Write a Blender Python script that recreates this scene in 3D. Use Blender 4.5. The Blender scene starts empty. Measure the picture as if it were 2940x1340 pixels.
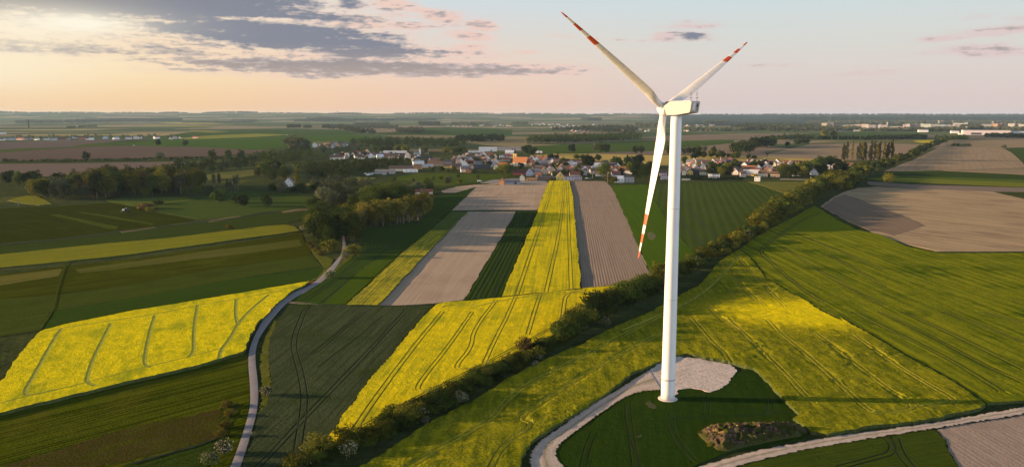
import bpy, bmesh, math, random
import numpy as np
from mathutils import Vector, Matrix, Quaternion, noise as mn
from mathutils.geometry import delaunay_2d_cdt

sc = bpy.context.scene
COL = sc.collection
R = math.radians

# ---------------------------------------------------------------- camera, world, sun, exposure
F = 2265.5                       # focal length in pixels of the 2940 px wide photograph
CAM_H = 85.0
PITCH = math.atan((670 - 330) / F)
cam_d = bpy.data.cameras.new('camera')
cam_d.sensor_width = 36.0
cam_d.lens = 36.0 * F / 2940.0
cam_d.clip_start = 0.5
cam_d.clip_end = 60000.0
cam = bpy.data.objects.new('camera', cam_d)
cam.location = (0, 0, CAM_H)
cam.rotation_euler = (math.pi / 2 - PITCH, 0, 0)
COL.objects.link(cam)
sc.camera = cam

SUN_EL, SUN_AZ = R(8.2), R(-86.5)          # azimuth measured from +Y towards +X
SUN_STRENGTH = 4.2
EXPOSURE = 1.55
BACK_GAIN = 2.7
UPPER_GAIN = 0.42
NISHITA_STRENGTH = 0.1
sdir = Vector((math.cos(SUN_EL) * math.sin(SUN_AZ), math.cos(SUN_EL) * math.cos(SUN_AZ), math.sin(SUN_EL)))
sun_d = bpy.data.lights.new('sun', 'SUN')
sun_d.energy = SUN_STRENGTH
sun_d.angle = R(0.6)
sun_d.color = (1.0, 0.69, 0.40)
sun = bpy.data.objects.new('sun', sun_d)
sun.rotation_euler = (-sdir).to_track_quat('-Z', 'Y').to_euler()
sun.location = (-300, 0, 300)
COL.objects.link(sun)

sc.view_settings.view_transform = 'Standard'
sc.view_settings.look = 'None'
sc.view_settings.gamma = 1.0
sc.view_settings.exposure = EXPOSURE
sc.view_settings.use_curve_mapping = False
sc.render.engine = 'CYCLES'
sc.cycles.use_denoising = True
sc.cycles.max_bounces = 6
sc.cycles.diffuse_bounces = 3
sc.cycles.transmission_bounces = 4
sc.cycles.volume_bounces = 1
sc.cycles.transparent_max_bounces = 8


def lin(c):
    """sRGB 0-255 -> linear"""
    out = []
    for v in c[:3]:
        v = v / 255.0
        out.append(v / 12.92 if v <= 0.04045 else ((v + 0.055) / 1.055) ** 2.4)
    return tuple(out)


# ---- small node language
class X:
    """a node socket that can be written in formulas"""
    def __init__(self, nt, s): self.nt, self.s = nt, s
    def _m(self, op, *a, clamp=False):
        n = self.nt.nodes.new('ShaderNodeMath'); n.operation = op; n.use_clamp = clamp
        for i, v in enumerate((self,) + a):
            if isinstance(v, X): self.nt.links.new(v.s, n.inputs[i])
            else: n.inputs[i].default_value = v
        return X(self.nt, n.outputs[0])
    def __add__(self, o): return self._m('ADD', o)
    def __radd__(self, o): return self._m('ADD', o)
    def __sub__(self, o): return self._m('SUBTRACT', o)
    def __mul__(self, o): return self._m('MULTIPLY', o)
    def __rmul__(self, o): return self._m('MULTIPLY', o)
    def __truediv__(self, o): return self._m('DIVIDE', o)
    def sq(self): return self._m('MULTIPLY', self)
    def neg(self): return self._m('MULTIPLY', -1.0)
    def sin(self): return self._m('SINE')
    def asin(self): return self._m('ARCSINE')
    def exp(self): return self._m('EXPONENT')
    def atan2(self, o): return self._m('ARCTAN2', o)
    def mx(self, o): return self._m('MAXIMUM', o)
    def mi(self, o): return self._m('MINIMUM', o)
    def clamp(self): return self._m('ADD', 0.0, clamp=True)
    def smooth(self, a, b, lo=0.0, hi=1.0):
        n = self.nt.nodes.new('ShaderNodeMapRange'); n.interpolation_type = 'SMOOTHSTEP'
        self.nt.links.new(self.s, n.inputs[0])
        for i, v in zip((1, 2, 3, 4), (a, b, lo, hi)): n.inputs[i].default_value = v
        return X(self.nt, n.outputs[0])


def put(nt, sock, v):
    if isinstance(v, X): nt.links.new(v.s, sock)
    elif isinstance(v, tuple) and len(v) == 3 and sock.type == 'RGBA': sock.default_value = (*v, 1.0)
    else: sock.default_value = v


def combine(nt, x, y, z):
    n = nt.nodes.new('ShaderNodeCombineXYZ')
    for i, v in enumerate((x, y, z)): put(nt, n.inputs[i], v)
    return X(nt, n.outputs[0])


def separate(nt, v):
    n = nt.nodes.new('ShaderNodeSeparateXYZ'); nt.links.new(v.s, n.inputs[0])
    return [X(nt, o) for o in n.outputs]


def noise(nt, vec, scale, detail=2.0, rough=0.5, lac=2.0):
    n = nt.nodes.new('ShaderNodeTexNoise')
    nt.links.new(vec.s, n.inputs['Vector'])
    n.inputs['Scale'].default_value = scale; n.inputs['Detail'].default_value = detail
    n.inputs['Roughness'].default_value = rough; n.inputs['Lacunarity'].default_value = lac
    return X(nt, n.outputs[0])


def mixc(nt, f, a, b, mode='MIX'):
    n = nt.nodes.new('ShaderNodeMix'); n.data_type = 'RGBA'; n.blend_type = mode
    ins = [s for s in n.inputs if s.enabled]
    put(nt, ins[0], f); put(nt, ins[1], a); put(nt, ins[2], b)
    return X(nt, [o for o in n.outputs if o.enabled][0])


def ramp(nt, fac, stops, interp='LINEAR'):
    n = nt.nodes.new('ShaderNodeValToRGB'); n.color_ramp.interpolation = interp
    nt.links.new(fac.s, n.inputs[0])
    cr = n.color_ramp
    while len(cr.elements) < len(stops): cr.elements.new(0.5)
    for e, (p, c) in zip(cr.elements, stops):
        e.position = p; e.color = (*c, 1.0)
    return X(nt, n.outputs[0])


def px_dir(x, y):
    """azimuth and elevation in degrees of a photo pixel"""
    d = Vector(((x - 1470) / F, 1.0, (670 - y) / F))
    d = Matrix.Rotation(-PITCH, 3, 'X') @ d
    d.normalize()
    return math.degrees(math.atan2(d.x, d.y)), math.degrees(math.asin(d.z))


def build_world():
    w = bpy.data.worlds.new('World'); sc.world = w; w.use_nodes = True
    nt = w.node_tree; nt.nodes.clear()
    out = nt.nodes.new('ShaderNodeOutputWorld'); bg = nt.nodes.new('ShaderNodeBackground')
    nt.links.new(bg.outputs[0], out.inputs[0])
    tc = nt.nodes.new('ShaderNodeTexCoord')
    nrm = nt.nodes.new('ShaderNodeVectorMath'); nrm.operation = 'NORMALIZE'
    nt.links.new(tc.outputs['Generated'], nrm.inputs[0])
    dx, dy, dz = separate(nt, X(nt, nrm.outputs[0]))
    el = dz.asin() * 57.29578
    az = dx.atan2(dy) * 57.29578
    t = (el / 10.0).clamp()
    k = 1.0 / (2 ** EXPOSURE)
    def L(*c): return tuple(v * k for v in lin(c))
    left = ramp(nt, t, [(0, L(243, 198, 150)), (.10, L(246, 208, 160)), (.28, L(251, 226, 182)), (.48, L(253, 238, 204)), (.8, L(250, 240, 220)), (1, L(235, 232, 224))])
    mid = ramp(nt, t, [(0, L(238, 196, 170)), (.12, L(240, 202, 178)), (.3, L(238, 212, 190)), (.5, L(226, 216, 206)), (.75, L(212, 219, 222)), (1, L(203, 216, 226))])
    right = ramp(nt, t, [(0, L(216, 198, 194)), (.12, L(219, 202, 198)), (.3, L(221, 210, 204)), (.5, L(216, 216, 210)), (.75, L(207, 219, 221)), (1, L(201, 217, 226))])
    c = mixc(nt, az.smooth(-27, -4), left, mid)
    c = mixc(nt, az.smooth(-6, 17), c, right)
    # glow of the hidden sun and openings between clouds
    def gauss(px, py, rx, ry, tilt=0.0):
        a0, e0 = px_dir(px, py)
        ddx = (az - a0) / (rx * 0.0253)
        ddy = (el - e0 - (az - a0) * tilt) / (ry * 0.0253 * 1.3)
        return (ddx.sq() + ddy.sq()).neg().exp()
    # clouds: (x, y, half length, half thickness, weight, darkness, tilt) in photo pixels
    CL = [(300, -18, 560, 58, 1.4, 1.05, -.004), (30, 22, 230, 30, .95, .55, 0), (640, 12, 330, 30, 1.0, 1.0, -.03), (880, 46, 160, 20, .85, .95, -.06), (1010, 12, 60, 17, .9, .95, -.05), (560, 40, 90, 14, .6, .6, 0),
          (560, 84, 230, 24, 1.05, .9, -.03), (820, 102, 360, 36, 1.2, 1.05, -.06), (1060, 145, 270, 19, 1.1, .95, -.03), (1300, 151, 130, 11, .85, .55, -.03), (430, 104, 490, 46, .76, .30, -.02), (860, 165, 560, 38, .72, .32, -.02),
          (90, 131, 330, 17, 1.05, .7, -.04), (480, 152, 360, 15, .95, .6, -.02), (420, 118, 260, 20, .62, .4, -.02), (330, 108, 200, 12, .5, .3, 0),
          (980, 192, 560, 22, 1.2, .80, -.012), (1400, 200, 320, 15, 1.1, .66, -.004), (620, 205, 300, 10, .8, .4, -.01), (760, 217, 320, 7, .75, .45, -.01), (560, 187, 150, 6, .5, .3, 0),
          (20, 98, 60, 7, .7, .55, -.03), (120, 187, 40, 4, .5, .3, 0), (240, 178, 70, 5, .55, .2, 0),
          (1020, 66, 110, 18, 1.05, .5, -.05), (1130, 12, 80, 17, 1.05, .15, -.03), (1270, 50, 70, 14, 1.1, .4, -.06),
          (1385, 74, 52, 15, 1.1, .35, -.12), (1355, 104, 76, 14, 1.05, .3, -.10), (1350, 136, 62, 10, .9, .35, -.02), (1160, 76, 80, 11, .95, .5, 0), (1210, 30, 60, 8, .8, .15, -.03), (1065, 96, 60, 5, .6, .6, 0), (1245, 77, 70, 5, .6, .6, -.02),
          (930, 68, 90, 14, .75, .55, 0), (1090, 113, 50, 5, .6, .5, 0), (1140, 104, 40, 7, .55, .15, 0), (730, 60, 120, 10, .6, .25, 0), (1120, 44, 120, 10, .5, .1, 0),
          (1910, 105, 56, 12, 1.05, .12, 0), (1990, 103, 60, 11, 1.05, .9, -.05), (1990, 76, 90, 8, .8, .15, 0), (1975, 62, 50, 4, .5, .1, 0), (1605, 104, 60, 6, .68, .1, -.03), (1510, 150, 60, 5, .66, .15, -.06), (1705, 112, 24, 4, .55, .1, 0),
          (1780, 115, 26, 4, .62, .7, -.08), (1842, 118, 26, 4, .6, .5, 0), (1985, 200, 50, 4, .6, .45, 0), (1770, 199, 60, 7, .5, .2, 0), (2220, 188, 80, 5, .7, .3, 0), (1560, 203, 140, 9, .9, .55, -.02),
          (2470, 214, 140, 5, .72, .4, 0), (2540, 205, 90, 5, .66, .4, .01), (2830, 146, 100, 13, 1.05, .4, -.03), (2880, 90, 130, 10, .95, .4, .05), (2940, 80, 90, 9, .85, .45, .05), (2700, 112, 76, 8, .85, .15, .03), (2660, 154, 60, 3, .45, .3, 0),
          (2800, 52, 46, 6, .5, .2, 0), (2950, 55, 50, 7, .68, .45, 0)]
    cov = None; drk = None; tot = None
    for (x, y, rx, ry, wt, dk, tl) in CL:
        g = gauss(x, y, rx, ry, tl)
        a = g * wt; b = g * (wt * dk)
        cov = a if cov is None else cov.mx(a)
        drk = b if drk is None else drk.mx(b)
        tot = a if tot is None else tot + a
    n1 = noise(nt, combine(nt, az * 0.22, el * 1.5, 3.7), 1.0, 6.0, 0.6)
    n2 = noise(nt, combine(nt, az * 0.75, el * 2.8, 9.1), 1.0, 6.0, 0.62)
    n3 = noise(nt, combine(nt, az * 0.11, el * 3.2, 1.3), 1.0, 5.0, 0.6)
    n4 = noise(nt, combine(nt, az * 1.7, el * 5.5, 5.5), 1.0, 5.0, 0.6)
    dens = cov * 0.92 + tot.mi(2.0) * 0.12 + (n1 - 0.5) * 0.75 + (n2 - 0.5) * 1.0 + (n3 - .5) * 0.65 + (n4 - .5) * .40
    m = dens.smooth(0.16, 0.98)
    core = (drk * 1.05 + (n2 - 0.5) * 1.5 + (n1 - .5) * 1.0 + (n3 - .5) * 1.0 + (n4 - .5) * 1.0).smooth(0.10, 1.05) * dens.smooth(0.36, 0.95)
    lit = mixc(nt, az.smooth(-30, -2), L(247, 220, 186), L(238, 204, 192))
    lit = mixc(nt, az.smooth(0, 14), lit, L(222, 200, 198))
    dark = mixc(nt, az.smooth(-36, -20), L(158, 150, 144), L(126, 132, 148))
    dark = mixc(nt, el.smooth(2.2, 5.2), L(176, 158, 150), dark)
    mauve = mixc(nt, az.smooth(-34, -14), L(216, 196, 172), L(186, 174, 172))
    cc = mixc(nt, core.smooth(.05, .5), lit, mauve)
    cc = mixc(nt, core.smooth(.42, .98), cc, dark)
    c = mixc(nt, m * 0.95, c, cc)
    glow = gauss(120, 62, 260, 34) * 0.6 + gauss(-60, 190, 260, 60) * 0.45 + gauss(250, 68, 90, 16) * .5
    c = mixc(nt, glow.mi(1.0), c, L(255, 247, 226))
    # the rest of the dome (above and behind the photograph): physical sky, darker towards the zenith
    sky = nt.nodes.new('ShaderNodeTexSky'); sky.sky_type = 'NISHITA'; sky.sun_disc = False
    sky.sun_elevation = SUN_EL; sky.sun_rotation = SUN_AZ
    sky.altitude = 200; sky.air_density = 1.0; sky.dust_density = 1.5; sky.ozone_density = 1.0
    up = mixc(nt, 1.0, X(nt, sky.outputs[0]), (NISHITA_STRENGTH * UPPER_GAIN,) * 3, 'MULTIPLY')
    f = el.smooth(9, 24)
    c = mixc(nt, f, c, up)
    # unseen sky opposite the sun, brightened as added fill for the tower's shaded side
    back = az.smooth(42, 85) + az.smooth(-140, -170)
    gain = back * el.smooth(44, 10) * BACK_GAIN + 1.0
    c = mixc(nt, 1.0, c, combine(nt, gain * 1.0 - back * .12, gain, gain + back * .35), 'MULTIPLY')
    nt.links.new(c.s, bg.inputs[0]); bg.inputs[1].default_value = 1.0
    w.cycles.sampling_method = 'MANUAL'
    w.cycles.sample_map_resolution = 1024


build_world()

# ---------------------------------------------------------------- pixel -> ground
CO, SI = math.cos(PITCH), math.sin(PITCH)
ZONES = {'s': (0, 0, 1.0), 'z1': (0, 500, 2.6265), 'z2': (0, 893, 2.6265), 'z3': (700, 500, 2.6265), 'z4': (700, 893, 2.6265),
         'z5': (1560, 500, 2.6265), 'z6': (1460, 893, 2.6265), 'z7': (1960, 893, 2.6265),
         'k1': (0, 300, 3.453), 'k2': (735, 300, 3.453), 'k3': (1470, 300, 3.453), 'k4': (2205, 300, 3.453),
         'v1': (930, 410, 6.44), 'v2': (1300, 410, 6.44), 'v3': (1660, 410, 6.44), 'v4': (1940, 410, 6.44), 'v5': (2200, 420, 7.155),
         'c': (2340, 330, 4.293), 'w': (840, 500, 4.048), 'h': (100, 460, 4.293), 'm': (1980, 1170, 6.44), 'd': (0, 0, 0.8762)}


def S(zone, pts):
    ox, oy, k = ZONES[zone]
    return [(ox + x / k, oy + y / k) for x, y in pts]


def G(x, y, z=0.0):
    """the point at height z that the photograph shows at pixel (x, y)"""
    a, b = (x - 1470) / F, (670 - y) / F
    d = (a, CO + b * SI, -SI + b * CO)
    dz = min(d[2], -0.0045)
    t = (z - CAM_H) / dz
    return Vector((d[0] * t, d[1] * t, z))


def dist(p): return math.hypot(p[0], p[1])


# ---------------------------------------------------------------- object helpers
THINGS = []


def tag(o, label=None, cat=None, group=None, kind=None, px=None, order=None):
    """order: a phrase used to number things that share a label ('along the row'); None leaves shared labels as they are"""
    if kind: o['kind'] = kind
    if cat: o['category'] = cat
    if group: o['group'] = group
    if label:
        o['label'] = label
        THINGS.append((o, order))
    return o


def mesh_obj(name, verts, faces, mats, parent=None, smooth=False, midx=None, loc=None):
    me = bpy.data.meshes.new(name)
    me.from_pydata([tuple(v) for v in verts], [], faces)
    for m in (mats if isinstance(mats, (list, tuple)) else [mats]): me.materials.append(m)
    if midx is not None: me.polygons.foreach_set('material_index', midx)
    if smooth: me.polygons.foreach_set('use_smooth', [True] * len(me.polygons))
    me.update()
    o = bpy.data.objects.new(name, me); COL.objects.link(o)
    if parent: o.parent = parent
    if loc is not None: o.location = loc
    return o


def link_mesh(name, me, parent=None):
    o = bpy.data.objects.new(name, me); COL.objects.link(o)
    if parent: o.parent = parent
    return o


def empty(name, loc=(0, 0, 0), rz=0.0):
    o = bpy.data.objects.new(name, None); COL.objects.link(o)
    o.location = loc; o.rotation_euler = (0, 0, rz); o.empty_display_size = 0.5
    return o


class MB:
    """collects simple solids into one mesh"""
    def __init__(self): self.v, self.f, self.m = [], [], []
    def add(self, v, f, mi=0):
        n = len(self.v); self.v += [tuple(p) for p in v]; self.f += [tuple(i + n for i in q) for q in f]; self.m += [mi] * len(f); return self
    def box(self, c, s, rz=0.0, mi=0, M=None):
        x, y, z = s[0] / 2, s[1] / 2, s[2] / 2
        v = [Vector(p) for p in ((-x, -y, -z), (x, -y, -z), (x, y, -z), (-x, y, -z), (-x, -y, z), (x, -y, z), (x, y, z), (-x, y, z))]
        rot = Matrix.Rotation(rz, 3, 'Z') if M is None else M
        v = [rot @ p + Vector(c) for p in v]
        return self.add(v, [(0, 3, 2, 1), (4, 5, 6, 7), (0, 1, 5, 4), (1, 2, 6, 5), (2, 3, 7, 6), (3, 0, 4, 7)], mi)
    def tube(self, pts, rad, n=8, mi=0, cap=True):
        pts = [Vector(p) for p in pts]
        rad = rad if isinstance(rad, (list, tuple)) else [rad] * len(pts)
        v = []
        for i, p in enumerate(pts):
            t = (pts[min(i + 1, len(pts) - 1)] - pts[max(i - 1, 0)]).normalized()
            a = t.orthogonal().normalized() if abs(t.z) < .999 else Vector((1, 0, 0))
            b = t.cross(a).normalized()
            for k in range(n):
                an = 2 * math.pi * k / n
                v.append(p + (a * math.cos(an) + b * math.sin(an)) * rad[i])
        f = []
        for i in range(len(pts) - 1):
            for k in range(n):
                k2 = (k + 1) % n
                f.append((i * n + k, i * n + k2, (i + 1) * n + k2, (i + 1) * n + k))
        if cap: f += [tuple(range(n - 1, -1, -1)), tuple((len(pts) - 1) * n + k for k in range(n))]
        return self.add(v, f, mi)
    def lathe(self, prof, n=24, mi=0, c=(0, 0, 0)):
        v = []; f = []
        for r, z in prof:
            for k in range(n):
                an = 2 * math.pi * k / n
                v.append((c[0] + r * math.cos(an), c[1] + r * math.sin(an), c[2] + z))
        for i in range(len(prof) - 1):
            for k in range(n):
                k2 = (k + 1) % n
                f.append((i * n + k, i * n + k2, (i + 1) * n + k2, (i + 1) * n + k))
        f += [tuple(range(n - 1, -1, -1)), tuple((len(prof) - 1) * n + k for k in range(n))]
        return self.add(v, f, mi)
    def build(self, name, mats, parent=None, smooth=False):
        return mesh_obj(name, self.v, self.f, mats, parent, smooth, self.m)


# ---------------------------------------------------------------- materials
def new_mat(name):
    m = bpy.data.materials.new(name); m.use_nodes = True
    nt = m.node_tree
    b = nt.nodes['Principled BSDF']
    b.inputs['Roughness'].default_value = 0.9
    b.inputs['Specular IOR Level'].default_value = 0.0
    return m, nt, b


def world_pos(nt):
    g = nt.nodes.new('ShaderNodeNewGeometry'); return X(nt, g.outputs['Position'])


def bump(nt, b, h, dist_=1.0, strength=1.0):
    n = nt.nodes.new('ShaderNodeBump'); n.inputs['Strength'].default_value = strength; n.inputs['Distance'].default_value = dist_
    nt.links.new(h.s, n.inputs['Height']); nt.links.new(n.outputs[0], b.inputs['Normal'])


def field_mat(name, c1, c2, c3=None, bloom=None, along=(0, 1), spacing=3.0, rows=0.0, crow=None, streak=(3.0, 60.0, 0.3), patch=(40.0, 0.5), grain=0.7, gamt=0.5, bmp=0.3, rowbump=0.0, ripple=0.0, raw=False):
    def soft(c):
        if raw or c is None or c[1] < c[0] * .85 or c[2] > c[1] * .62 or c[0] > .1: return c
        return (c[0] * .88, c[1] * 1.08, c[2] * .42)
    c1, c2, c3, crow = soft(c1), soft(c2), soft(c3), soft(crow)
    """ground cover: c1/c2 vary at grain size, c3 comes in larger patches, darker rows run in the direction `along`"""
    m, nt, b = new_mat(name)
    a = Vector((along[0], along[1], 0)).normalized()
    P = world_pos(nt)
    px, py, pz = separate(nt, P)
    u = px * a.y - py * a.x
    v = px * a.x + py * a.y
    ng = noise(nt, P, 1.0 / grain, 3.0, 0.65)
    nm = noise(nt, P, 1.0 / (grain * 5), 3.0, 0.6)
    nb = noise(nt, P, 1.0 / patch[0], 4.0, 0.6)
    ns = noise(nt, combine(nt, u / streak[0], v / streak[1], 4.2), 1.0, 3.0, 0.6)
    f = (0.5 + (ng - 0.5) * (gamt * 2.6) + (nm - 0.5) * (gamt * 1.4) + (ns - 0.5) * (streak[2] * 2.4)).smooth(0.12, 0.88)
    c = mixc(nt, f, c1, c2)
    if c3 is not None:
        c = mixc(nt, (0.5 + (nb - 0.5) * 2.2 + (ns - .5) * .8).smooth(0.5 - .0, 1.0) * patch[1], c, c3)
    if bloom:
        bx, by, brx, bry, bc = bloom  # brighter ellipse mixed into the crop colour round one ground point
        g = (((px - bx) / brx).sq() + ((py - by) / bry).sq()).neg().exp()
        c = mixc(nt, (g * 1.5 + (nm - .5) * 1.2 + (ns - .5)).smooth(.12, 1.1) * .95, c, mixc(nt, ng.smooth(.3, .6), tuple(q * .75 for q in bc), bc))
    h = ng * 0.6 + nm * 0.5
    if rows:
        w = (u + (nm - 0.5) * spacing * 0.35) * (2 * math.pi / spacing)
        r = (w.sin() * 0.5 + 0.5)
        c = mixc(nt, (r * rows * (0.55 + (nb - .5))).clamp(), c, crow or tuple(x * 0.5 for x in c1))
        if rowbump: h = h - r * rowbump
    nt.links.new(c.s, b.inputs['Base Color'])
    if ripple:
        nr = noise(nt, combine(nt, px / 9.0 + py / 30, py / 3.2 - px / 14, 0.0), 1.0, 4.0, 0.6)
        h = h + nr * ripple
    bump(nt, b, h, bmp, 1.0)
    return m


def plain_mat(name, c, rough=0.85, var=0.12, scale=0.5, spec=0.1):
    m, nt, b = new_mat(name)
    tcn = nt.nodes.new('ShaderNodeTexCoord')
    n = noise(nt, X(nt, tcn.outputs['Object']), scale, 4.0, 0.6)
    col = mixc(nt, n.smooth(.25, .75), tuple(x * (1 - var) for x in c), tuple(min(1, x * (1 + var)) for x in c))
    nt.links.new(col.s, b.inputs['Base Color'])
    b.inputs['Roughness'].default_value = rough; b.inputs['Specular IOR Level'].default_value = spec
    return m


def leaf_mat(name, c1, c2, trans=0.25):
    m, nt, b = new_mat(name)
    P = world_pos(nt)
    n = noise(nt, P, 0.55, 3.0, 0.6)
    oi = nt.nodes.new('ShaderNodeObjectInfo')
    rnd = X(nt, oi.outputs['Random'])
    col = mixc(nt, (n + (rnd - 0.5) * 0.5).smooth(.3, .7), c1, c2)
    hs = nt.nodes.new('ShaderNodeHueSaturation'); nt.links.new(col.s, hs.inputs['Color'])
    nt.links.new((rnd * 0.5 + 0.75).s, hs.inputs['Value']); nt.links.new((rnd * 0.03 + 0.485).s, hs.inputs['Hue'])
    nt.links.new(hs.outputs[0], b.inputs['Base Color'])
    tr = nt.nodes.new('ShaderNodeBsdfTranslucent'); nt.links.new(hs.outputs[0], tr.inputs[0])
    mx = nt.nodes.new('ShaderNodeMixShader'); mx.inputs[0].default_value = trans
    nt.links.new(b.outputs[0], mx.inputs[1]); nt.links.new(tr.outputs[0], mx.inputs[2])
    nt.links.new(mx.outputs[0], nt.nodes['Material Output'].inputs[0])
    return m

# ---------------------------------------------------------------- ground, fields, tracks
def pip(poly, P):
    """which points P (n,2) lie inside the polygon"""
    x, y = P[:, 0], P[:, 1]; ins = np.zeros(len(P), bool)
    n = len(poly)
    for i in range(n):
        x1, y1 = poly[i]; x2, y2 = poly[(i + 1) % n]
        c = ((y1 > y) != (y2 > y)) & (x < (x2 - x1) * (y - y1) / ((y2 - y1) if abs(y2 - y1) > 1e-12 else 1e-12) + x1)
        ins ^= c
    return ins


def seg_dist(P, segs):
    """distance of points (n,2) to the nearest of segments (m,4)"""
    best = np.full(len(P), 1e9)
    for x1, y1, x2, y2 in segs:
        d = np.array([x2 - x1, y2 - y1]); l2 = d @ d + 1e-12
        t = np.clip(((P - (x1, y1)) @ d) / l2, 0, 1)
        q = P - ((x1, y1) + t[:, None] * d)
        best = np.minimum(best, np.hypot(q[:, 0], q[:, 1]))
    return best


def resample(pts, step, closed=False):
    out = []
    n = len(pts)
    for i in range(n if closed else n - 1):
        a, b = np.array(pts[i]), np.array(pts[(i + 1) % n])
        k = max(1, int(np.linalg.norm(b - a) / step))
        out += [tuple(a + (b - a) * j / k) for j in range(k)]
    if not closed: out.append(tuple(pts[-1]))
    return out


def smooth_line(pts, it=2, closed=False):
    """Chaikin corner cutting"""
    for _ in range(it):
        o = []
        n = len(pts)
        rng = range(n) if closed else range(n - 1)
        if not closed: o.append(pts[0])
        for i in rng:
            a, b = np.array(pts[i]), np.array(pts[(i + 1) % n])
            o += [tuple(a * .75 + b * .25), tuple(a * .25 + b * .75)]
        if not closed: o.append(pts[-1])
        pts = o
    return pts


def gline(px, z=0.0):
    return [tuple(G(x, y, z)[:2]) for x, y in px]


def direction(zone, a, b):
    p, q = S(zone, [a, b]); p, q = G(*p), G(*q)
    d = q - p
    return (d.x, d.y)


def field(name, px, z, mats, label, cat='field', jit=0.0, grid=None, amp=0.0, tracks=(), depth=0.0, drop=0.2, seed=1, wave=None):
    """one sheet of crop or soil at height z, its edge dropping to the ground; tracks are (pixels, half gauge, width)"""
    rnd = random.Random(seed)
    out = gline(px, z)
    dmin = min(dist(p) for p in out)
    if dmin < 1500:
        j = jit or .22
        k = max(1.0, dmin / 330)
        res = []
        step = max(1.2, dmin * 0.005)
        for p in resample(out, step, True):
            q = Vector((p[0], p[1], seed * .37))
            wx = (mn.noise(q * .045 / k) * .9 + mn.noise(q * .16 / k) * .55) * min(k, 2.0); wy = (mn.noise(q * .05 / k + Vector((31, 7, 0))) * .9 + mn.noise(q * .17 / k + Vector((5, 9, 0))) * .55) * min(k, 2.0)
            res.append((p[0] + wx * .8 + rnd.uniform(-j, j), p[1] + wy * .8 + rnd.uniform(-j, j)))
        out = res
    n0 = len(out)
    V = [Vector(p) for p in out]; H = [z] * n0
    E_ = []
    segs = []
    if tracks:
        poly = out
        for tp, gauge, wdt in tracks:
            cl = smooth_line(gline(tp, z), 2)
            cl = resample(cl, max(2.0, dmin * .008))
            for sgn in ((-1, 1) if gauge else (0,)):
                lines = {-1: [], 0: [], 1: []}
                for i, p in enumerate(cl):
                    a = np.array(cl[max(i - 1, 0)]); b = np.array(cl[min(i + 1, len(cl) - 1)])
                    t = b - a; t = t / (np.linalg.norm(t) + 1e-9); nn = np.array([-t[1], t[0]])
                    for k in (-1, 0, 1):
                        lines[k].append(np.array(p) + nn * (sgn * gauge + k * wdt / 2))
                c0 = lines[0]
                segs += [(a[0], a[1], b[0], b[1], wdt / 2) for a, b in zip(c0, c0[1:])]
                for k in (-1, 0, 1):
                    ins = pip(poly, np.array(lines[k]))
                    prev = None
                    for p, ok in zip(lines[k], ins):
                        if ok:
                            V.append(Vector(p)); H.append(z if k else z - depth)
                            if prev is not None: E_.append((prev, len(V) - 1))
                            prev = len(V) - 1
                        else: prev = None
    if grid:
        o = np.array(out)
        x0, y0 = o.min(0); x1, y1 = o.max(0)
        xs = np.arange(x0, x1, grid); ys = np.arange(y0, y1, grid)
        gx, gy = np.meshgrid(xs, ys)
        P = np.stack([gx.ravel(), gy.ravel()], 1)
        rs = np.random.default_rng(seed)
        P = P + rs.uniform(-.35 * grid, .35 * grid, P.shape)
        P = P[pip(out, P)]
        osg = [(*out[i], *out[(i + 1) % n0]) for i in range(0, n0)]
        if n0 < 1500: P = P[seg_dist(P, osg) > grid * 0.4]
        if segs: P = P[seg_dist(P, [s[:4] for s in segs]) > 0.45 + segs[0][4]]
        for p in P:
            q = Vector((p[0], p[1], seed * 3.1))
            h = mn.noise(q * 0.16) * .6 + mn.noise(q * 0.45) * .5
            if wave: h += wave(p)
            V.append(Vector(p)); H.append(z + amp * h)
    vo, eo, fo, ov, oe, of = delaunay_2d_cdt(V, E_, [list(range(n0))], 1, 1e-4)
    Hn = [H[ids[0]] if ids else z for ids in ov]
    vv = [(p.x, p.y, h) for p, h in zip(vo, Hn)]
    ff = [tuple(f) for f in fo]
    mi = [0] * len(ff)
    if segs:
        C = np.array([[sum(vv[i][0] for i in f) / len(f), sum(vv[i][1] for i in f) / len(f)] for f in ff])
        for w_ in sorted({s[4] for s in segs}):
            d = seg_dist(C, [s[:4] for s in segs if s[4] == w_])
            for i in np.nonzero(d < w_ * 1.0)[0]: mi[i] = 1
    # skirt
    cnt = {}
    for f in ff:
        for a, b in zip(f, f[1:] + f[:1]):
            cnt[(a, b)] = 1
    nf = len(ff)
    low = {}
    for (a, b) in list(cnt):
        if (b, a) not in cnt:
            for i in (a, b):
                if i not in low:
                    low[i] = len(vv); vv.append((vv[i][0], vv[i][1], z - drop - depth * .0))
            ff.append((b, a, low[a], low[b])); mi.append(2 if isinstance(mats, (list, tuple)) and len(mats) > 2 else 0)
    o = mesh_obj(name, vv, ff, mats, midx=mi)
    tag(o, label, cat, kind='structure')
    return o


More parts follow.
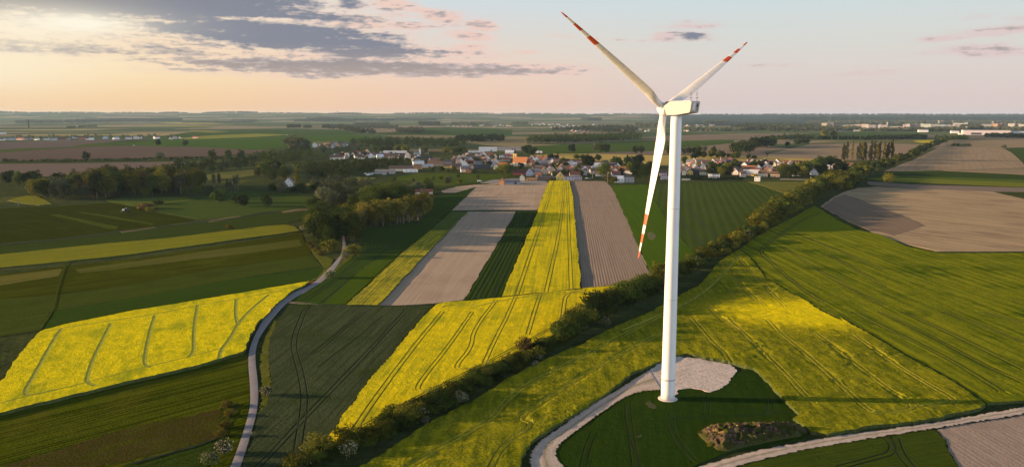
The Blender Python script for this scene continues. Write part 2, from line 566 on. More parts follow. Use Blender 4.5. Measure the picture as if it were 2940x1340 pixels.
def strip(name, left, right, z, mat, label, cat='road', n=160, edge=0.0, seed=3, kind='structure'):
    """a road between two pixel polylines, with UV u across and v along in metres"""
    def param(px):
        l = resample(smooth_line(gline(px, z), 3), 1.0)
        a = np.array(l); d = np.r_[0, np.cumsum(np.hypot(*(a[1:] - a[:-1]).T))]
        tt = np.linspace(0, d[-1], n)
        return np.stack([np.interp(tt, d, a[:, 0]), np.interp(tt, d, a[:, 1])], 1)
    a, b = param(left), param(right)
    rs = np.random.default_rng(seed)
    if edge:
        t = (b - a) / np.linalg.norm(b - a, axis=1)[:, None]
        a = a + t * rs.uniform(-edge, edge, (n, 1)); b = b + t * rs.uniform(-edge, edge, (n, 1))
    m = 7
    v = []; uv = []
    d = np.r_[0, np.cumsum(np.hypot(*(a[1:] - a[:-1]).T))]
    for i in range(n):
        for j in range(m):
            s = j / (m - 1)
            p = a[i] * (1 - s) + b[i] * s
            v.append((p[0], p[1], z + 0.05 * math.sin(math.pi * s))); uv.append((s, d[i]))
    f = [(i * m + j, i * m + j + 1, (i + 1) * m + j + 1, (i + 1) * m + j) for i in range(n - 1) for j in range(m - 1)]
    o = mesh_obj(name, v, f, mat, smooth=True)
    me = o.data
    if me.polygons[0].normal.z < 0: me.flip_normals()
    ul = me.uv_layers.new(name='UVMap')
    for lo in me.loops: ul.data[lo.index].uv = uv[lo.vertex_index]
    tag(o, label, cat, kind=kind)
    return o


def ground_material():
    m, nt, b = new_mat('ground_cover')
    P = world_pos(nt)
    px, py, pz = separate(nt, P)
    n1 = noise(nt, P, 0.012, 5.0, 0.6); n2 = noise(nt, P, 0.45, 3.0, 0.65); n3 = noise(nt, P, 0.09, 3.0, 0.6)
    near = mixc(nt, (n2 * .5 + n3 * .5).smooth(.34, .66), (.030, .043, .014), (.072, .085, .024))
    near = mixc(nt, n1.smooth(.5, .72), near, (.12, .125, .035))
    # far patchwork of fields
    nw = noise(nt, P, 0.0012, 2.0, 0.5)
    vo = nt.nodes.new('ShaderNodeTexVoronoi'); vo.distance = 'CHEBYCHEV'; vo.feature = 'F1'
    vec = combine(nt, px / 820.0 + py * 0.00018 + nw * .5, py / 420.0 + nw * .8, 0.0)
    nt.links.new(vec.s, vo.inputs['Vector']); vo.inputs['Scale'].default_value = 1.0; vo.inputs['Randomness'].default_value = 0.85
    cr = separate(nt, X(nt, vo.outputs['Color']))[0]
    far = ramp(nt, cr, [(0, (.085, .125, .045)), (.16, (.12, .15, .065)), (.3, (.28, .215, .15)), (.40, (.075, .115, .042)), (.52, (.15, .175, .065)), (.6, (.34, .265, .165)), (.70, (.07, .10, .04)), (.78, (.38, .31, .14)), (.85, (.105, .14, .055)), (.93, (.29, .215, .15))], 'CONSTANT')
    far = mixc(nt, n1.smooth(.3, .7) * .35, far, (.05, .065, .03))
    wood = (px - py * .15).smooth(0, 700) * py.smooth(5600, 6800)          # forest land behind the town
    far = mixc(nt, wood, far, mixc(nt, n3.smooth(.35, .65), (.020, .032, .020), (.034, .050, .028)))
    c = mixc(nt, py.smooth(1500, 2300), near, far)
    nt.links.new(c.s, b.inputs['Base Color'])
    bump(nt, b, n2 * .6 + n3 * 1.2, 0.5)
    return m


# one ground sheet to the horizon, with the low ridge that closes it
def ground_height(x, y):
    if y <= 9000: return 0.0
    k = min(1, (y - 9000) / 7000)
    side = 1 / (1 + math.exp(max(-30, min(30, (x + 1500) / 2600))))            # higher towards the west
    prof = 86 + 44 * side + 9 * mn.noise(Vector((x / 1500, 0.3, y / 5000))) * (0.4 + side)
    return min(146, prof * (k * k * (3 - 2 * k)) + 10 * k * mn.noise(Vector((x / 1900, y / 1300, 2))))


def settle(p):
    """where the sight line to the flat point p really meets the rising far ground"""
    if p[1] < 8500: return (p[0], p[1], 0.0)
    for i in range(400):
        k = 0.40 + i * .0016 if p[1] > 12000 else .6 + i * .001
        x, y = p[0] * k, p[1] * k
        z = CAM_H * (1 - k); g = ground_height(x, y)
        if y > 8000 and z <= g: return (x, y, g)
    return (p[0], p[1], ground_height(p[0], p[1]))


def ground_sheet():
    xs = np.linspace(-16000, 16000, 129); ys = np.r_[np.linspace(-1500, 9000, 30), np.linspace(9300, 19500, 52)]
    v = []
    for y in ys:
        for x in xs:
            h = ground_height(x, y)
            v.append((x, y, h))
    nx = len(xs)
    f = [(j * nx + i, j * nx + i + 1, (j + 1) * nx + i + 1, (j + 1) * nx + i) for j in range(len(ys) - 1) for i in range(nx - 1)]
    o = mesh_obj('ground', v, f, ground_material(), smooth=True)
    tag(o, 'wide plain of meadows and far patchwork fields reaching the horizon', 'ground', kind='structure')


ground_sheet()

YEL1, YEL2 = (.78, .63, .008), (.50, .42, .014)
RAPE_TRACK = plain_mat('rape_stalk_green', (.29, .27, .03), var=.45, scale=.8)
RAPE_SIDE = plain_mat('rape_stalk_dark', (.055, .07, .018), var=.4, scale=1.0)
DARK_TRACK = plain_mat('pressed_crop_track', (.021, .030, .009), var=.3, scale=.8)


def rape(name, c1, c2, c3, **k): return field_mat(name, c1, c2, c3, **k)


# --- the yellow field west of the paved path
px = S('z1', [(320, 1174), (480, 1130), (1000, 1025), (1500, 945), (2000, 860), (2330, 805), (2290, 838), (2200, 880), (2100, 960), (1990, 1080)]) + \
     S('z2', [(1960, 60), (1930, 100), (1890, 180), (1870, 240), (1838, 300), (1500, 400), (1000, 515), (640, 605), (280, 690), (0, 765), (-300, 830), (-330, 700), (-150, 620), (0, 540), (130, 350), (250, 200), (300, 155)])
m = rape('rape_flowers_bright', YEL1, (.48, .44, .011), (.36, .37, .013), along=direction('z2', (455, 140), (190, 590)), streak=(3, 30, .25), patch=(24, 1.0), grain=.8, gamt=.85, bmp=.45)
tr = [(S('z2', [(462, 135), (400, 220), (280, 440), (190, 590), (185, 625), (250, 630), (420, 590)]), 0, 1.5),
      (S('z2', [(838, 88), (780, 200), (700, 360), (655, 500), (655, 535), (720, 560)]), 0, 1.5),
      (S('z2', [(1168, 30), (1130, 150), (1095, 320), (1088, 400), (1130, 418)]), 0, 1.5),
      (S('z1', [(1490, 985), (1472, 1100)]) + S('z2', [(1472, 60), (1458, 200), (1465, 300), (1420, 345)]), 0, 1.5),
      (S('z1', [(1782, 940), (1775, 1050), (1790, 1120)]), 0, 1.6),
      (S('z1', [(2030, 905), (1900, 1010), (1790, 1130)]) + S('z2', [(1740, 200), (1665, 290), (1655, 355)]), 0, 1.6),
      (S('z1', [(340, 1185), (450, 1160), (850, 1100), (1170, 1055), (1500, 985), (1780, 940), (2020, 895), (2260, 845)]), 0, .9),
      (S('z2', [(0, 690), (200, 640), (420, 592), (700, 522), (1110, 415), (1440, 340), (1660, 280)]), 0, .7)]
field('rapeseed_field', px, 1.15, [m, plain_mat('rape_wheel_gap', (.27, .29, .024), var=.35, scale=.8), RAPE_SIDE], 'bright yellow flowering rapeseed field beside the paved path, crossed by greenish wheel tracks', jit=.3, grid=1.7, amp=.16, tracks=tr, depth=.07, drop=1.2, seed=2)

# --- strips of meadow and corn west of the path
LD = direction('z1', (0, 945), (2350, 610))
mA = field_mat('young_corn_dark_green', (.036, .058, .014), (.048, .072, .017), (.055, .075, .02), along=LD, spacing=2.6, rows=.25, streak=(2, 50, .5), patch=(30, .5), bmp=.15)
field('grain_field', S('z1', [(310, 1180), (380, 1035), (1000, 932), (1700, 800), (2420, 702), (2450, 705), (2390, 775), (2335, 803), (2000, 858), (1500, 943), (1000, 1023), (480, 1128)]), .30, mA, 'narrow dark green corn strip along the far edge of the bright yellow field', jit=.2, seed=3)
mB = field_mat('greyish_meadow', (.052, .060, .016), (.075, .080, .028), (.044, .050, .010), along=LD, streak=(1.4, 70, 1.4), patch=(24, .6), bmp=.3)
field('meadow', S('z1', [(-200, 975), (0, 945), (430, 905), (1000, 830), (1600, 720), (2350, 612), (2430, 690), (1700, 798), (1000, 930), (378, 1032), (300, 1174), (-200, 1250)]), .24, mB, 'greyish green mown meadow strip with faint swaths beside the dark corn strip', cat='meadow', seed=4)
mC = field_mat('olive_meadow', (.046, .046, .004), (.064, .062, .005), (.092, .088, .008), along=LD, streak=(1.9, 80, 1.6), patch=(26, .6), bmp=.3)
field('meadow', S('z1', [(-200, 782), (0, 758), (480, 692), (1000, 642), (1500, 562), (2180, 455), (2262, 438), (2330, 545), (2350, 610), (1600, 718), (1000, 828), (430, 903), (0, 943), (-200, 970)]), .20, mC, 'olive brown banded meadow between the grey swaths and the yellow green strip', cat='meadow', seed=5)
mC2 = field_mat('pale_olive_meadow', (.11, .105, .02), (.15, .14, .03), None, along=LD, streak=(2.5, 40, .8), patch=(20, .4), bmp=.3)
field('meadow', S('z1', [(-100, 785), (0, 768), (465, 712), (440, 765), (0, 838), (-100, 850)]), .26, mC2, 'pale yellowish patch of meadow west of the thin ditch line', cat='meadow', jit=.3, seed=6)
field('meadow', S('z1', [(560, 715), (1000, 660), (1500, 585), (2250, 492), (2285, 540), (1500, 640), (1000, 700), (600, 745)]), .24, field_mat('light_olive_band', (.085, .085, .018), (.115, .108, .026), None, along=LD, streak=(2.5, 60, .9), patch=(20, .4), bmp=.3), 'lighter olive band inside the banded meadow, running up to the trees', cat='meadow', jit=.4, seed=61)
mD = field_mat('yellow_green_strip', (.22, .215, .016), (.16, .17, .016), (.12, .14, .02), along=LD, streak=(2.5, 60, .8), patch=(22, .5), bmp=.3)
field('rapeseed_field', S('z1', [(-200, 625), (0, 603), (800, 520), (1270, 480), (1700, 425), (2000, 390), (2150, 380), (2225, 395), (2260, 425), (2100, 450), (1500, 530), (1000, 600), (500, 655), (0, 703), (-200, 728)]), .55, [mD, mD, RAPE_SIDE], 'long yellow green rapeseed strip with a thin pale edge, west of the path trees', jit=.3, drop=.6, seed=7)
mE = field_mat('dark_grey_green_meadow', (.040, .050, .020), (.055, .066, .030), (.035, .048, .014), along=LD, streak=(3, 60, .5), patch=(30, .5), bmp=.25)
field('meadow', S('z1', [(-200, 548), (0, 527), (480, 488), (870, 432), (1160, 402), (1500, 363), (1830, 325), (2010, 290), (2400, 270), (2410, 300), (2150, 377), (2000, 388), (1700, 423), (1270, 478), (800, 518), (0, 600), (-200, 622)]), .16, mE, 'dark grey green meadow between the ditch and the yellow green strip', cat='meadow', seed=8)
mF = field_mat('dark_olive_meadow', (.034, .036, .004), (.044, .046, .005), (.06, .056, .006), along=direction('z1', (600, 285), (1150, 375)), streak=(3, 50, .9), patch=(40, .5), bmp=.25)
field('meadow', S('z1', [(-200, 275), (0, 258), (500, 238), (850, 213), (1010, 245), (1190, 290), (1480, 345), (1160, 398), (870, 428), (480, 484), (0, 523), (-200, 545)]), .12, mF, 'wide dark olive meadow where the sprayer tractor stands', cat='meadow', seed=9)
mSw = field_mat('cut_grass_swath', (.085, .088, .022), (.058, .062, .014), None, along=direction('z1', (380, 310), (870, 400)), streak=(1.5, 30, .9), patch=(20, .4), bmp=.3)
field('grass_swath', S('z1', [(370, 305), (440, 300), (650, 345), (885, 392), (870, 415), (820, 412), (600, 355)]), .17, mSw, 'pale broad swath of cut grass on the dark olive meadow', cat='meadow', jit=.8, seed=10)
field('grass_swath', S('z1', [(590, 286), (620, 284), (900, 325), (1165, 375), (1150, 382), (900, 338)]), .19, mSw, 'thin pale swath of cut grass running to the ditch', cat='meadow', jit=.5, seed=11)
mTan = field_mat('dry_reed', (.20, .155, .085), (.15, .12, .06), None, along=LD, streak=(1.2, 12, .8), patch=(12, .4), bmp=.5)
field('reed_bank', S('z1', [(1555, 352), (1640, 335), (1815, 315), (1815, 326), (1700, 342), (1570, 362)]), .35, mTan, 'tan strip of dry reeds on the ditch bank', cat='reeds', jit=.5, drop=.4, seed=12)
field('reed_bank', S('z1', [(895, 432), (1020, 412), (1160, 395), (1160, 405), (1010, 428), (910, 440)]), .36, mTan, 'short tan patch of dry reeds further down the ditch', cat='reeds', jit=.5, drop=.4, seed=13)
field('reed_bank', S('z1', [(2130, 282), (2230, 262), (2390, 250), (2400, 262), (2250, 275), (2150, 290)]), .34, mTan, 'pale dry reed patch beside the path trees', cat='reeds', jit=.5, drop=.4, seed=14)
mDitch = plain_mat('dark_ditch_grass', (.018, .026, .010), var=.4, scale=.3)  # dark green grass colour of the ditches
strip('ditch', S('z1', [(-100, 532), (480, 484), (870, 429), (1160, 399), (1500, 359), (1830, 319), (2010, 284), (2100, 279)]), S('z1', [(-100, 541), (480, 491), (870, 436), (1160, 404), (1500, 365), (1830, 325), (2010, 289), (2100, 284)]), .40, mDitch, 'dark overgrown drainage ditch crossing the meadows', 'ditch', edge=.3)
strip('ditch', S('z1', [(490, 660), (475, 720), (440, 830), (415, 930), (395, 1030), (330, 1120), (290, 1174)]), S('z1', [(505, 660), (490, 720), (452, 830), (428, 930), (408, 1030), (345, 1120), (310, 1174)]), .42, field_mat('ditch_grass', (.045, .05, .015), (.085, .085, .03)), 'thin grassy ditch line cutting across the olive strips', 'ditch', edge=.3)
mH = field_mat('light_meadow', (.105, .125, .030), (.085, .105, .025), (.12, .13, .04), along=direction('z1', (810, 190), (1400, 175)), streak=(2.5, 60, .6), bmp=.2)
field('meadow', S('z1', [(800, 192), (1050, 182), (1400, 170), (1490, 193), (1170, 228), (1000, 240), (845, 213)]), .18, mH, 'light green meadow in front of the dense wood', cat='meadow', jit=.4, seed=15)
field('rapeseed_field', S('z1', [(50, 197), (130, 175), (200, 160), (280, 165), (390, 225), (300, 232), (200, 222)]), .5, [mD, mD, RAPE_SIDE], 'small yellow green patch at the west end of the dense wood', jit=.4, drop=.5, seed=16)
mI = field_mat('blue_green_meadow', (.060, .078, .036), (.075, .092, .042), (.085, .09, .03), along=direction('z1', (1200, 240), (2300, 220)), streak=(4, 60, .6), patch=(50, .6), bmp=.2)
field('meadow', S('z1', [(1195, 232), (1490, 197), (1560, 160), (1700, 130), (1990, 128), (2200, 150), (2420, 185), (2400, 255), (2010, 280), (1830, 315), (1500, 340), (1200, 285)]), .12, mI, 'blue green meadow with three lone round trees', cat='meadow', jit=.4, seed=17)

# --- field below the yellow field, bottom west corner
LB = direction('z2', (0, 860), (1500, 500))
mL = field_mat('striped_hay_meadow', (.038, .043, .004), (.088, .088, .009), (.105, .098, .010), along=LB, streak=(1.1, 70, 1.7), patch=(22, .6), bmp=.35)
field('meadow', S('z2', [(-400, 862), (0, 772), (640, 612), (1000, 522), (1500, 407), (1838, 312), (1862, 345), (1888, 620), (1878, 755), (1800, 1000), (1735, 1174), (1650, 1400), (-400, 1500)]), .10, mL, 'mown hay meadow with fine swath lines below the bright yellow field', cat='meadow', seed=18)
mBr = field_mat('brown_hay', (.066, .048, .014), (.050, .046, .009), (.08, .07, .02), along=LB, streak=(1.5, 30, .8), patch=(12, .6), bmp=.4)
field('meadow', S('z2', [(700, 960), (850, 905), (1250, 820), (1600, 745), (1690, 722), (1660, 880), (1600, 950), (1300, 1040), (1000, 1120), (600, 1174), (200, 1300), (-200, 1350), (-100, 1210), (250, 1090)]), .16, mBr, 'reddish brown patch of drying hay at the meadow corner', cat='meadow', jit=.9, seed=19)
mBl = field_mat('dark_rank_grass', (.030, .044, .013), (.044, .058, .016), None, along=LB, streak=(1.5, 20, .8), patch=(12, .6), spacing=3, rows=.4, bmp=.5)
field('meadow', S('z2', [(880, 1174), (1000, 1130), (1300, 1050), (1580, 965), (1640, 950), (1600, 1080), (1560, 1174), (1500, 1400), (600, 1400)]), .22, mBl, 'dark rank grass corner in front of the white flowering shrubs', cat='meadow', jit=.6, seed=20)
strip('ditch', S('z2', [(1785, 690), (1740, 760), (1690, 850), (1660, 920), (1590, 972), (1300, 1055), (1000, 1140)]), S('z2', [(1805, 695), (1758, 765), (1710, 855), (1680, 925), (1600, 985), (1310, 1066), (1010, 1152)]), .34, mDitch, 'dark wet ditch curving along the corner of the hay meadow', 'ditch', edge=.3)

# --- the paved path
def path_material():
    m, nt, b = new_mat('old_asphalt')
    uvn = nt.nodes.new('ShaderNodeUVMap'); uvn.uv_map = 'UVMap'
    u, v, _ = separate(nt, X(nt, uvn.outputs[0]))
    P = world_pos(nt)
    n = noise(nt, P, 1.2, 4.0, .65); n2 = noise(nt, P, .08, 3.0, .6)
    c = mixc(nt, n.smooth(.3, .7), (.27, .245, .245), (.325, .295, .295))
    c = mixc(nt, n2.smooth(.4, .75) * .5, c, (.20, .18, .18))
    e = (u - .5).sq() * 4 + (n - .5) * .5
    c = mixc(nt, e.smooth(.72, 1.0) * .6, c, (.16, .145, .10))
    nt.links.new(c.s, b.inputs['Base Color']); bump(nt, b, n, .05)
    return m


def gravel_material():
    m, nt, b = new_mat('pale_gravel')
    uvn = nt.nodes.new('ShaderNodeUVMap'); uvn.uv_map = 'UVMap'
    u, v, _ = separate(nt, X(nt, uvn.outputs[0]))
    P = world_pos(nt)
    n = noise(nt, P, 1.6, 5.0, .7); n2 = noise(nt, P, .25, 3.0, .6)
    ns = noise(nt, combine(nt, u * 9.0, v / 14.0, 0.0), 1.0, 4.0, .6)
    c = mixc(nt, (n * .5 + ns * .5).smooth(.34, .66), (.42, .335, .275), (.62, .51, .43))
    c = mixc(nt, n2.smooth(.5, .75) * .5, c, (.30, .245, .20))
    mid = ((u - .5).sq() * -90.0).exp() * (n + .35).smooth(.5, .9)
    c = mixc(nt, mid * .7, c, (.20, .18, .10))
    e = (u - .5).sq() * 4 + (n - .5) * .8
    c = mixc(nt, e.smooth(.75, 1.05) * .8, c, (.14, .125, .05))
    nt.links.new(c.s, b.inputs['Base Color']); bump(nt, b, n + ns * .7, .12)
    return m


GRAVEL = gravel_material()
strip('path', S('z2', [(1640, 1420), (1735, 1174), (1800, 1010), (1880, 760), (1890, 620), (1865, 340), (1900, 220), (1960, 100)]) + S('z1', [(2030, 1040), (2110, 960), (2200, 895), (2340, 838), (2430, 760), (2500, 690), (2560, 622)]) + S('z3', [(738, 590), (748, 520), (734, 440), (730, 340), (722, 300)]),
      S('z2', [(1725, 1420), (1815, 1174), (1890, 930), (1945, 740), (1950, 560), (1920, 340), (1945, 220), (2000, 130)]) + S('z1', [(2080, 1060), (2170, 960), (2360, 855), (2440, 805), (2530, 712)]) + S('z3', [(755, 615), (772, 560), (768, 510), (752, 440), (746, 340), (738, 300)]),
      .34, path_material(), 'narrow grey asphalt path winding between the fields to the trees', 'path', n=260)
mV = field_mat('verge_grass', (.13, .125, .022), (.075, .085, .018), (.17, .145, .04), streak=(1.5, 6, .5), patch=(8, .6), bmp=.5)
field('grass_verge', S('z2', [(2085, 40), (2110, 60), (2060, 180), (2020, 330), (2040, 470), (2050, 560), (2040, 700), (2000, 860), (1960, 960), (1900, 1174), (1850, 1174), (1930, 880), (1975, 700), (1985, 560), (1960, 400), (1980, 250), (2040, 110)]), .3, mV, 'yellowish rough grass verge on the east side of the path', cat='verge', jit=.4, seed=21)
field('grass_verge', S('z3', [(775, 560), (830, 600), (800, 650), (740, 720), (620, 780), (520, 850), (400, 910), (345, 950), (300, 985), (330, 930), (430, 870), (540, 820), (650, 730), (745, 650)]), .3, mV, 'rough grass verge between the path bend and the dark fields', cat='verge', jit=.4, seed=22)
field('grass_verge', S('z3', [(500, 560), (590, 600), (680, 640), (650, 700), (560, 790), (490, 810), (560, 740), (600, 690), (560, 640)]), .28, mV, 'bright grassy slope beside the path bend, below the trees', cat='verge', jit=.5, seed=23)

# --- fields between the path and the hedge
KD = direction('z3', (1685, 282), (1010, 985))
mDG2 = field_mat('banded_green_crop', (.042, .062, .026), (.055, .076, .030), (.045, .075, .014), along=direction('z3', (1560, 280), (580, 985)), spacing=3.2, rows=.35, streak=(4, 80, .7), patch=(40, .6), bmp=.2)
field('grain_field', S('z3', [(1745, 97), (1650, 190), (1560, 278), (1400, 420), (1190, 590), (980, 785), (760, 983), (580, 983), (345, 957), (440, 890), (560, 800), (700, 720), (800, 640), (880, 585), (905, 520), (865, 420), (1100, 395), (1330, 355), (1420, 250), (1430, 180), (1490, 150), (1600, 140)]), .32, [mDG2, DARK_TRACK], 'dark banded green corn field beside the path trees', jit=.2, seed=24,
      tracks=[(S('z3', [(905, 440), (960, 520), (930, 600), (860, 650), (740, 760), (600, 860), (430, 970)]), 1.1, .5), (S('z3', [(1420, 240), (1300, 390), (1040, 600), (800, 790), (590, 965)]), 0, .8)], depth=.12)
mG = field_mat('bright_green_crop', (.062, .088, .014), (.078, .10, .016), None, along=direction('z3', (1120, 620), (760, 900)), spacing=3.2, rows=.25, streak=(4, 60, .6), bmp=.2)
field('grain_field', S('z3', [(1160, 600), (1170, 606), (980, 782), (760, 976), (600, 975), (800, 800), (960, 660)]), .38, mG, 'greener wedge of corn beside the thin yellow strip', jit=.5, seed=25)
mY2 = rape('rape_thin', (.44, .37, .02), (.17, .18, .03), (.10, .125, .035), along=KD, streak=(1.2, 30, .9), patch=(26, .8), grain=1.0, gamt=.9, bmp=.4)
field('rapeseed_field', S('z3', [(1400, 424), (1545, 424), (1010, 984), (765, 982), (985, 790), (1195, 592)]), .9, [mY2, RAPE_TRACK, RAPE_SIDE], 'thin patchy yellow rapeseed strip along the pale ploughed strip', jit=.3, grid=3.0, amp=.15, drop=.9, seed=26, tracks=[(S('z3', [(1470, 424), (1100, 760), (880, 980)]), .9, .5)], depth=.3)
mY3 = field_mat('thin_green_rape', (.085, .11, .04), (.12, .135, .04), (.07, .095, .035), along=KD, streak=(1.5, 30, .8), patch=(24, .5), bmp=.3)
field('grain_field', S('z3', [(1565, 283), (1682, 283), (1547, 422), (1402, 422)]), .7, mY3, 'greyish green strip above the thin yellow strip', jit=.2, drop=.7, seed=27)
SOIL1, SOIL2 = (.49, .37, .265), (.41, .308, .22)
mS1 = field_mat('pale_ploughed_soil', SOIL1, SOIL2, (.33, .245, .175), along=KD, spacing=1.15, rows=.35, crow=(.21, .155, .125), streak=(1.6, 90, .8), patch=(30, .4), bmp=.12, rowbump=.3)
field('ploughed_field', S('z3', [(1688, 282), (2050, 280), (1860, 620), (1655, 945), (1450, 970), (1200, 987), (1012, 985), (1330, 655)]), .12, mS1, 'pale ploughed strip between the thin yellow strip and a dark green strip', seed=28)
mS2 = field_mat('pale_ploughed_soil_upper', SOIL1, SOIL2, (.27, .198, .15), along=direction('z3', (1745, 98), (1600, 250)), spacing=1.3, rows=.3, crow=(.22, .165, .13), streak=(2, 90, .7), patch=(40, .5), bmp=.12, rowbump=.25)
field('ploughed_field', S('z3', [(1748, 97), (1910, 82), (2080, 72), (2300, 62), (2270, 150), (2215, 270), (1565, 272), (1655, 190)]), .10, mS2, 'pale ploughed square below the village sheds', seed=29)
mGr = plain_mat('field_edge_grass', (.032, .05, .014), var=.4, scale=.2)
strip('grass_verge', S('z3', [(1560, 272), (1900, 270), (2218, 269)]), S('z3', [(1560, 279), (1900, 277), (2216, 276)]), .42, mGr, 'dark grass strip dividing the two pale ploughed fields', 'verge', edge=.3)
mDG1 = field_mat('dark_strip_crop', (.028, .046, .015), (.036, .056, .018), (.045, .062, .02), along=direction('z3', (2130, 280), (1780, 940)), spacing=2.4, rows=.5, streak=(1.8, 60, .6), bmp=.25, rowbump=.4)
field('grain_field', S('z3', [(2056, 280), (2208, 277), (2090, 560), (1945, 918), (1900, 932), (1665, 945), (1870, 620)]), .36, [mDG1, DARK_TRACK], 'dark green corn strip between the pale soil and the long yellow strip', jit=.2, seed=30, tracks=[(S('z3', [(2090, 290), (1960, 600), (1760, 935)]), .9, .5), (S('z3', [(2160, 290), (2050, 560), (1870, 930)]), .9, .5)], depth=.1)
mY1 = rape('rape_long_strip', (.70, .56, .008), (.41, .37, .012), (.24, .26, .018), along=direction('z3', (2390, 60), (2280, 880)), streak=(1.4, 80, .9), patch=(40, .7), grain=1.0, gamt=.75, bmp=.45)
field('rapeseed_field', S('z3', [(2302, 50), (2455, 48), (2480, 160), (2503, 400), (2525, 640), (2545, 857), (2300, 885), (1946, 918), (2100, 560), (2215, 280), (2240, 200)]), 1.1, [mY1, RAPE_TRACK, RAPE_SIDE], 'long narrow yellow rapeseed strip rising to the village edge', jit=.25, grid=3.5, amp=.15, drop=1.1, seed=31, depth=.5,
      tracks=[(S('z3', [(2340, 52), (2230, 400), (2060, 905)]), .95, .55), (S('z3', [(2418, 50), (2390, 400), (2280, 885)]), .95, .55), (S('z3', [(2440, 50), (2450, 400), (2470, 868)]), .95, .55), (S('z3', [(2290, 140), (2480, 165)]), 0, .8)])
mS3 = field_mat('ridged_soil', (.37, .278, .205), (.295, .222, .163), (.25, .19, .142), along=direction('z5', (340, 60), (560, 830)), spacing=1.5, rows=.6, crow=(.18, .132, .104), streak=(1.6, 90, .7), patch=(40, .4), bmp=.14, rowbump=.5)
field('ploughed_field', S('z5', [(207, 50), (470, 52), (520, 105), (575, 225), (640, 370), (730, 580), (825, 800), (560, 832), (292, 857), (268, 640), (243, 420), (218, 150)]), .12, mS3, 'brown ridged ploughed strip beside the hanging blade tip', seed=32)
mDG3 = field_mat('dark_winter_corn', (.042, .056, .022), (.068, .084, .036), (.034, .058, .011), raw=True, along=direction('z4', (1220, 10), (470, 790)), spacing=1.6, rows=.3, streak=(1.2, 40, 1.2), patch=(26, .8), bmp=.4)
field('grain_field', S('z3', [(300, 998), (345, 968), (600, 990), (1000, 995), (1200, 993), (1440, 978)]) + S('z4', [(1370, 10), (1000, 458), (600, 985), (540, 1100), (470, 1174), (380, 1400), (-120, 1400), (-10, 1174), (60, 960), (115, 760), (175, 720), (212, 520), (175, 300), (245, 60)]), .33, [mDG3, DARK_TRACK], 'dark grey green corn field east of the path, marked by crossing tractor tracks', jit=.2, seed=33, depth=.15,
      tracks=[(S('z4', [(462, -10), (425, 80), (385, 185), (375, 280), (420, 420), (450, 560), (460, 680), (445, 800), (420, 950), (385, 1174), (360, 1400)]), .95, .55), (S('z4', [(1215, 5), (1000, 240), (700, 555), (460, 800), (330, 940), (180, 1100), (100, 1174)]), .75, .55), (S('z4', [(905, 5), (840, 60), (720, 155), (620, 240), (530, 315), (440, 322)]), .7, .4), (S('z4', [(1050, 30), (880, 180), (700, 310), (560, 420)]), 0, .5)])
strip('grass_verge', S('z3', [(335, 960), (600, 981), (1000, 988), (1220, 986), (1450, 972)]), S('z3', [(335, 966), (600, 988), (1000, 995), (1220, 993), (1440, 979)]), .5, mGr, 'thin dark grass balk between the corn field and the strip fields', 'verge', edge=.2)
field('bare_track', S('z3', [(325, 958), (400, 963), (560, 978), (560, 983), (400, 972), (330, 966)]), .52, plain_mat('bare_earth', (.26, .20, .15)), 'short bare earth field access beside the path', cat='track', jit=.2, seed=34)
mR2 = rape('rape_flowers_middle', (.77, .60, .008), (.48, .42, .011), (.35, .345, .013), along=direction('z4', (1490, 10), (840, 890)), streak=(1.6, 40, .7), patch=(26, 1.0), grain=.8, gamt=.85, bmp=.45)
tr = [(S('z4', [(1500, 0), (1300, 240), (1000, 640), (835, 890)]), .8, .5), (S('z4', [(1725, 0), (1560, 240), (1400, 440), (1310, 560), (1320, 595), (1400, 597), (1500, 560)]), .7, .5),
      (S('z3', [(1905, 945), (1730, 1174)]) + S('z4', [(1720, 270), (1600, 405), (1620, 437), (1720, 430)]), .7, .5), (S('z3', [(2055, 912), (1970, 1100)]) + S('z4', [(1990, 30), (1900, 200), (1815, 385)]), .7, .5),
      (S('z3', [(2240, 890), (2200, 1010), (2150, 1174)]) + S('z4', [(2165, 100), (2140, 175)]), .75, .5), (S('z3', [(2560, 868), (2430, 900), (2415, 990), (2400, 1120)]), .8, .6),
      (S('z3', [(1500, 1000), (1540, 985), (1740, 985), (1755, 995), (1900, 960), (2240, 900), (2430, 888)]), 0, .9),
      (S('z4', [(690, 882), (770, 890), (860, 890), (1100, 750), (1420, 590), (1640, 480), (1840, 382), (2060, 265), (2380, 95)]), .6, .6),
      (S('z5', [(170, 900), (340, 885), (380, 890), (350, 960)]), .7, .5)]
field('rapeseed_field', S('z3', [(1447, 980), (1505, 962), (1700, 950), (1900, 932), (2300, 888), (2574, 860)]) + S('z5', [(290, 857), (560, 832), (760, 812), (740, 880), (600, 920), (400, 975), (280, 1060)]) + S('z4', [(2480, 100), (2250, 220), (2100, 300), (1900, 400), (1700, 500), (1500, 630), (1300, 740), (1100, 850), (950, 950), (800, 1020), (640, 1050), (560, 1060), (600, 985), (1000, 460), (1380, 10)]), 1.15, [mR2, RAPE_TRACK, RAPE_SIDE], 'large golden rapeseed field west of the hedge, with hooked wheel tracks', jit=.3, grid=1.9, amp=.16, tracks=tr, depth=.35, drop=1.2, seed=35)

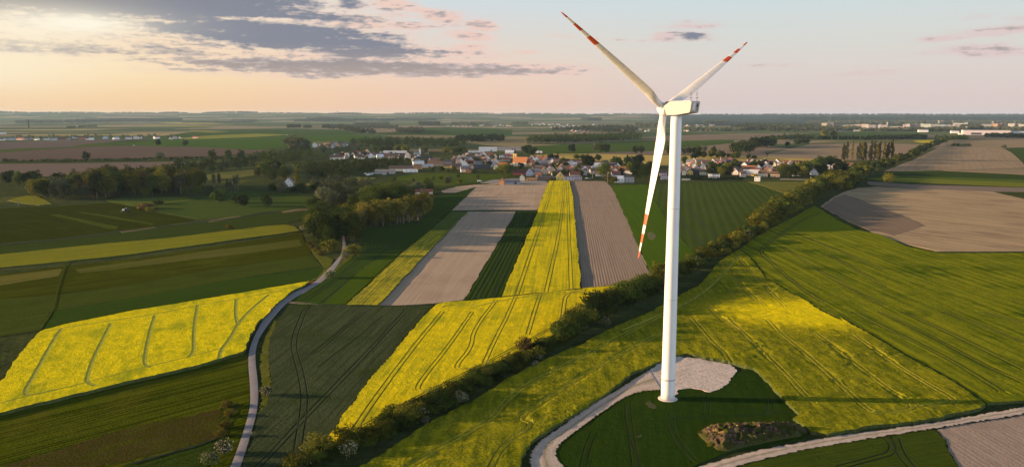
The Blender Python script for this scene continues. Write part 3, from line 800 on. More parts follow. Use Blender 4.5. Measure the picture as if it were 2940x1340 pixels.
# --- fields behind the turbine blade and tower, up to the village
mK = field_mat('bright_meadow_strip', (.085, .125, .016), (.065, .10, .016), None, along=direction('z5', (560, 100), (900, 760)), spacing=3, rows=.3, streak=(2, 80, .8), bmp=.2)
field('grain_field', S('z5', [(520, 88), (780, 78), (870, 250), (960, 400), (1110, 560), (1160, 610), (1020, 700), (900, 790), (835, 800), (735, 580), (640, 365), (570, 205)]), .34, mK, 'bright green wedge of corn right behind the turbine tower', jit=.2, seed=36)
mKg = field_mat('grey_green_crop', (.066, .082, .038), (.082, .096, .046), (.06, .085, .026), along=direction('z5', (1300, 70), (1500, 440)), spacing=7.5, rows=.9, crow=(.040, .052, .018), streak=(3, 80, .5), patch=(60, .4), bmp=.2)
field('grain_field', S('z5', [(785, 76), (1100, 66), (1540, 60), (1680, 100), (1830, 160), (1760, 260), (1690, 350), (1560, 430), (1440, 500), (1300, 560), (1170, 608), (1115, 560), (965, 400), (875, 250)]), .32, [mKg, DARK_TRACK], 'wide grey green lined corn field between the hedge and the village', jit=.2, seed=37, depth=.1,
      tracks=[(S('z5', [(870, 90), (1000, 300), (1120, 450), (1240, 575)]), 1.2, .7), (S('z5', [(960, 80), (1150, 330), (1360, 510)]), 1.2, .7), (S('z5', [(1750, 240), (1600, 350), (1430, 470), (1310, 545)]), 1.0, .6)])
mKy = field_mat('yellow_green_meadow', (.16, .16, .035), (.135, .14, .03), (.11, .125, .03), along=direction('z5', (1550, 60), (1830, 155)), streak=(3, 30, .7), bmp=.3)
field('meadow', S('z5', [(1545, 58), (1800, 56), (2090, 58), (2000, 120), (1835, 158), (1690, 98)]), .35, mKy, 'yellowish green meadow wedge below the eastern village trees', cat='meadow', jit=.3, seed=38)
field('bare_patch', S('z5', [(790, 440), (815, 432), (845, 450), (848, 480), (825, 497), (795, 485), (780, 465)]), .40, plain_mat('bare_patch_earth', (.12, .115, .05)), 'small bare tan spot in the bright green wedge beside the blade tip', cat='bare patch', jit=.8, seed=39)
field('ploughed_field', S('z3', [(1485, 125), (1600, 95), (1740, 80), (1920, 74), (1905, 80), (1745, 96), (1600, 140), (1500, 140)]), .14, mS2, 'narrow tan ploughed strip curving above the dark banded corn', jit=.2, seed=40)
field('meadow', S('k2', [(1750, 800), (1600, 760), (1300, 740), (1500, 700), (1800, 680), (2100, 690), (2500, 690), (2538, 700), (2250, 770), (1950, 800)]), .12, field_mat('village_paddock', (.085, .10, .026), (.065, .085, .022), (.11, .115, .035), streak=(4, 20, .5), bmp=.3), 'green paddock in front of the village farm buildings', cat='meadow', jit=.6, seed=41)
field('yard', S('k2', [(2230, 775), (2350, 745), (2538, 735)]) + S('k3', [(60, 735), (330, 755), (360, 775), (200, 785), (0, 792)]) + S('k2', [(2420, 790)]), .2, plain_mat('yard_concrete', (.26, .23, .21), scale=.1), 'grey gravel yard around the sheds at the village edge', cat='yard', jit=.5, seed=42)

# --- the crop round the turbine
def lodged(p):
    # wind-laid waves in the standing crop
    q = Vector((p[0] * .10 + p[1] * .05, p[1] * .26 - p[0] * .08, 3))
    m_ = max(0, mn.noise(Vector((p[0] / 26, p[1] / 26, 7))) + .25)
    return (1 - abs(mn.noise(q)) * 2) * 1.9 * m_


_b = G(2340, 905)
mR3 = rape('rape_fading', (.27, .255, .009), (.115, .13, .008), (.07, .09, .008), bloom=(_b.x, _b.y, 40, 26, (.80, .64, .008)), along=direction('z7', (460, 160), (930, 640)), streak=(2.0, 16, .7), patch=(24, .7), grain=.7, gamt=.7, bmp=.5, ripple=.9)  # bright yellow ellipse mixed into the fading crop colour
tr = [(S('z7', [(60, 40), (140, 130), (240, 250), (300, 290), (350, 370)]), .8, .5), (S('z7', [(330, 50), (430, 130), (600, 300), (740, 430), (930, 640), (990, 690)]), .8, .5), (S('z7', [(640, 60), (720, 150), (930, 320), (1100, 470), (1230, 590), (1390, 735), (1440, 755)]), .8, .5),
      (S('z7', [(1000, 160), (1200, 310), (1400, 470), (1560, 590), (1740, 700), (1720, 740), (1600, 755), (1400, 760)]), .8, .5), (S('z7', [(1290, 170), (1560, 370), (1800, 520), (2030, 650), (2040, 680), (1950, 695), (1760, 715)]), .8, .5),
      (S('z5', [(1330, 650), (1440, 780), (1640, 980)]), .8, .45), (S('z5', [(1490, 640), (1600, 770), (1830, 1000)]), .8, .45), (S('z5', [(1180, 930), (1350, 1100), (1480, 1174)]), .8, .45),
      (S('z5', [(1475, 620), (1340, 780), (1170, 925), (1000, 1010), (800, 1090), (600, 1174)]), 0, 1.0), (S('z6', [(1150, 30), (840, 190), (500, 370), (250, 490), (0, 640)]) + S('z4', [(1900, 800), (1500, 1010), (1250, 1174)]), .8, .5),
      (S('z6', [(1150, 160), (850, 320), (500, 520), (250, 690), (60, 810)]) + S('z4', [(2200, 840), (1950, 1000), (1860, 1174)]), .8, .5)]
R3PX = S('z4', [(600, 1400), (860, 1174), (1100, 1035), (1420, 818), (1730, 668), (2000, 498), (2300, 350), (2574, 235)]) + S('z6', [(830, 97), (1080, -5)]) + S('z5', [(1050, 895), (1180, 838), (1330, 650), (1480, 562), (1580, 650), (1680, 780), (1850, 880), (2000, 962), (2100, 1030), (2260, 1108)]) + \
       S('z7', [(1180, 40), (1280, 100), (1450, 190), (1720, 350), (2000, 500), (2150, 600), (2285, 695), (2250, 720), (2100, 755), (1900, 800), (1700, 830), (1440, 850), (1250, 895), (1100, 922), (960, 900), (900, 850), (835, 800), (872, 768), (830, 715), (700, 590), (540, 425), (480, 412), (350, 372), (180, 345), (40, 318)]) + \
       S('z6', [(1240, 330), (1140, 375), (940, 455), (760, 595), (620, 690), (500, 775), (380, 850), (250, 935), (160, 1000), (110, 1060), (85, 1120), (90, 1174), (110, 1400)])
field('rapeseed_field', R3PX, 1.1, [mR3, RAPE_TRACK, RAPE_SIDE], 'fading rapeseed field wrapped around the turbine, laid in waves by wind', jit=.35, grid=1.25, amp=.26, tracks=tr, depth=.5, drop=1.2, seed=43, wave=lodged)
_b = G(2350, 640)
mRG = rape('green_rape_slope', bloom=(_b.x + 12, _b.y, 46, 90, (.20, .23, .010)), c1=(.235, .24, .009), c2=(.125, .152, .007), c3=(.055, .086, .006), along=direction('z7', (1300, 20), (2400, 620)), spacing=6.5, rows=.45, crow=(.035, .052, .006), streak=(2.2, 70, 1.3), patch=(34, .9), grain=1.1, gamt=.7, bmp=.45, ripple=.5)  # sunlit brightness at the top of the slope is painted into the crop
tr = [(S('z7', [(1280, 0), (1500, 110), (1800, 250), (2100, 410), (2400, 600)]), 1, .6), (S('z7', [(1480, 0), (1900, 200), (2300, 420), (2560, 530)]), 1, .6), (S('z7', [(1650, 0), (2100, 200), (2574, 440)]), 1, .6), (S('z7', [(1950, 0), (2300, 120), (2574, 240)]), 1, .6), (S('z7', [(2250, 0), (2574, 90)]), 1, .6),
      (S('z5', [(1650, 600), (1640, 560), (1800, 440), (1960, 340), (2090, 290)]), 1, .6), (S('z5', [(1650, 600), (1800, 740), (1950, 860), (2100, 960)]), 1, .6), (S('z5', [(1800, 540), (2000, 680), (2300, 850), (2574, 990)]), 1, .6), (S('z5', [(1900, 450), (2200, 560), (2574, 720)]), 1, .6), (S('z5', [(2150, 600), (2400, 740), (2574, 850)]), 1, .6)]
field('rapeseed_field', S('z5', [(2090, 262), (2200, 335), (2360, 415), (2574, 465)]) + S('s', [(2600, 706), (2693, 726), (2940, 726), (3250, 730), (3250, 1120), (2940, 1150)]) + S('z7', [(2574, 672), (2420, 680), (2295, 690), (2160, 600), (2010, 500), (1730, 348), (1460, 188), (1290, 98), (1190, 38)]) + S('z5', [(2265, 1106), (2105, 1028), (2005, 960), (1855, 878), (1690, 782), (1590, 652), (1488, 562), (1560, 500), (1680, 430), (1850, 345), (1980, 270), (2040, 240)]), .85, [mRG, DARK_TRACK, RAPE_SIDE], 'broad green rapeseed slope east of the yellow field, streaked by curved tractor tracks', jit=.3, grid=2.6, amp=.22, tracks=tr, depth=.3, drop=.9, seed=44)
mT = field_mat('clover_round_turbine', (.021, .038, .010), (.029, .048, .011), (.038, .054, .012), along=direction('z6', (1000, 700), (1000, 1100)), spacing=3.4, rows=.3, crow=(.013, .026, .008), streak=(1.4, 14, .7), patch=(10, .6), grain=.6, bmp=.4)
field('grain_field', S('z6', [(420, 1174), (500, 1400), (1000, 1400), (1400, 1180)]) + S('z7', [(60, 1174), (240, 1100), (360, 1050), (600, 1030), (900, 960), (960, 912), (900, 850), (835, 800), (872, 768), (830, 715), (700, 590), (540, 425), (490, 425), (400, 470), (300, 540), (200, 605), (120, 600)]) + S('z6', [(1340, 575), (1300, 590), (1150, 588), (1020, 595), (900, 625), (760, 730), (520, 900), (370, 1010), (345, 1060)]), .28, [mT, DARK_TRACK], 'dark green crop triangle around the turbine base, scored by wheel ruts', jit=.25, grid=1.6, amp=.10, seed=45, depth=.2,
      tracks=[(S('z6', [(900, 690), (905, 800), (930, 950), (960, 1174)]), .8, .4), (S('z6', [(1240, 750), (1220, 840), (1260, 950), (1330, 1050), (1400, 1120)]), .8, .4), (S('z6', [(1480, 620), (1500, 700), (1490, 760)]), .8, .4), (S('z6', [(1250, 800), (1500, 795), (1800, 780), (2100, 760)]), .7, .35), (S('z6', [(880, 800), (900, 900), (1000, 1174)]), 0, .5), (S('z6', [(560, 1174), (600, 1000), (640, 920)]), .8, .35), (S('z6', [(1960, 780), (1975, 700), (1990, 640)]), .7, .3)])
for zz, pts in (('z6', [(1040, 820), (1075, 800), (1080, 812), (1060, 826)]), ('z6', [(960, 940), (990, 918), (1000, 940), (980, 950)]), ('z6', [(1050, 690), (1080, 672), (1110, 712), (1130, 725), (1090, 730), (1060, 722)])):
    field('bare_patch', S(zz, pts), .31, plain_mat('bare_ground', (.065, .066, .028), var=.3, scale=1.5), 'small bare soil patch in the dark crop near the turbine base', cat='bare patch', jit=.5, seed=int(pts[0][0]))
    bpy.context.scene.collection.objects[-1]['group'] = 'bare patches round the turbine'

# --- gravel
mPad = field_mat('crane_pad_gravel', (.64, .54, .47), (.52, .43, .37), (.44, .36, .30), along=direction('z6', (1300, 500), (1600, 420)), streak=(.9, 7, .8), patch=(8, .6), grain=.9, gamt=.7, bmp=.3, ripple=.4)
field('gravel_pad', S('z6', [(1225, 345), (1265, 335), (1300, 345), (1420, 355), (1560, 380), (1695, 402), (1722, 440), (1690, 500), (1620, 560), (1580, 585), (1515, 600), (1440, 585), (1335, 575), (1290, 590), (1280, 620), (1240, 640), (1200, 640), (1150, 590), (1020, 596), (900, 626), (860, 655), (800, 605), (960, 510), (1130, 390)]), .36, mPad, 'pale gravel crane pad behind the turbine tower with swirled wheel marks', cat='gravel pad', jit=.45, seed=46)
strip('gravel_road', S('z6', [(150, 1400), (168, 1174), (160, 1070), (215, 990), (390, 872), (620, 708), (810, 598), (960, 508), (1060, 440)]), S('z6', [(560, 1400), (420, 1174), (365, 1115), (352, 1060), (375, 1005), (500, 905), (700, 760), (880, 640), (1000, 600), (1150, 590)]), .42, GRAVEL, 'pale curved gravel access road leading to the turbine pad', 'gravel road', edge=.5)
strip('gravel_road', S('z7', [(3400, 540), (2574, 718), (2200, 785), (1900, 838), (1440, 900), (1150, 940), (900, 985), (700, 1020), (500, 1062), (290, 1120), (100, 1174), (-500, 1340)]), S('z7', [(3400, 590), (2574, 775), (2200, 830), (1900, 882), (1440, 950), (1150, 1000), (900, 1045), (760, 1075), (600, 1115), (500, 1140), (380, 1174), (-200, 1370)]), .40, GRAVEL, 'straight pale gravel farm road crossing below the rapeseed field', 'gravel road', n=220, edge=.5)
mB1 = field_mat('dark_potato_rows', (.046, .058, .016), (.06, .07, .018), (.075, .08, .02), along=direction('z7', (800, 1080), (1880, 900)), spacing=1.5, rows=.22, crow=(.022, .03, .008), streak=(.9, 20, .9), patch=(14, .6), grain=.7, bmp=.35, rowbump=.15)
field('grain_field', S('z7', [(0, 1290), (390, 1180), (800, 1075), (1150, 1005), (1440, 956), (1890, 890), (1960, 960), (2080, 1174), (2200, 1400), (0, 1400)]), .3, [mB1, DARK_TRACK], 'dark green field below the straight gravel road with a forked wheel track', jit=.25, grid=2.2, amp=.08, seed=47, depth=.2,
      tracks=[(S('z7', [(1530, 945), (1590, 1010), (1570, 1070), (1480, 1095), (1180, 1174)]), .8, .5), (S('z7', [(1600, 945), (1650, 1090), (1760, 1200)]), .9, .6)])
mB2 = field_mat('pale_seedbed', (.37, .285, .225), (.31, .235, .185), (.28, .215, .17), along=direction('z7', (1960, 900), (2400, 1174)), spacing=1.6, rows=.1, crow=(.26, .2, .155), streak=(1.0, 18, 1.0), patch=(12, .7), grain=.7, bmp=.15, rowbump=.1, ripple=.3)
field('ploughed_field', S('z7', [(1900, 888), (2200, 836), (2574, 784), (3400, 610), (3400, 1400), (2210, 1400), (2085, 1174), (1965, 960)]), .14, mB2, 'pale harrowed seedbed in the corner below the gravel road', seed=48)

# --- fields east of the hedge, towards the town
ED = direction('k4', (900, 825), (2230, 865))
mE1 = field_mat('tan_seedbed', (.46, .335, .19), (.34, .245, .15), (.26, .188, .12), along=direction('k4', (1000, 900), (2538, 1060)), spacing=5, rows=.3, crow=(.22, .165, .11), streak=(5, 70, 1.2), patch=(45, .8), bmp=.2, ripple=.3)
field('ploughed_field', S('k4', [(525, 1010), (640, 920), (770, 860), (900, 826), (1100, 815), (1500, 836), (2230, 866), (2538, 936)]) + S('s', [(3050, 595), (3250, 640), (3250, 720), (2940, 721), (2693, 721), (2600, 700), (2520, 672), (2440, 638)]), .14, mE1, 'big tan ploughed field with dark sweeping bands above the green slope', seed=49)
field('ploughed_field', S('k4', [(545, 1016), (640, 945), (745, 890), (900, 935), (1060, 1000), (1250, 1070), (1500, 1165), (1560, 1200), (1250, 1300), (1000, 1230), (760, 1140)]), .17, field_mat('dark_soil_band', (.255, .185, .128), (.215, .155, .108), None, along=direction('k4', (745, 890), (1500, 1165)), streak=(4, 80, .8), bmp=.2), 'darker corner band of the big tan ploughed field', seed=491)  # darker band laid over the tan soil
for (nm, pp, z, mm, lb) in (
    ('ploughed_field', [(985, 762), (1400, 790), (2538, 826), (3000, 850), (3000, 890), (2538, 866), (2230, 862), (1500, 832), (1150, 808), (1000, 795)], .18, field_mat('taupe_soil', (.20, .155, .125), (.235, .18, .145), None, along=ED, streak=(5, 90, .5), bmp=.1), 'thin taupe ploughed strip behind the lone tree east of the hedge'),
    ('rapeseed_field', [(980, 738), (1200, 722), (2538, 778), (3000, 800), (3000, 838), (2538, 815), (1300, 766)], .5, field_mat('bright_green_yellow', (.17, .185, .02), (.14, .16, .02), None, along=ED, streak=(5, 90, .5), bmp=.2), 'thin bright yellow green strip east of the hedge'),
    ('grain_field', [(1000, 732), (1200, 705), (1600, 715), (2538, 748), (3000, 760), (3000, 796), (2538, 774), (1200, 718)], .4, field_mat('mid_green_strip', (.085, .105, .035), (.10, .115, .04), None, along=ED, streak=(5, 90, .6), bmp=.2), 'mid green strip above the bright yellow green strip'),
    ('grain_field', [(1180, 690), (1250, 662), (1700, 655), (2538, 698), (3000, 715), (3000, 755), (2538, 744), (1600, 712)], .42, field_mat('deep_green_strip', (.040, .056, .026), (.048, .064, .03), None, along=ED, streak=(5, 90, .5), bmp=.2), 'deep green strip below the tan field east of the hedge'),
    ('ploughed_field', [(1720, 655), (2000, 645), (2538, 632), (3000, 640), (3000, 715), (2538, 694), (2000, 668)], .2, field_mat('straw_soil', (.28, .215, .14), (.24, .185, .12), None, along=ED, streak=(5, 90, .5), bmp=.1), 'thin straw coloured strip tapering towards the hedge'),
    ('grain_field', [(1780, 652), (2200, 640), (2538, 628), (3000, 615), (3000, 636), (2538, 630)], .44, field_mat('thin_dark_green', (.05, .065, .025), (.06, .075, .03), None, along=ED), 'sliver of dark green corn along the tan field'),
    ('ploughed_field', [(1700, 421), (2000, 426), (2330, 436), (2420, 480), (2538, 590), (2538, 630), (2000, 645), (1600, 655), (1150, 661), (1280, 610), (1440, 550)], .16, field_mat('warm_tan_field', (.35, .26, .165), (.30, .22, .14), (.25, .185, .12), along=direction('k4', (1500, 440), (1300, 650)), spacing=9, rows=.2, streak=(7, 150, .7), patch=(90, .5), bmp=.15), 'large warm tan field east of the hedge with faint furrows'),
    ('grain_field', [(2345, 432), (2538, 428), (3000, 430), (3000, 600), (2538, 572), (2430, 480)], .4, field_mat('bluish_green_field', (.05, .068, .032), (.06, .078, .036), None, along=ED, streak=(6, 90, .6)), 'bluish green field at the edge of the warm tan field'),
    ('ploughed_field', [(1850, 362), (2100, 355), (2538, 346), (3000, 345), (3000, 425), (2538, 424), (2330, 430), (1745, 416)], .2, field_mat('tan_strips', (.32, .24, .145), (.25, .19, .115), (.13, .13, .05), along=direction('k4', (1850, 400), (2538, 400)), streak=(14, 300, 1.0), patch=(120, .5), bmp=.1), 'tan strip field near the town with thin green bands'),
    ('rapeseed_field', [(1440, 361), (1600, 352), (1772, 354), (1752, 380), (1620, 380), (1500, 376)], .8, field_mat('far_rape', (.50, .42, .02), (.40, .35, .02), None, along=ED, streak=(6, 100, .5)), 'small bright yellow field near the top of the long hedge'),
    ('ploughed_field', [(0, 492), (200, 440), (430, 392), (900, 386), (1300, 395), (1605, 405), (1480, 470), (1370, 515), (1250, 552), (900, 556), (500, 552), (0, 542)], .2, field_mat('field_behind_poplars', (.30, .225, .145), (.26, .195, .13), (.20, .155, .11), along=direction('k4', (0, 500), (1500, 470)), streak=(14, 300, .9), patch=(110, .5), bmp=.1), 'broad tan field behind the row of poplars'),
    ('grain_field', [(380, 385), (700, 365), (1200, 350), (1450, 352), (1500, 378), (1620, 384), (1600, 402), (1300, 392), (900, 383)], .3, field_mat('thin_olive_far', (.13, .125, .05), (.17, .15, .07), (.10, .11, .04), along=direction('k4', (400, 380), (1500, 370)), streak=(14, 300, 1.0)), 'banded olive and tan fields beyond the poplars'),
    ('meadow', [(1000, 570), (1130, 556), (1290, 553), (1180, 620), (1080, 640), (960, 600)], .3, field_mat('poplar_grass', (.13, .14, .035), (.11, .125, .03), None), 'pale green meadow at the foot of the poplars'),
    ('grain_field', [(-100, 320), (200, 300), (600, 280), (1000, 276), (1500, 290), (1350, 318), (1100, 345), (700, 352), (300, 335)], .3, field_mat('far_teal_field', (.055, .078, .040), (.065, .086, .045), (.09, .095, .055), along=direction('k4', (0, 310), (1500, 300)), streak=(25, 400, .8)), 'flat dark green field in front of the town blocks'),
    ('ploughed_field', [(1340, 318), (1500, 300), (2000, 305), (2400, 310), (2700, 320), (2700, 345), (2200, 345), (1800, 348), (1500, 330)], .3, field_mat('far_taupe_field', (.15, .125, .095), (.18, .15, .11), None, along=direction('k4', (0, 310), (1500, 300)), streak=(25, 400, .8)), 'flat taupe field below the white warehouse')):
    if max(p[0] for p in pp) >= 3000: pp = [(min(p[0], 2950), p[1]) for p in pp]
    field(nm, S('k4', pp), z, mm, lb, cat='meadow' if nm == 'meadow' else 'field', seed=50 + int(z * 100))

# --- fields around and behind the village
FD = direction('k3', (300, 495), (1800, 505))
for (nm, zn, pp, z, mm, lb) in (
    ('rapeseed_field', 'k3', [(225, 500), (420, 488), (800, 490), (1400, 502), (1850, 508), (2538, 522), (2700, 530), (3300, 545), (3290, 560), (2538, 560), (2000, 600), (1400, 606), (1100, 575), (500, 535)], .5, field_mat('flowering_gold', (.47, .345, .10), (.40, .30, .09), (.44, .35, .08), along=FD, streak=(7, 200, .8), patch=(100, .4)), 'long golden field behind the village roofs'),
    ('ploughed_field', 'k3', [(700, 488), (1050, 470), (1500, 462), (1750, 425), (2200, 385), (2450, 400), (2760, 435), (2500, 470), (2540, 518), (1850, 503), (1400, 496), (900, 490)], .4, field_mat('tan_beyond', (.245, .185, .13), (.21, .16, .115), None, along=FD, streak=(10, 200, .7)), 'tan field beyond the golden field with a row of roadside trees'),
    ('grain_field', 'k3', [(60, 425), (500, 398), (900, 375), (1285, 356), (1700, 360), (2200, 352), (2190, 382), (1740, 422), (1450, 458), (1040, 466), (690, 484), (420, 480), (200, 470)], .35, field_mat('green_beyond', (.062, .088, .036), (.072, .098, .04), None, along=FD, streak=(10, 200, .8)), 'dark green field sloping behind the golden field'),
    ('ploughed_field', 'k3', [(-500, 368), (-150, 330), (0, 318), (200, 322), (150, 345), (160, 390), (480, 400), (60, 420), (-250, 405)], .4, field_mat('straw_beyond', (.26, .215, .11), (.22, .185, .10), None, along=FD, streak=(10, 200, .7)), 'pale straw field beside the far wood'),
    ('ploughed_field', 'k3', [(1280, 330), (1500, 310), (2000, 300), (2538, 292), (2900, 300), (2538, 318), (2200, 345), (1700, 352), (1290, 350)], .4, field_mat('tan_beyond_upper', (.23, .18, .125), (.2, .155, .11), (.09, .10, .045), along=FD, streak=(20, 300, .9), patch=(200, .6)), 'banded tan field beyond the tower'),
    ('grain_field', 'k2', [(-20, 330), (930, 300), (1130, 320), (1180, 345), (950, 368), (880, 378), (560, 365), (450, 380), (280, 420), (0, 452), (-600, 420), (-900, 415), (-1200, 405), (-1650, 392), (-1300, 360), (-900, 342)], .3, field_mat('green_plain', (.060, .100, .030), (.070, .110, .034), (.075, .10, .04), along=direction('k2', (0, 400), (900, 330)), streak=(12, 300, .8)), 'wide fresh green field west of the village woods'),
    ('grain_field', 'k2', [(-200, 245), (300, 238), (880, 250), (1000, 290), (930, 298), (0, 325), (-300, 322), (-1000, 325), (-700, 280)], .4, field_mat('bluish_plain', (.052, .080, .040), (.062, .088, .044), (.09, .10, .05), along=direction('k2', (0, 300), (900, 270)), streak=(25, 400, .9)), 'bluish green field beyond the fresh green one'),
    ('grain_field', 'k2', [(1180, 285), (1410, 270), (1660, 230), (1900, 225), (2538, 250), (2538, 300), (2000, 305), (1300, 300)], .4, field_mat('bluish_plain_two', (.050, .075, .038), (.058, .084, .042), None, along=FD, streak=(25, 400, .8)), 'bluish green field behind the far tree belts'),
    ('ploughed_field', 'k2', [(1250, 310), (1500, 302), (2000, 308), (2150, 302), (1950, 330), (1850, 335), (1400, 322)], .45, field_mat('straw_plain', (.21, .18, .10), (.18, .155, .09), None, along=FD, streak=(15, 300, .7)), 'straw coloured strip behind the village tree belt'),
    ('rapeseed_field', 'k1', [(1810, 330), (2100, 305), (2538, 290), (2900, 298), (2538, 322), (2100, 338), (1830, 347)], .6, field_mat('far_rape_strip', (.28, .27, .04), (.20, .21, .04), (.10, .13, .04), along=direction('k1', (1900, 330), (2538, 300)), streak=(12, 300, .9), patch=(160, .7)), 'thin yellow strip on the western plain beyond the hamlet'),
    ('rapeseed_field', 'k1', [(1545, 178), (1800, 178), (2140, 184), (2220, 190), (1900, 192), (1650, 186)], .8, field_mat('far_rape_strip_two', (.40, .36, .03), (.30, .28, .03), None, along=FD, streak=(20, 300, .6)), 'thin vivid yellow streak on the distant plain'),
    ('rapeseed_field', 'k1', [(1400, 200), (1700, 205), (2150, 215), (2180, 222), (1800, 222), (1500, 210)], .8, field_mat('far_rape_strip_three', (.27, .26, .04), (.22, .22, .04), None, along=FD, streak=(20, 300, .6)), 'dull yellow streak below the vivid one on the distant plain'),
    ('rapeseed_field', 'k1', [(1880, 252), (2050, 256), (2280, 272), (2100, 282), (1900, 270)], .8, field_mat('far_rape_strip_four', (.20, .205, .04), (.17, .18, .04), None, along=FD, streak=(20, 300, .6)), 'faint yellow green streak above the hamlet on the plain'),
    ('ploughed_field', 'k1', [(-300, 378), (0, 374), (700, 355), (1400, 342), (1560, 352), (860, 390), (700, 420), (0, 444), (-300, 450)], .3, field_mat('violet_soil', (.145, .112, .098), (.125, .098, .086), None, along=direction('k1', (0, 410), (1300, 350)), streak=(8, 200, .7)), 'violet brown ploughed field below the western hamlet'),
    ('grain_field', 'k1', [(0, 446), (700, 422), (860, 392), (1300, 400), (1000, 414), (600, 435), (0, 472), (-300, 490), (-300, 455)], .3, field_mat('olive_band_plain', (.08, .09, .036), (.09, .10, .04), None, along=direction('k1', (0, 460), (900, 410)), streak=(8, 200, .7)), 'thin olive band between two brown ploughed fields'),
    ('ploughed_field', 'k1', [(-300, 492), (0, 474), (600, 437), (1000, 416), (1450, 411), (2000, 425), (2538, 446), (2700, 450), (2538, 480), (2100, 510), (1650, 525), (800, 545), (0, 562), (-300, 575)], .25, field_mat('brown_plain', (.135, .098, .076), (.115, .083, .065), (.15, .112, .085), along=direction('k1', (0, 520), (1400, 440)), streak=(7, 200, .7), patch=(120, .5)), 'broad brown ploughed field west of the village'),
    ('grain_field', 'k1', [(-300, 565), (100, 560), (900, 556), (1660, 548), (1700, 562), (900, 574), (0, 584), (-300, 590)], .3, field_mat('dark_lane_grass', (.045, .055, .02), (.06, .07, .025), None), 'dark grassy lane below the long low hedge'),
    ('ploughed_field', 'k1', [(-300, 590), (0, 588), (700, 582), (1200, 575), (1700, 566), (1900, 580), (1750, 640), (1400, 660), (900, 680), (520, 712), (0, 714), (-300, 716)], .2, field_mat('taupe_plain', (.175, .132, .108), (.155, .117, .096), None, along=direction('k1', (0, 650), (1600, 590)), streak=(6, 200, .7)), 'taupe ploughed field behind the dense wood'),
    ('grain_field', 'k1', [(2050, 700), (2200, 670), (2538, 640), (2700, 640), (2538, 700), (2400, 720), (2060, 748)], .3, field_mat('yellow_meadow_strip', (.17, .165, .04), (.12, .135, .04), (.08, .10, .03), along=direction('k1', (2050, 720), (2538, 680)), streak=(3, 60, .8)), 'sunlit yellow meadow strip beyond the birch trees'),  # yellowish meadow colours with streaks
    ('meadow', 'k2', [(490, 790), (600, 768), (830, 735), (1000, 715), (1190, 728), (1150, 745), (1050, 765), (900, 775), (700, 790), (560, 800)], .25, field_mat('pale_hay_field', (.24, .21, .07), (.17, .165, .05), (.11, .12, .04), along=direction('k2', (560, 790), (1180, 725)), streak=(2, 50, .9)), 'pale hay field below the parked cars'),  # pale hay colours with streaks
    ('rapeseed_field', 'k2', [(830, 740), (1000, 716), (1190, 728), (1060, 745), (880, 760)], .45, field_mat('small_yellow_rape', (.34, .30, .04), (.26, .245, .04), None), 'small yellow plot below the scrap yard'),  # plain yellow crop colours
    ('meadow', 'k2', [(0, 700), (100, 640), (420, 575), (600, 570), (450, 620), (200, 660), (150, 700)], .25, field_mat('strip_by_river', (.11, .12, .03), (.085, .10, .03), None), 'narrow light green meadow inside the western tree belt')):
    field(nm, S(zn, pp), z, mm, lb, cat='meadow' if nm == 'meadow' else 'field', seed=int(abs(pp[0][0]) + abs(pp[1][1])) % 97)

# ---------------------------------------------------------------- wind turbine
WHITE = plain_mat('turbine_white_paint', (.68, .67, .66), rough=.45, var=.03, scale=.25, spec=.35)
GREYBAND = plain_mat('grey_joint_band', (.42, .40, .41), rough=.5)
CONCRETE = plain_mat('foundation_concrete', (.52, .46, .43), var=.15, scale=1.2)
DARKOPEN = plain_mat('dark_opening', (.02, .02, .022))
METAL_DARK = plain_mat('mast_metal', (.10, .06, .055), rough=.5, spec=.3)


def blade_material():
    m, nt, b = new_mat('blade_paint')
    at = nt.nodes.new('ShaderNodeUVMap'); at.uv_map = 'UVMap'
    u, v, _ = separate(nt, X(nt, at.outputs[0]))
    red = None
    for a, bb in ((.687, .762), (.822, .885), (.945, 1.2)):
        s = v._m('GREATER_THAN', a) * v._m('LESS_THAN', bb)
        red = s if red is None else red + s
    n = noise(nt, combine(nt, u * 3, v * 40, 0.0), 1.0, 4.0)
    w = mixc(nt, n.smooth(.3, .75), (.66, .64, .62), (.56, .54, .51))
    c = mixc(nt, red, w, (.50, .075, .022))
    nt.links.new(c.s, b.inputs['Base Color'])
    b.inputs['Roughness'].default_value = .42; b.inputs['Specular IOR Level'].default_value = .35
    return m


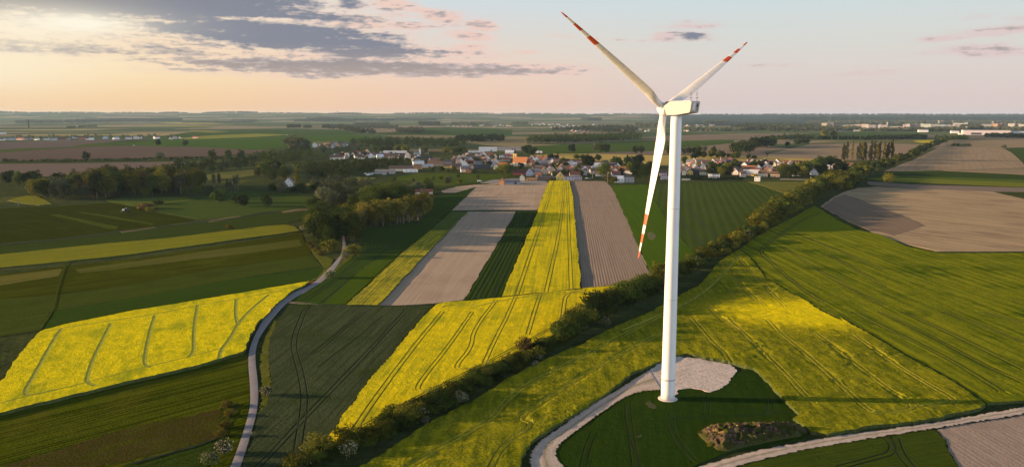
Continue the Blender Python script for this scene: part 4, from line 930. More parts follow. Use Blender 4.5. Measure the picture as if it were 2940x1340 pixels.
def blade_mesh(L=45.8, pitch0=R(107)):
    """root along +Z, rotor axis (upwind) along +Y; chord lies across X"""
    ns, nc = 60, 20
    v = []; uv = []
    for i in range(ns + 1):
        s = i / ns
        r = s * L
        if s < .035: chord, th, blend = 1.9, 1.0, 0.0
        else:
            k = min(1, (s - .035) / .17); k = k * k * (3 - 2 * k)
            full = 3.55 * (1 - max(0, s - .20) / .80) ** .95 * .93 + .40
            chord = 1.9 * (1 - k) + min(3.9, full * 1.1) * k
            th = 1.0 * (1 - k) + (.26 - .12 * s) * k
            blend = k
        if s > .965: chord *= math.sqrt(max(0.02, 1 - ((s - .965) / .035) ** 2))
        tw = R(-15) * (1 - min(1, s * 1.15)) ** 1.6 * blend + pitch0
        pre = 1.6 * s ** 2.4                       # tip bent upwind
        for j in range(nc):
            a = 2 * math.pi * j / nc
            cx = math.cos(a) * .5; cy = math.sin(a) * .5 * th
            if blend > 0:
                t = (1 - math.cos(a)) / 2          # 0 at leading edge
                yt = 5 * max(.14, th) * (.2969 * math.sqrt(max(t, 0)) - .126 * t - .3516 * t * t + .2843 * t ** 3 - .1015 * t ** 4)
                ax = .30 - t * 1.0 + .0; ay = (yt if a <= math.pi else -yt)
                cx = cx * (1 - blend) + ax * blend; cy = cy * (1 - blend) + ay * blend
            x, y = cx * chord, cy * chord
            X_, Y_ = x * math.cos(tw) - y * math.sin(tw), x * math.sin(tw) + y * math.cos(tw)
            v.append((X_, Y_ + pre, r)); uv.append((j / nc, s))
    f = [(i * nc + j, i * nc + (j + 1) % nc, (i + 1) * nc + (j + 1) % nc, (i + 1) * nc + j) for i in range(ns) for j in range(nc)]
    f += [tuple(range(nc - 1, -1, -1)), tuple(ns * nc + j for j in range(nc))]
    return v, f, uv


def turbine():
    base = G(1917, 1146)
    t = empty('wind_turbine', base)
    tag(t, 'tall white three bladed wind turbine with red striped blade tips', 'wind turbine')
    up = Vector((0, 0, 1))
    ang = math.atan2(base.x, base.y)
    right = Vector((math.cos(ang), -math.sin(ang), 0)); fwd = Vector((math.sin(ang), math.cos(ang), 0))
    phi, tilt, cone, psi, L, hz, hoff = 0.718, 0.0765, 0.0713, -1.00449, 45.8, 86.73, 4.635
    ah = (-math.cos(phi) * right + math.sin(phi) * fwd).normalized()
    axis = (math.cos(tilt) * ah + math.sin(tilt) * up).normalized()
    u = (math.sin(phi) * right + math.cos(phi) * fwd).normalized()
    vv = axis.cross(u)
    if vv.z < 0: vv = -vv
    # foundation and tower
    MB().lathe([(2.9, -.3), (2.9, .32), (2.75, .42), (2.2, .45)], 48).build('foundation', CONCRETE, t, True)
    prof = []
    H = 84.6
    for i in range(41):
        z = .4 + (H - .4) * i / 40; k = i / 40
        prof.append((2.06 - .52 * k ** 1.15, z))
    tw = MB().lathe(prof, 64).build('tower', WHITE, t, True)
    MB().lathe([(2.16, .40), (2.16, .62), (2.08, .66)], 48).build('base_flange', GREYBAND, tw, True)
    MB().lathe([(2.035, 6.3), (2.055, 6.32), (2.055, 6.85), (2.03, 6.87)], 64).build('joint_band', GREYBAND, tw, True)
    for z in (31, 58):
        rr = 2.06 - .52 * ((z - .4) / (H - .4)) ** 1.15
        MB().lathe([(rr - .005, z), (rr + .012, z + .02), (rr + .012, z + .13), (rr - .006, z + .15)], 64).build('weld_seam', GREYBAND, tw, True)
    # nacelle: local frame x along the axis (towards the hub), y sideways, z up
    side = up.cross(ah).normalized()
    def NL(x, y, z): return ah * x + side * y + up * z
    zc = 87.15
    nac = MB()
    ring = []
    # outline of the side wall, (x along axis, z); rear is negative x
    prof2 = [(3.05, 1.35), (3.35, .4), (3.05, -.35), (2.2, -2.25), (-1.0, -2.25), (-6.15, -1.62), (-6.6, -1.2), (-7.05, 1.35), (-6.85, 1.62), (2.7, 1.62)]
    hw = 1.85
    verts = []
    lay = [(-hw, 1.0), (-hw + .12, 1.0)]
    def ringpts(y, inset):
        cx, cz = -1.9, -.2
        return [NL(x + (cx - x) * inset, y, zc + z + (cz - z) * inset) for x, z in prof2]
    n = len(prof2)
    for y, ins in ((-hw, .05), (-hw + .07, .015), (-hw + .22, 0), (hw - .22, 0), (hw - .07, .015), (hw, .05)): verts += ringpts(y, ins)
    faces = []
    for k in range(5):
        for i in range(n):
            j = (i + 1) % n
            faces.append((k * n + i, k * n + j, (k + 1) * n + j, (k + 1) * n + i))
    faces += [tuple(range(n - 1, -1, -1)), tuple(5 * n + i for i in range(n))]
    nac_o = mesh_obj('nacelle', verts, faces, plain_mat('sun_toned_nacelle_shell', (.40, .345, .29), rough=.5, var=.06, scale=.4, spec=.3), t)  # same white paint, darkened; its sunlit warmth is put into the colour
    bm = bmesh.new(); bm.from_mesh(nac_o.data); bmesh.ops.recalc_face_normals(bm, faces=bm.faces); bm.to_mesh(nac_o.data); bm.free()
    # rear wall hatch, vent and roof seam
    def rear(y, z, w, h, name, mat_, d=.05):
        # rear plane runs from (-6.6,-1.2) to (-7.05,1.35)
        k = (z + 1.2) / 2.55; x = -6.6 - .45 * k
        ax = (ah * (-.45) + up * 2.55).normalized(); nn = -ah * 2.55 - up * .45; nn.normalize()
        Mx = Matrix((side, ax, nn)).transposed()
        MB().box(NL(x, y, zc + z) + nn * (d * .3), (w, h, d), M=Mx).build(name, mat_, nac_o)
    rear(-.75, .45, .62, 1.15, 'hatch', DARKOPEN); rear(-.85, -.62, .6, .62, 'vent', plain_mat('vent_louvre', (.16, .155, .155)))
    rear(.6, .2, .9, 2.0, 'rear_panel', plain_mat('panel_grey', (.62, .61, .60), rough=.5), .02)
    MB().box(NL(-2.0, 0, zc + 1.655), (8.6, 3.2, .07), M=Matrix((ah, side, up)).transposed()).build('roof_hatch', WHITE, nac_o)
    for yy in (-1.25, 1.25):
        mast = MB()
        b0 = NL(-6.2, yy, zc + 1.6)
        mast.tube([b0, b0 + up * 2.5], [.06, .04], 6); mast.tube([b0 - up * .02, b0 + up * .3], [.14, .1], 6)
        mast.tube([b0 + up * .95 - side * .38, b0 + up * .85 + side * .38], .05, 6)
        mast.box(b0 + up * .99 - side * .36, (.22, .22, .16)); mast.box(b0 + up * .89 + side * .34, (.18, .18, .14))
        # lightning hoop
        pts = [b0 + up * (2.15 + .55 * math.sin(a)) + side * (.34 * math.cos(a)) for a in np.linspace(-math.pi / 2, math.pi * 1.5, 17)]
        mast.tube(pts, .022, 5, cap=False)
        mast.build('instrument_mast', METAL_DARK, nac_o)
    # hub
    hubc = ah * hoff + up * hz
    Mh = Matrix((u, vv, axis)).transposed()
    hb = MB()
    hp = [(1.35, -1.55), (1.6, -1.45), (1.72, -.8), (1.72, .4), (1.6, 1.1), (1.25, 1.75), (.75, 2.2), (.25, 2.42), (.02, 2.45)]
    hb.lathe(hp, 32)
    hb.v = [tuple(Mh @ Vector(p) + hubc) for p in hb.v]
    hub = hb.build('hub', WHITE, t, True)
    BM = blade_material()
    bv, bf, buv = blade_mesh(L)
    for k in range(3):
        an = psi + k * 2 * math.pi / 3
        d = math.cos(an) * vv + math.sin(an) * u
        dd = (math.cos(cone) * d + math.sin(cone) * axis).normalized()
        tn = axis.cross(dd).normalized()
        aa = dd.cross(tn).normalized()
        if aa.dot(axis) < 0: aa = -aa
        tn = aa.cross(dd)
        Mb = Matrix((tn, aa, dd)).transposed()
        vs = [Mb @ Vector((p[0], p[1] - 1.6 * (p[2] / L) ** 2.4 * .7, p[2])) + hubc for p in bv]
        bo = mesh_obj('blade', vs, bf, BM, t, True)
        ul = bo.data.uv_layers.new(name='UVMap')
        for lo in bo.data.loops: ul.data[lo.index].uv = buv[lo.vertex_index]
        cuff = MB().tube([hubc + dd * .9, hubc + dd * 1.62, hubc + dd * 1.66, hubc + dd * 1.95, hubc + dd * 2.0], [1.18, 1.18, 1.12, 1.12, .96], 28)
        cuff.build('blade_collar', WHITE, bo, True)


turbine()

# ---------------------------------------------------------------- trees and shrubs
LEAF = {
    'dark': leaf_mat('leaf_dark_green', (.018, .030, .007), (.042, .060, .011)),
    'mid': leaf_mat('leaf_mid_green', (.032, .048, .008), (.068, .086, .013)),
    'fresh': leaf_mat('leaf_fresh_green', (.075, .105, .018), (.125, .155, .026)),
    'olive': leaf_mat('leaf_olive', (.068, .076, .010), (.135, .125, .018)),
    'gold': leaf_mat('leaf_golden', (.10, .086, .014), (.18, .145, .03)),
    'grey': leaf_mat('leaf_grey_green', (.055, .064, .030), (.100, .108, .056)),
    'russet': leaf_mat('leaf_russet', (.060, .044, .018), (.10, .068, .028)),
    'conifer': leaf_mat('needle_green', (.014, .026, .012), (.030, .046, .018)),
    'blossom': leaf_mat('white_blossom', (.34, .30, .22), (.55, .48, .38), .15),
}
BARK = plain_mat('bark', (.085, .065, .048), var=.35, scale=2)
BARKP = plain_mat('pale_bark', (.13, .115, .09), var=.3, scale=2)


def cards(centers, size, rng, outward=None):
    n = len(centers)
    nor = rng.normal(size=(n, 3))
    if outward is not None: nor = nor * .75 + outward
    nor /= np.linalg.norm(nor, axis=1)[:, None] + 1e-9
    t = rng.normal(size=(n, 3)); t -= (t * nor).sum(1)[:, None] * nor; t /= np.linalg.norm(t, axis=1)[:, None] + 1e-9
    b = np.cross(nor, t)
    s = (size * rng.uniform(.55, 1.35, n))[:, None]
    w = s * rng.uniform(.5, 1.0, n)[:, None]
    k = rng.uniform(-.3, .3, (n, 1))
    v = np.stack([centers - t * s * .5 - b * w * .5, centers + t * s * .5 - b * w * (.5 + k), centers + t * s * (.5 + k) + b * w * .5, centers - t * s * .5 + b * w * (.5 - k)], 1)
    return v.reshape(-1, 3)


def quads_mesh(name, V, mats):
    n = len(V) // 4
    me = bpy.data.meshes.new(name)
    me.vertices.add(len(V)); me.vertices.foreach_set('co', V.astype(np.float32).ravel())
    me.loops.add(len(V)); me.loops.foreach_set('vertex_index', np.arange(len(V), dtype=np.int32))
    me.polygons.add(n); me.polygons.foreach_set('loop_start', np.arange(0, len(V), 4, dtype=np.int32))
    for m in mats: me.materials.append(m)
    me.update(calc_edges=True); me.validate()
    return me


def crown_points(shape, h, w, nclump, nleaf, rng):
    """clump based cloud of leaf positions for a plant h high and w wide, foot at the origin"""
    P = []; O = []
    base = {'round': .13, 'tall': .09, 'bush': .02, 'column': .04, 'cone': .06, 'sparse': .34, 'low': .0}[shape]
    zc = h * (base + 1) / 2; rz = h * (1 - base) / 2
    for i in range(nclump):
        d = rng.normal(size=3); d /= np.linalg.norm(d)
        rr = rng.uniform(.42, .95) if shape != 'sparse' else rng.uniform(.3, 1.0)
        if shape in ('cone', 'column'):
            t = rng.uniform(0, 1) ** (1.35 if shape == 'cone' else 1.0)
            prof = (1 - t) ** .9 if shape == 'cone' else (math.sin(math.pi * (t * .86 + .10)) ** .6)
            a = rng.uniform(0, 2 * math.pi); q = rng.uniform(.35, .9) * prof * w / 2
            c = np.array([math.cos(a) * q, math.sin(a) * q, h * (base + (1 - base) * t)])
            cr = max(.12 * w, .30 * w * prof)
        else:
            up = .15 if shape in ('bush', 'low') else 0
            c = np.array([d[0] * w / 2 * rr, d[1] * w / 2 * rr, zc + (d[2] * (1 - up) + up) * rz * rr * .92])
            cr = (.23 if shape != 'sparse' else .17) * w * rng.uniform(.75, 1.3)
            if shape in ('bush', 'low'): cr *= 1.15
        g = rng.normal(size=(nleaf, 3)); gl = np.linalg.norm(g, axis=1)[:, None]
        g = g / gl * (rng.uniform(.25, 1.0, (nleaf, 1)) ** .5) * cr
        if shape in ('column', 'cone'): g[:, 2] *= 1.6 if shape == 'column' else .8
        else: g[:, 2] *= .8
        p = c + g
        P.append(p)
        o = p - np.array([0, 0, zc * .9]); o /= np.linalg.norm(o, axis=1)[:, None] + 1e-9
        gn = g / (np.linalg.norm(g, axis=1)[:, None] + 1e-9)
        O.append(o * .5 + gn * .8 + np.array([0, 0, .25]))
    P = np.concatenate(P); O = np.concatenate(O)
    ok = P[:, 2] > (.02 * h if shape in ('bush', 'low', 'column', 'cone') else .10 * h)
    return P[ok], O[ok]


def trunk_mb(shape, h, w, rng, tr=None):
    m = MB(); r = tr or max(.05, h * .018)
    if shape in ('bush', 'low'):
        for k in range(4):
            a = rng.uniform(0, 6.28); q = w * .22
            m.tube([(0.05 * math.cos(a), .05 * math.sin(a), -.1), (q * .5 * math.cos(a), q * .5 * math.sin(a), h * .3), (q * math.cos(a), q * math.sin(a), h * .6)], [r * .9, r * .6, r * .25], 5)
        return m
    top = {'round': .6, 'tall': .7, 'column': .85, 'cone': .92, 'sparse': .8}[shape]
    lean = rng.uniform(-.03, .03, 2) * h
    m.tube([(0, 0, -.2), (lean[0] * .3, lean[1] * .3, h * top * .4), (lean[0], lean[1], h * top)], [r * 1.3, r * .85, r * .25], 7)
    if shape != 'cone':
        for k in range(6 if shape != 'column' else 3):
            a = k * 1.05 + rng.uniform(-.4, .4); z0 = h * rng.uniform(.22, .5); q = w * rng.uniform(.22, .4) * (.4 if shape == 'column' else 1)
            m.tube([(0, 0, z0), (q * .5 * math.cos(a), q * .5 * math.sin(a), z0 + h * .12), (q * math.cos(a), q * math.sin(a), z0 + h * .3)], [r * .5, r * .32, r * .1], 5)
    return m


# shape, reference height, width, leaf, trunk radius
SPEC = {'round': ('round', 12, 10.5), 'tall': ('tall', 16, 9.5), 'sparse': ('sparse', 16, 8.0), 'poplar': ('column', 22, 4.2), 'conifer': ('cone', 12, 5.0), 'bush': ('bush', 4, 4.6), 'low': ('low', 2.2, 4.2), 'hawthorn': ('bush', 4, 4.4)}
LOD = {0: (.34, 46, 66), 1: (.58, 36, 60), 2: (1.1, 26, 34)}
CACHE = {}


def plant_mesh(kind, leaf, lod, var):
    key = (kind, leaf, lod, var)
    if key in CACHE: return CACHE[key]
    shape, h, w = SPEC[kind]
    rng = np.random.default_rng(hash((len(kind), ord(leaf[0]), lod, var)) % 9999 + var * 17)
    size, nc, nl = LOD[lod]
    small = kind in ('bush', 'low', 'hawthorn')
    if small: size = {0: .26, 1: .42, 2: .75}[lod]; nc = {0: 22, 1: 16, 2: 10}[lod]; nl = {0: 60, 1: 36, 2: 16}[lod]
    if kind == 'sparse': nl = int(nl * .55)
    P, O = crown_points(shape, h, w, nc, nl, rng)
    crown = quads_mesh('crown', cards(P, size, rng, O), [LEAF[leaf]])
    tm = trunk_mb(shape, h, w, rng)
    tme = bpy.data.meshes.new('trunk'); tme.from_pydata(tm.v, [], tm.f); tme.materials.append(BARKP if kind == 'sparse' else BARK); tme.update()
    flower = None
    if kind == 'hawthorn':
        sel = rng.uniform(size=len(P)) < .34
        out = O[sel]; out /= np.linalg.norm(out, axis=1)[:, None] + 1e-9
        flower = quads_mesh('blossom', cards(P[sel] + out * .22 + rng.normal(size=(sel.sum(), 3)) * .12, size * .85, rng, out), [LEAF['blossom']])
    CACHE[key] = (crown, tme, flower, h, w)
    return CACHE[key]


CATS = {'bush': 'bush', 'low': 'bush', 'hawthorn': 'bush'}
VILLAGE = {96: 'garden_tree', 97: 'garden_tree', 98: 'garden_tree', 99: 'garden_tree'}
NAMES = {'round': 'broadleaf_tree', 'tall': 'tall_tree', 'sparse': 'birch_tree', 'poplar': 'poplar_tree', 'conifer': 'conifer_tree', 'bush': 'hedge_bush', 'low': 'low_bush', 'hawthorn': 'hawthorn_bush'}
prand = random.Random(11)


def plant(kind, leaf, pos, h, label, group=None, order=None, wide=1.0, lod=None, name=None):
    """pos is a ground point; h the real height"""
    d = dist(pos)
    if lod is None: lod = 0 if d < 480 else (1 if d < 1150 else 2)
    crown, trunk, flower, rh, rw = plant_mesh(kind, leaf, lod, prand.randrange(3))
    e = empty(name or NAMES[kind], (pos[0], pos[1], 0.0), prand.uniform(0, 6.28))
    s = h / rh; ws = s * wide * prand.uniform(.9, 1.12)
    e.scale = (ws, ws, s)
    tag(e, label, CATS.get(kind, 'tree'), group, order=order)
    link_mesh('crown' if kind not in CATS else 'foliage', crown, e)
    link_mesh('trunk' if kind not in CATS else 'stem', trunk, e)
    if flower: link_mesh('blossom', flower, e)
    return e


COLW = {'dark': 'dark green', 'mid': 'green', 'fresh': 'fresh green', 'olive': 'olive', 'gold': 'golden olive', 'grey': 'grey green', 'russet': 'russet brown', 'conifer': 'blackish green'}


def scatter_in(zone, poly, n, seed, mind=0.0):
    """n ground points spread inside a pixel polygon"""
    rnd = random.Random(seed)
    g = gline(S(zone, poly))
    a = np.array(g); x0, y0 = a.min(0); x1, y1 = a.max(0)
    out = []
    tries = 0
    while len(out) < n and tries < n * 200:
        tries += 1
        p = (rnd.uniform(x0, x1), rnd.uniform(y0, y1))
        if not pip(g, np.array([p]))[0]: continue
        md = mind * (1 if tries < n * 100 else .6)
        if any((p[0] - q[0]) ** 2 + (p[1] - q[1]) ** 2 < md * md for q in out): continue
        out.append(p)
    return out


def grove(zone, poly, n, hs, kinds, place, group, seed, mind=5.0, order=None, wide=1.0):
    rnd = random.Random(seed + 500)
    pts = sorted(scatter_in(zone, poly, n, seed, mind), key=lambda p: p[0])
    for p in pts:
        k, l = rnd.choice(kinds)
        adj = {'round': 'rounded', 'tall': 'tall', 'sparse': 'thin pale trunked', 'poplar': 'slender', 'conifer': 'pointed', 'bush': 'bushy', 'low': 'low', 'hawthorn': 'white flowering'}[k]
        noun = {'bush': 'shrub', 'low': 'shrub', 'hawthorn': 'shrub'}.get(k, 'tree')
        plant(k, l, p, rnd.uniform(*hs) * (1.0 if noun == 'tree' else .5), f'{adj} {COLW[l]} {noun} {place}', group, order, wide, name='garden_tree' if 94 <= seed <= 109 and k == 'round' else None)


def line_points(zone, pts, step, jitter, seed):
    rnd = random.Random(seed)
    l = resample(gline(S(zone, pts) if zone else pts), step)
    return [(p[0] + rnd.uniform(-jitter, jitter), p[1] + rnd.uniform(-jitter, jitter)) for p in l]


# --- the long diagonal hedge
HP = S('z4', [(380, 1210), (560, 1115), (760, 1040), (960, 960), (1120, 880), (1240, 815), (1400, 745), (1560, 660), (1720, 560), (1880, 480), (2020, 415), (2180, 330), (2330, 250), (2480, 165)]) + \
     S('z5', [(300, 1110), (460, 1020), (620, 950), (780, 880), (930, 800), (1080, 720), (1200, 640), (1330, 585), (1430, 525), (1520, 475), (1640, 400), (1760, 330), (1880, 250), (1980, 180), (2080, 105), (2180, 55)]) + S('k4', [(700, 850), (800, 790), (880, 730), (930, 690)])
strip('hedge_bank', [(x - 16, y + 2) for x, y in HP], [(x + 14, y + 8) for x, y in HP], .22, field_mat('hedge_bottom', (.030, .036, .012), (.06, .06, .022), (.10, .08, .045), patch=(5, .6), bmp=.6), 'rough dark bank under the diagonal hedge', 'bank', edge=.6)
hl = resample(gline(HP), 1.0)
ha = np.array(hl); hd = np.r_[0, np.cumsum(np.hypot(*(ha[1:] - ha[:-1]).T))]
HL = hd[-1]


def hedge_at(s): return (float(np.interp(s, hd, ha[:, 0])), float(np.interp(s, hd, ha[:, 1])))


def hedge():
    rnd = random.Random(5)
    s = 0.0
    while s < HL:
        x, y = hedge_at(s)
        d = dist((x, y))
        yp = d
        if d < 262: hh, kinds, step = rnd.uniform(3.0, 5.4), [('bush', 'mid'), ('bush', 'dark'), ('bush', 'olive'), ('bush', 'dark'), ('bush', 'mid')], 2.1
        elif d < 292: hh, kinds, step = rnd.uniform(2.4, 4.6), [('bush', 'dark'), ('bush', 'mid'), ('bush', 'dark'), ('low', 'olive')], 2.4
        elif d < 335: hh, kinds, step = rnd.uniform(6.0, 9.4), [('bush', 'dark'), ('bush', 'mid'), ('round', 'dark'), ('bush', 'olive'), ('hawthorn', 'mid'), ('bush', 'russet')], 3.2
        elif d < 420: hh, kinds, step = rnd.uniform(6.4, 10), [('bush', 'olive'), ('bush', 'mid'), ('round', 'dark'), ('bush', 'dark')], 3.6
        elif d < 600: hh, kinds, step = rnd.uniform(4.6, 8.2), [('bush', 'olive'), ('bush', 'mid'), ('bush', 'dark'), ('hawthorn', 'mid')], 6.4
        else: hh, kinds, step = rnd.uniform(10, 16), [('round', 'olive'), ('bush', 'olive'), ('tall', 'olive'), ('bush', 'mid'), ('round', 'mid')], 8.6
        if d > 440 and d < 505: hh *= .8
        k, l = rnd.choice(kinds)
        n = (rnd.uniform(-1, 1) * (1.3 if d < 300 else 2.4), rnd.uniform(-1, 1))
        if k == 'hawthorn': hh = min(hh, 4.6)
        big = 'tall' if hh > 8 else ('low' if hh < 3 else 'medium')
        what = 'white flowering bush' if k == 'hawthorn' else f'{COLW[l]} ' + ('tree' if k in ('round', 'tall') else 'bush')
        where = 'at the near end of the diagonal hedge' if d < 262 else 'in the thin part of the diagonal hedge' if d < 292 else 'in the hedge beside the tower foot' if d < 335 else 'in the hedge behind the tower' if d < 440 else 'in the hedge up the slope' if d < 600 else 'at the village end of the hedge'
        plant(k, l, (x + n[0], y + n[1]), hh, f'{big} {what} {where}', 'bushes of the diagonal hedge', 'counted up the hedge', 1.05 if d < 440 else 1.25)
        if d > 470:
            for sg_ in (rnd.choice((-1, 1)),):
                plant(*rnd.choice([('round', 'olive'), ('bush', 'olive'), ('tall', 'olive'), ('tall', 'mid')]), (x + sg_ * rnd.uniform(3, 7), y - sg_ * rnd.uniform(2, 5)), hh * rnd.uniform(.7, 1.0), f'full olive green bush {where}', 'bushes of the diagonal hedge', 'counted up the hedge', 1.3)
        if d < 470 and rnd.random() < .6:
            off = rnd.choice([-1, 1]) * rnd.uniform(1.5, 3.2) * (1 if d < 300 else 1.4)
            plant(*rnd.choice([('low', 'dark'), ('low', 'mid')]), (x + off * .75, y - off * .65), min(3.4, hh * rnd.uniform(.45, .7)), f'lower filling shrub {where}', 'bushes of the diagonal hedge', 'counted up the hedge', 1.25)
        s += step * rnd.uniform(.75, 1.25)


hedge()
# blossoming shrubs standing out along the hedge and the path
for zn, x, y, h, lb in (('z4', 1640, 690, 4.4, 'big white flowering hawthorn in the middle of the near hedge'), ('z4', 1345, 790, 4.2, 'white flowering hawthorn on the hedge bank beside the golden field'), ('z4', 1370, 850, 2.6, 'small white flowering hawthorn under the hedge bank'),
                        ('z4', 795, 1090, 4.6, 'pinkish white flowering hawthorn at the low end of the hedge'), ('z4', 965, 960, 2.8, 'small pale flowering hawthorn at the hedge edge'), ('z4', 440, 1180, 4.2, 'white flowering hawthorn at the bottom edge of the picture'), ('z4', 1960, 450, 3.2, 'pale flowering hawthorn on the hedge near the wheel track hook'),
                        ('z4', 2200, 420, 2.6, 'white flowering hawthorn beside the fading rapeseed'), ('z4', 2235, 365, 2.4, 'small white hawthorn in the gap of the hedge'), ('z6', 575, 140, 3.0, 'white flowering hawthorn in the dark hedge, west of the tower'), ('z6', 730, 110, 4.6, 'large pale hawthorn in the dark hedge closest to the tower'),
                        ('z2', 2005, 640, 4.0, 'white flowering hawthorn on the path verge'), ('z2', 1690, 1080, 4.6, 'white flowering hawthorn in the corner between meadow and path'), ('z2', 1590, 1160, 4.4, 'lower white hawthorn in the meadow corner beside the path'), ('z2', 1915, 945, 1.6, 'tiny white flowering bush on the path verge'),
                        ('z3', 655, 785, 6.0, 'white flowering hawthorn leaning over the path bend'), ('z3', 450, 425, 5.5, 'pale flowering shrub at the end of the yellow green strip')):
    plant('hawthorn', 'mid', G(*S(zn, [(x, y)])[0]), h * .8, lb, 'white flowering hawthorns')
plant('bush', 'olive', G(*S('z4', [(560, 1080)])[0]), 5.5, 'airy olive willow bush at the point of the golden field')
plant('bush', 'olive', G(*S('z4', [(760, 1000)])[0]), 5.0, 'yellowish willow bush at the lower hedge end')
plant('bush', 'mid', G(*S('z4', [(1120, 800)])[0]), 4.0, 'round green bush growing out of the golden field edge')
plant('bush', 'russet', G(*S('z4', [(2120, 320)])[0]), 6.0, 'russet leafed bush on the golden field side of the hedge')
plant('round', 'mid', G(*S('z5', [(480, 1010)])[0]), 8.5, 'rounded dark hedge tree on the golden field side, west of the tower')
plant('round', 'olive', G(*S('z5', [(610, 950)])[0]), 7.0, 'olive hedge tree next to the rounded dark one')
for k, (x, y) in enumerate(((1715, 720), (1735, 790), (1700, 880), (1670, 940))):
    plant('low', 'gold', G(*S('z2', [(x, y)])[0]), 1.8, 'low tuft of dry reeds along the meadow ditch', 'reed tufts in the ditch', 'counted down the ditch')

# --- trees along the path and in the middle of the picture
grove('w', [(220, 430), (330, 470), (400, 560), (500, 600), (560, 720), (545, 860), (430, 900), (380, 860), (300, 790), (200, 730), (190, 620)], 40, (12, 19), [('round', 'dark'), ('tall', 'mid'), ('tall', 'olive'), ('tall', 'dark'), ('round', 'dark')], 'west of the path in the tree clump', 'trees on the west side of the path', 71, 5, 'counted from the west')
grove('w', [(600, 560), (720, 560), (740, 700), (740, 770), (640, 790), (610, 640)], 10, (15, 21), [('tall', 'olive'), ('round', 'mid'), ('tall', 'gold')], 'just east of the path', 'trees on the east side of the path', 72, 5, 'counted from the west')
grove('w', [(760, 560), (900, 545), (1100, 560), (1300, 540), (1480, 500), (1560, 440), (1560, 500), (1400, 560), (1200, 592), (960, 615), (780, 600)], 40, (14, 22), [('tall', 'gold'), ('sparse', 'gold'), ('tall', 'olive'), ('round', 'olive'), ('sparse', 'olive')], 'in the golden copse above the dark corn', 'trees of the golden copse', 73, 5, 'counted from the west')
grove('w', [(640, 420), (760, 400), (900, 350), (1080, 290), (1280, 250), (1300, 310), (1150, 400), (1000, 470), (800, 520), (660, 500)], 40, (14, 20), [('tall', 'dark'), ('round', 'mid'), ('tall', 'mid'), ('round', 'fresh')], 'in the green copse behind the golden copse', 'trees of the green copse', 74, 6, 'counted from the west')
grove('w', [(320, 300), (480, 280), (640, 300), (700, 380), (600, 430), (480, 440), (360, 370)], 23, (12, 19), [('tall', 'grey'), ('round', 'grey'), ('sparse', 'grey'), ('round', 'mid')], 'in the grey green copse at the bend', 'trees at the bend', 75, 6, 'counted from the west')
grove('w', [(1080, 200), (1300, 180), (1560, 150), (1640, 190), (1560, 240), (1340, 250), (1120, 260)], 16, (8, 13), [('round', 'mid'), ('round', 'fresh'), ('round', 'grey'), ('hawthorn', 'mid')], 'by the red roofed farm shed', 'trees by the farm shed', 76, 6, 'counted from the west')
plant('round', 'gold', G(*S('w', [(1370, 300)])[0]), 13, 'rounded golden tree standing beside the red roofed farm shed')
plant('round', 'olive', G(*S('w', [(1530, 330)])[0]), 10, 'broad olive tree in front of the red roofed farm shed')
plant('tall', 'olive', G(*S('w', [(690, 770)])[0]), 15, 'tall pale willow just where the path enters the trees', wide=.8)
plant('bush', 'olive', G(*S('w', [(690, 960)])[0]), 8, 'bushy thicket inside the path bend', wide=1.2)
plant('bush', 'grey', G(*S('w', [(620, 985)])[0]), 5, 'smaller greyish bush inside the path bend')
plant('bush', 'olive', G(*S('w', [(440, 905)])[0]), 8, 'rounded olive bush on the grassy slope west of the path', wide=1.25)
plant('tall', 'fresh', G(*S('w', [(250, 420)])[0]), 10, 'slim light green tree at the western tip of the clump', wide=.7)
for k, (x, y) in enumerate(((190, 825), (220, 860), (270, 895), (310, 925), (340, 950))):
    plant('low', 'gold', G(*S('w', [(x, y)])[0]), 2.0, 'pale dry shrub on the slope edge west of the path', 'dry shrubs on the slope', 'counted down the slope')

# --- the dense wood in the west
LATER = []
grove('k1', [(340, 930), (520, 965), (700, 965), (860, 940), (1000, 945), (1000, 860), (900, 800), (700, 800), (450, 830)], 35, (15, 22), [('round', 'olive'), ('round', 'dark'), ('tall', 'mid'), ('round', 'russet'), ('round', 'grey')], 'at the ragged west end of the dense wood', 'trees of the dense wood', 81, 8)
grove('k1', [(960, 940), (1300, 912), (1700, 895), (1960, 880), (1960, 800), (1600, 810), (1200, 825), (960, 840)], 59, (23, 30), [('tall', 'dark'), ('tall', 'dark'), ('tall', 'olive'), ('tall', 'russet'), ('round', 'olive')], 'inside the dense dark wood', 'trees of the dense wood', 82, 7)
plant('round', 'mid', G(*S('k1', [(1435, 925)])[0]), 11, 'single fresh rounded tree in front of the dense dark wood')
for x, y, h in ((1795, 890, 26), (1850, 870, 25), (1905, 872, 23), (1940, 862, 22), (1990, 850, 22), (1845, 895, 9), (1960, 905, 12)):
    plant('sparse' if h > 15 else 'round', 'grey' if h > 15 else 'mid', G(*S('k1', [(x, y)])[0]), h, 'pale trunked birch at the east end of the dense wood' if h > 15 else 'small green tree under the pale birches', 'birches by the wood', 'counted from the west')
for x, y, h in ((2040, 845, 20), (2130, 850, 20), (2180, 850, 21), (2260, 868, 15), (2290, 870, 14), (2330, 866, 19), (2360, 866, 21), (2120, 830, 18)):
    plant('sparse', 'grey', G(*S('k1', [(x, y)])[0]), h, 'thin bare trunked tree in the open row beyond the meadow', 'thin trees beyond the meadow', 'counted from the west', .55)
grove('k1', [(60, 815), (240, 815), (400, 790), (380, 760), (200, 770), (60, 780)], 9, (12, 18), [('round', 'olive'), ('tall', 'fresh'), ('round', 'dark')], 'west of the dense wood', 'trees west of the wood', 83, 8, 'counted from the west')
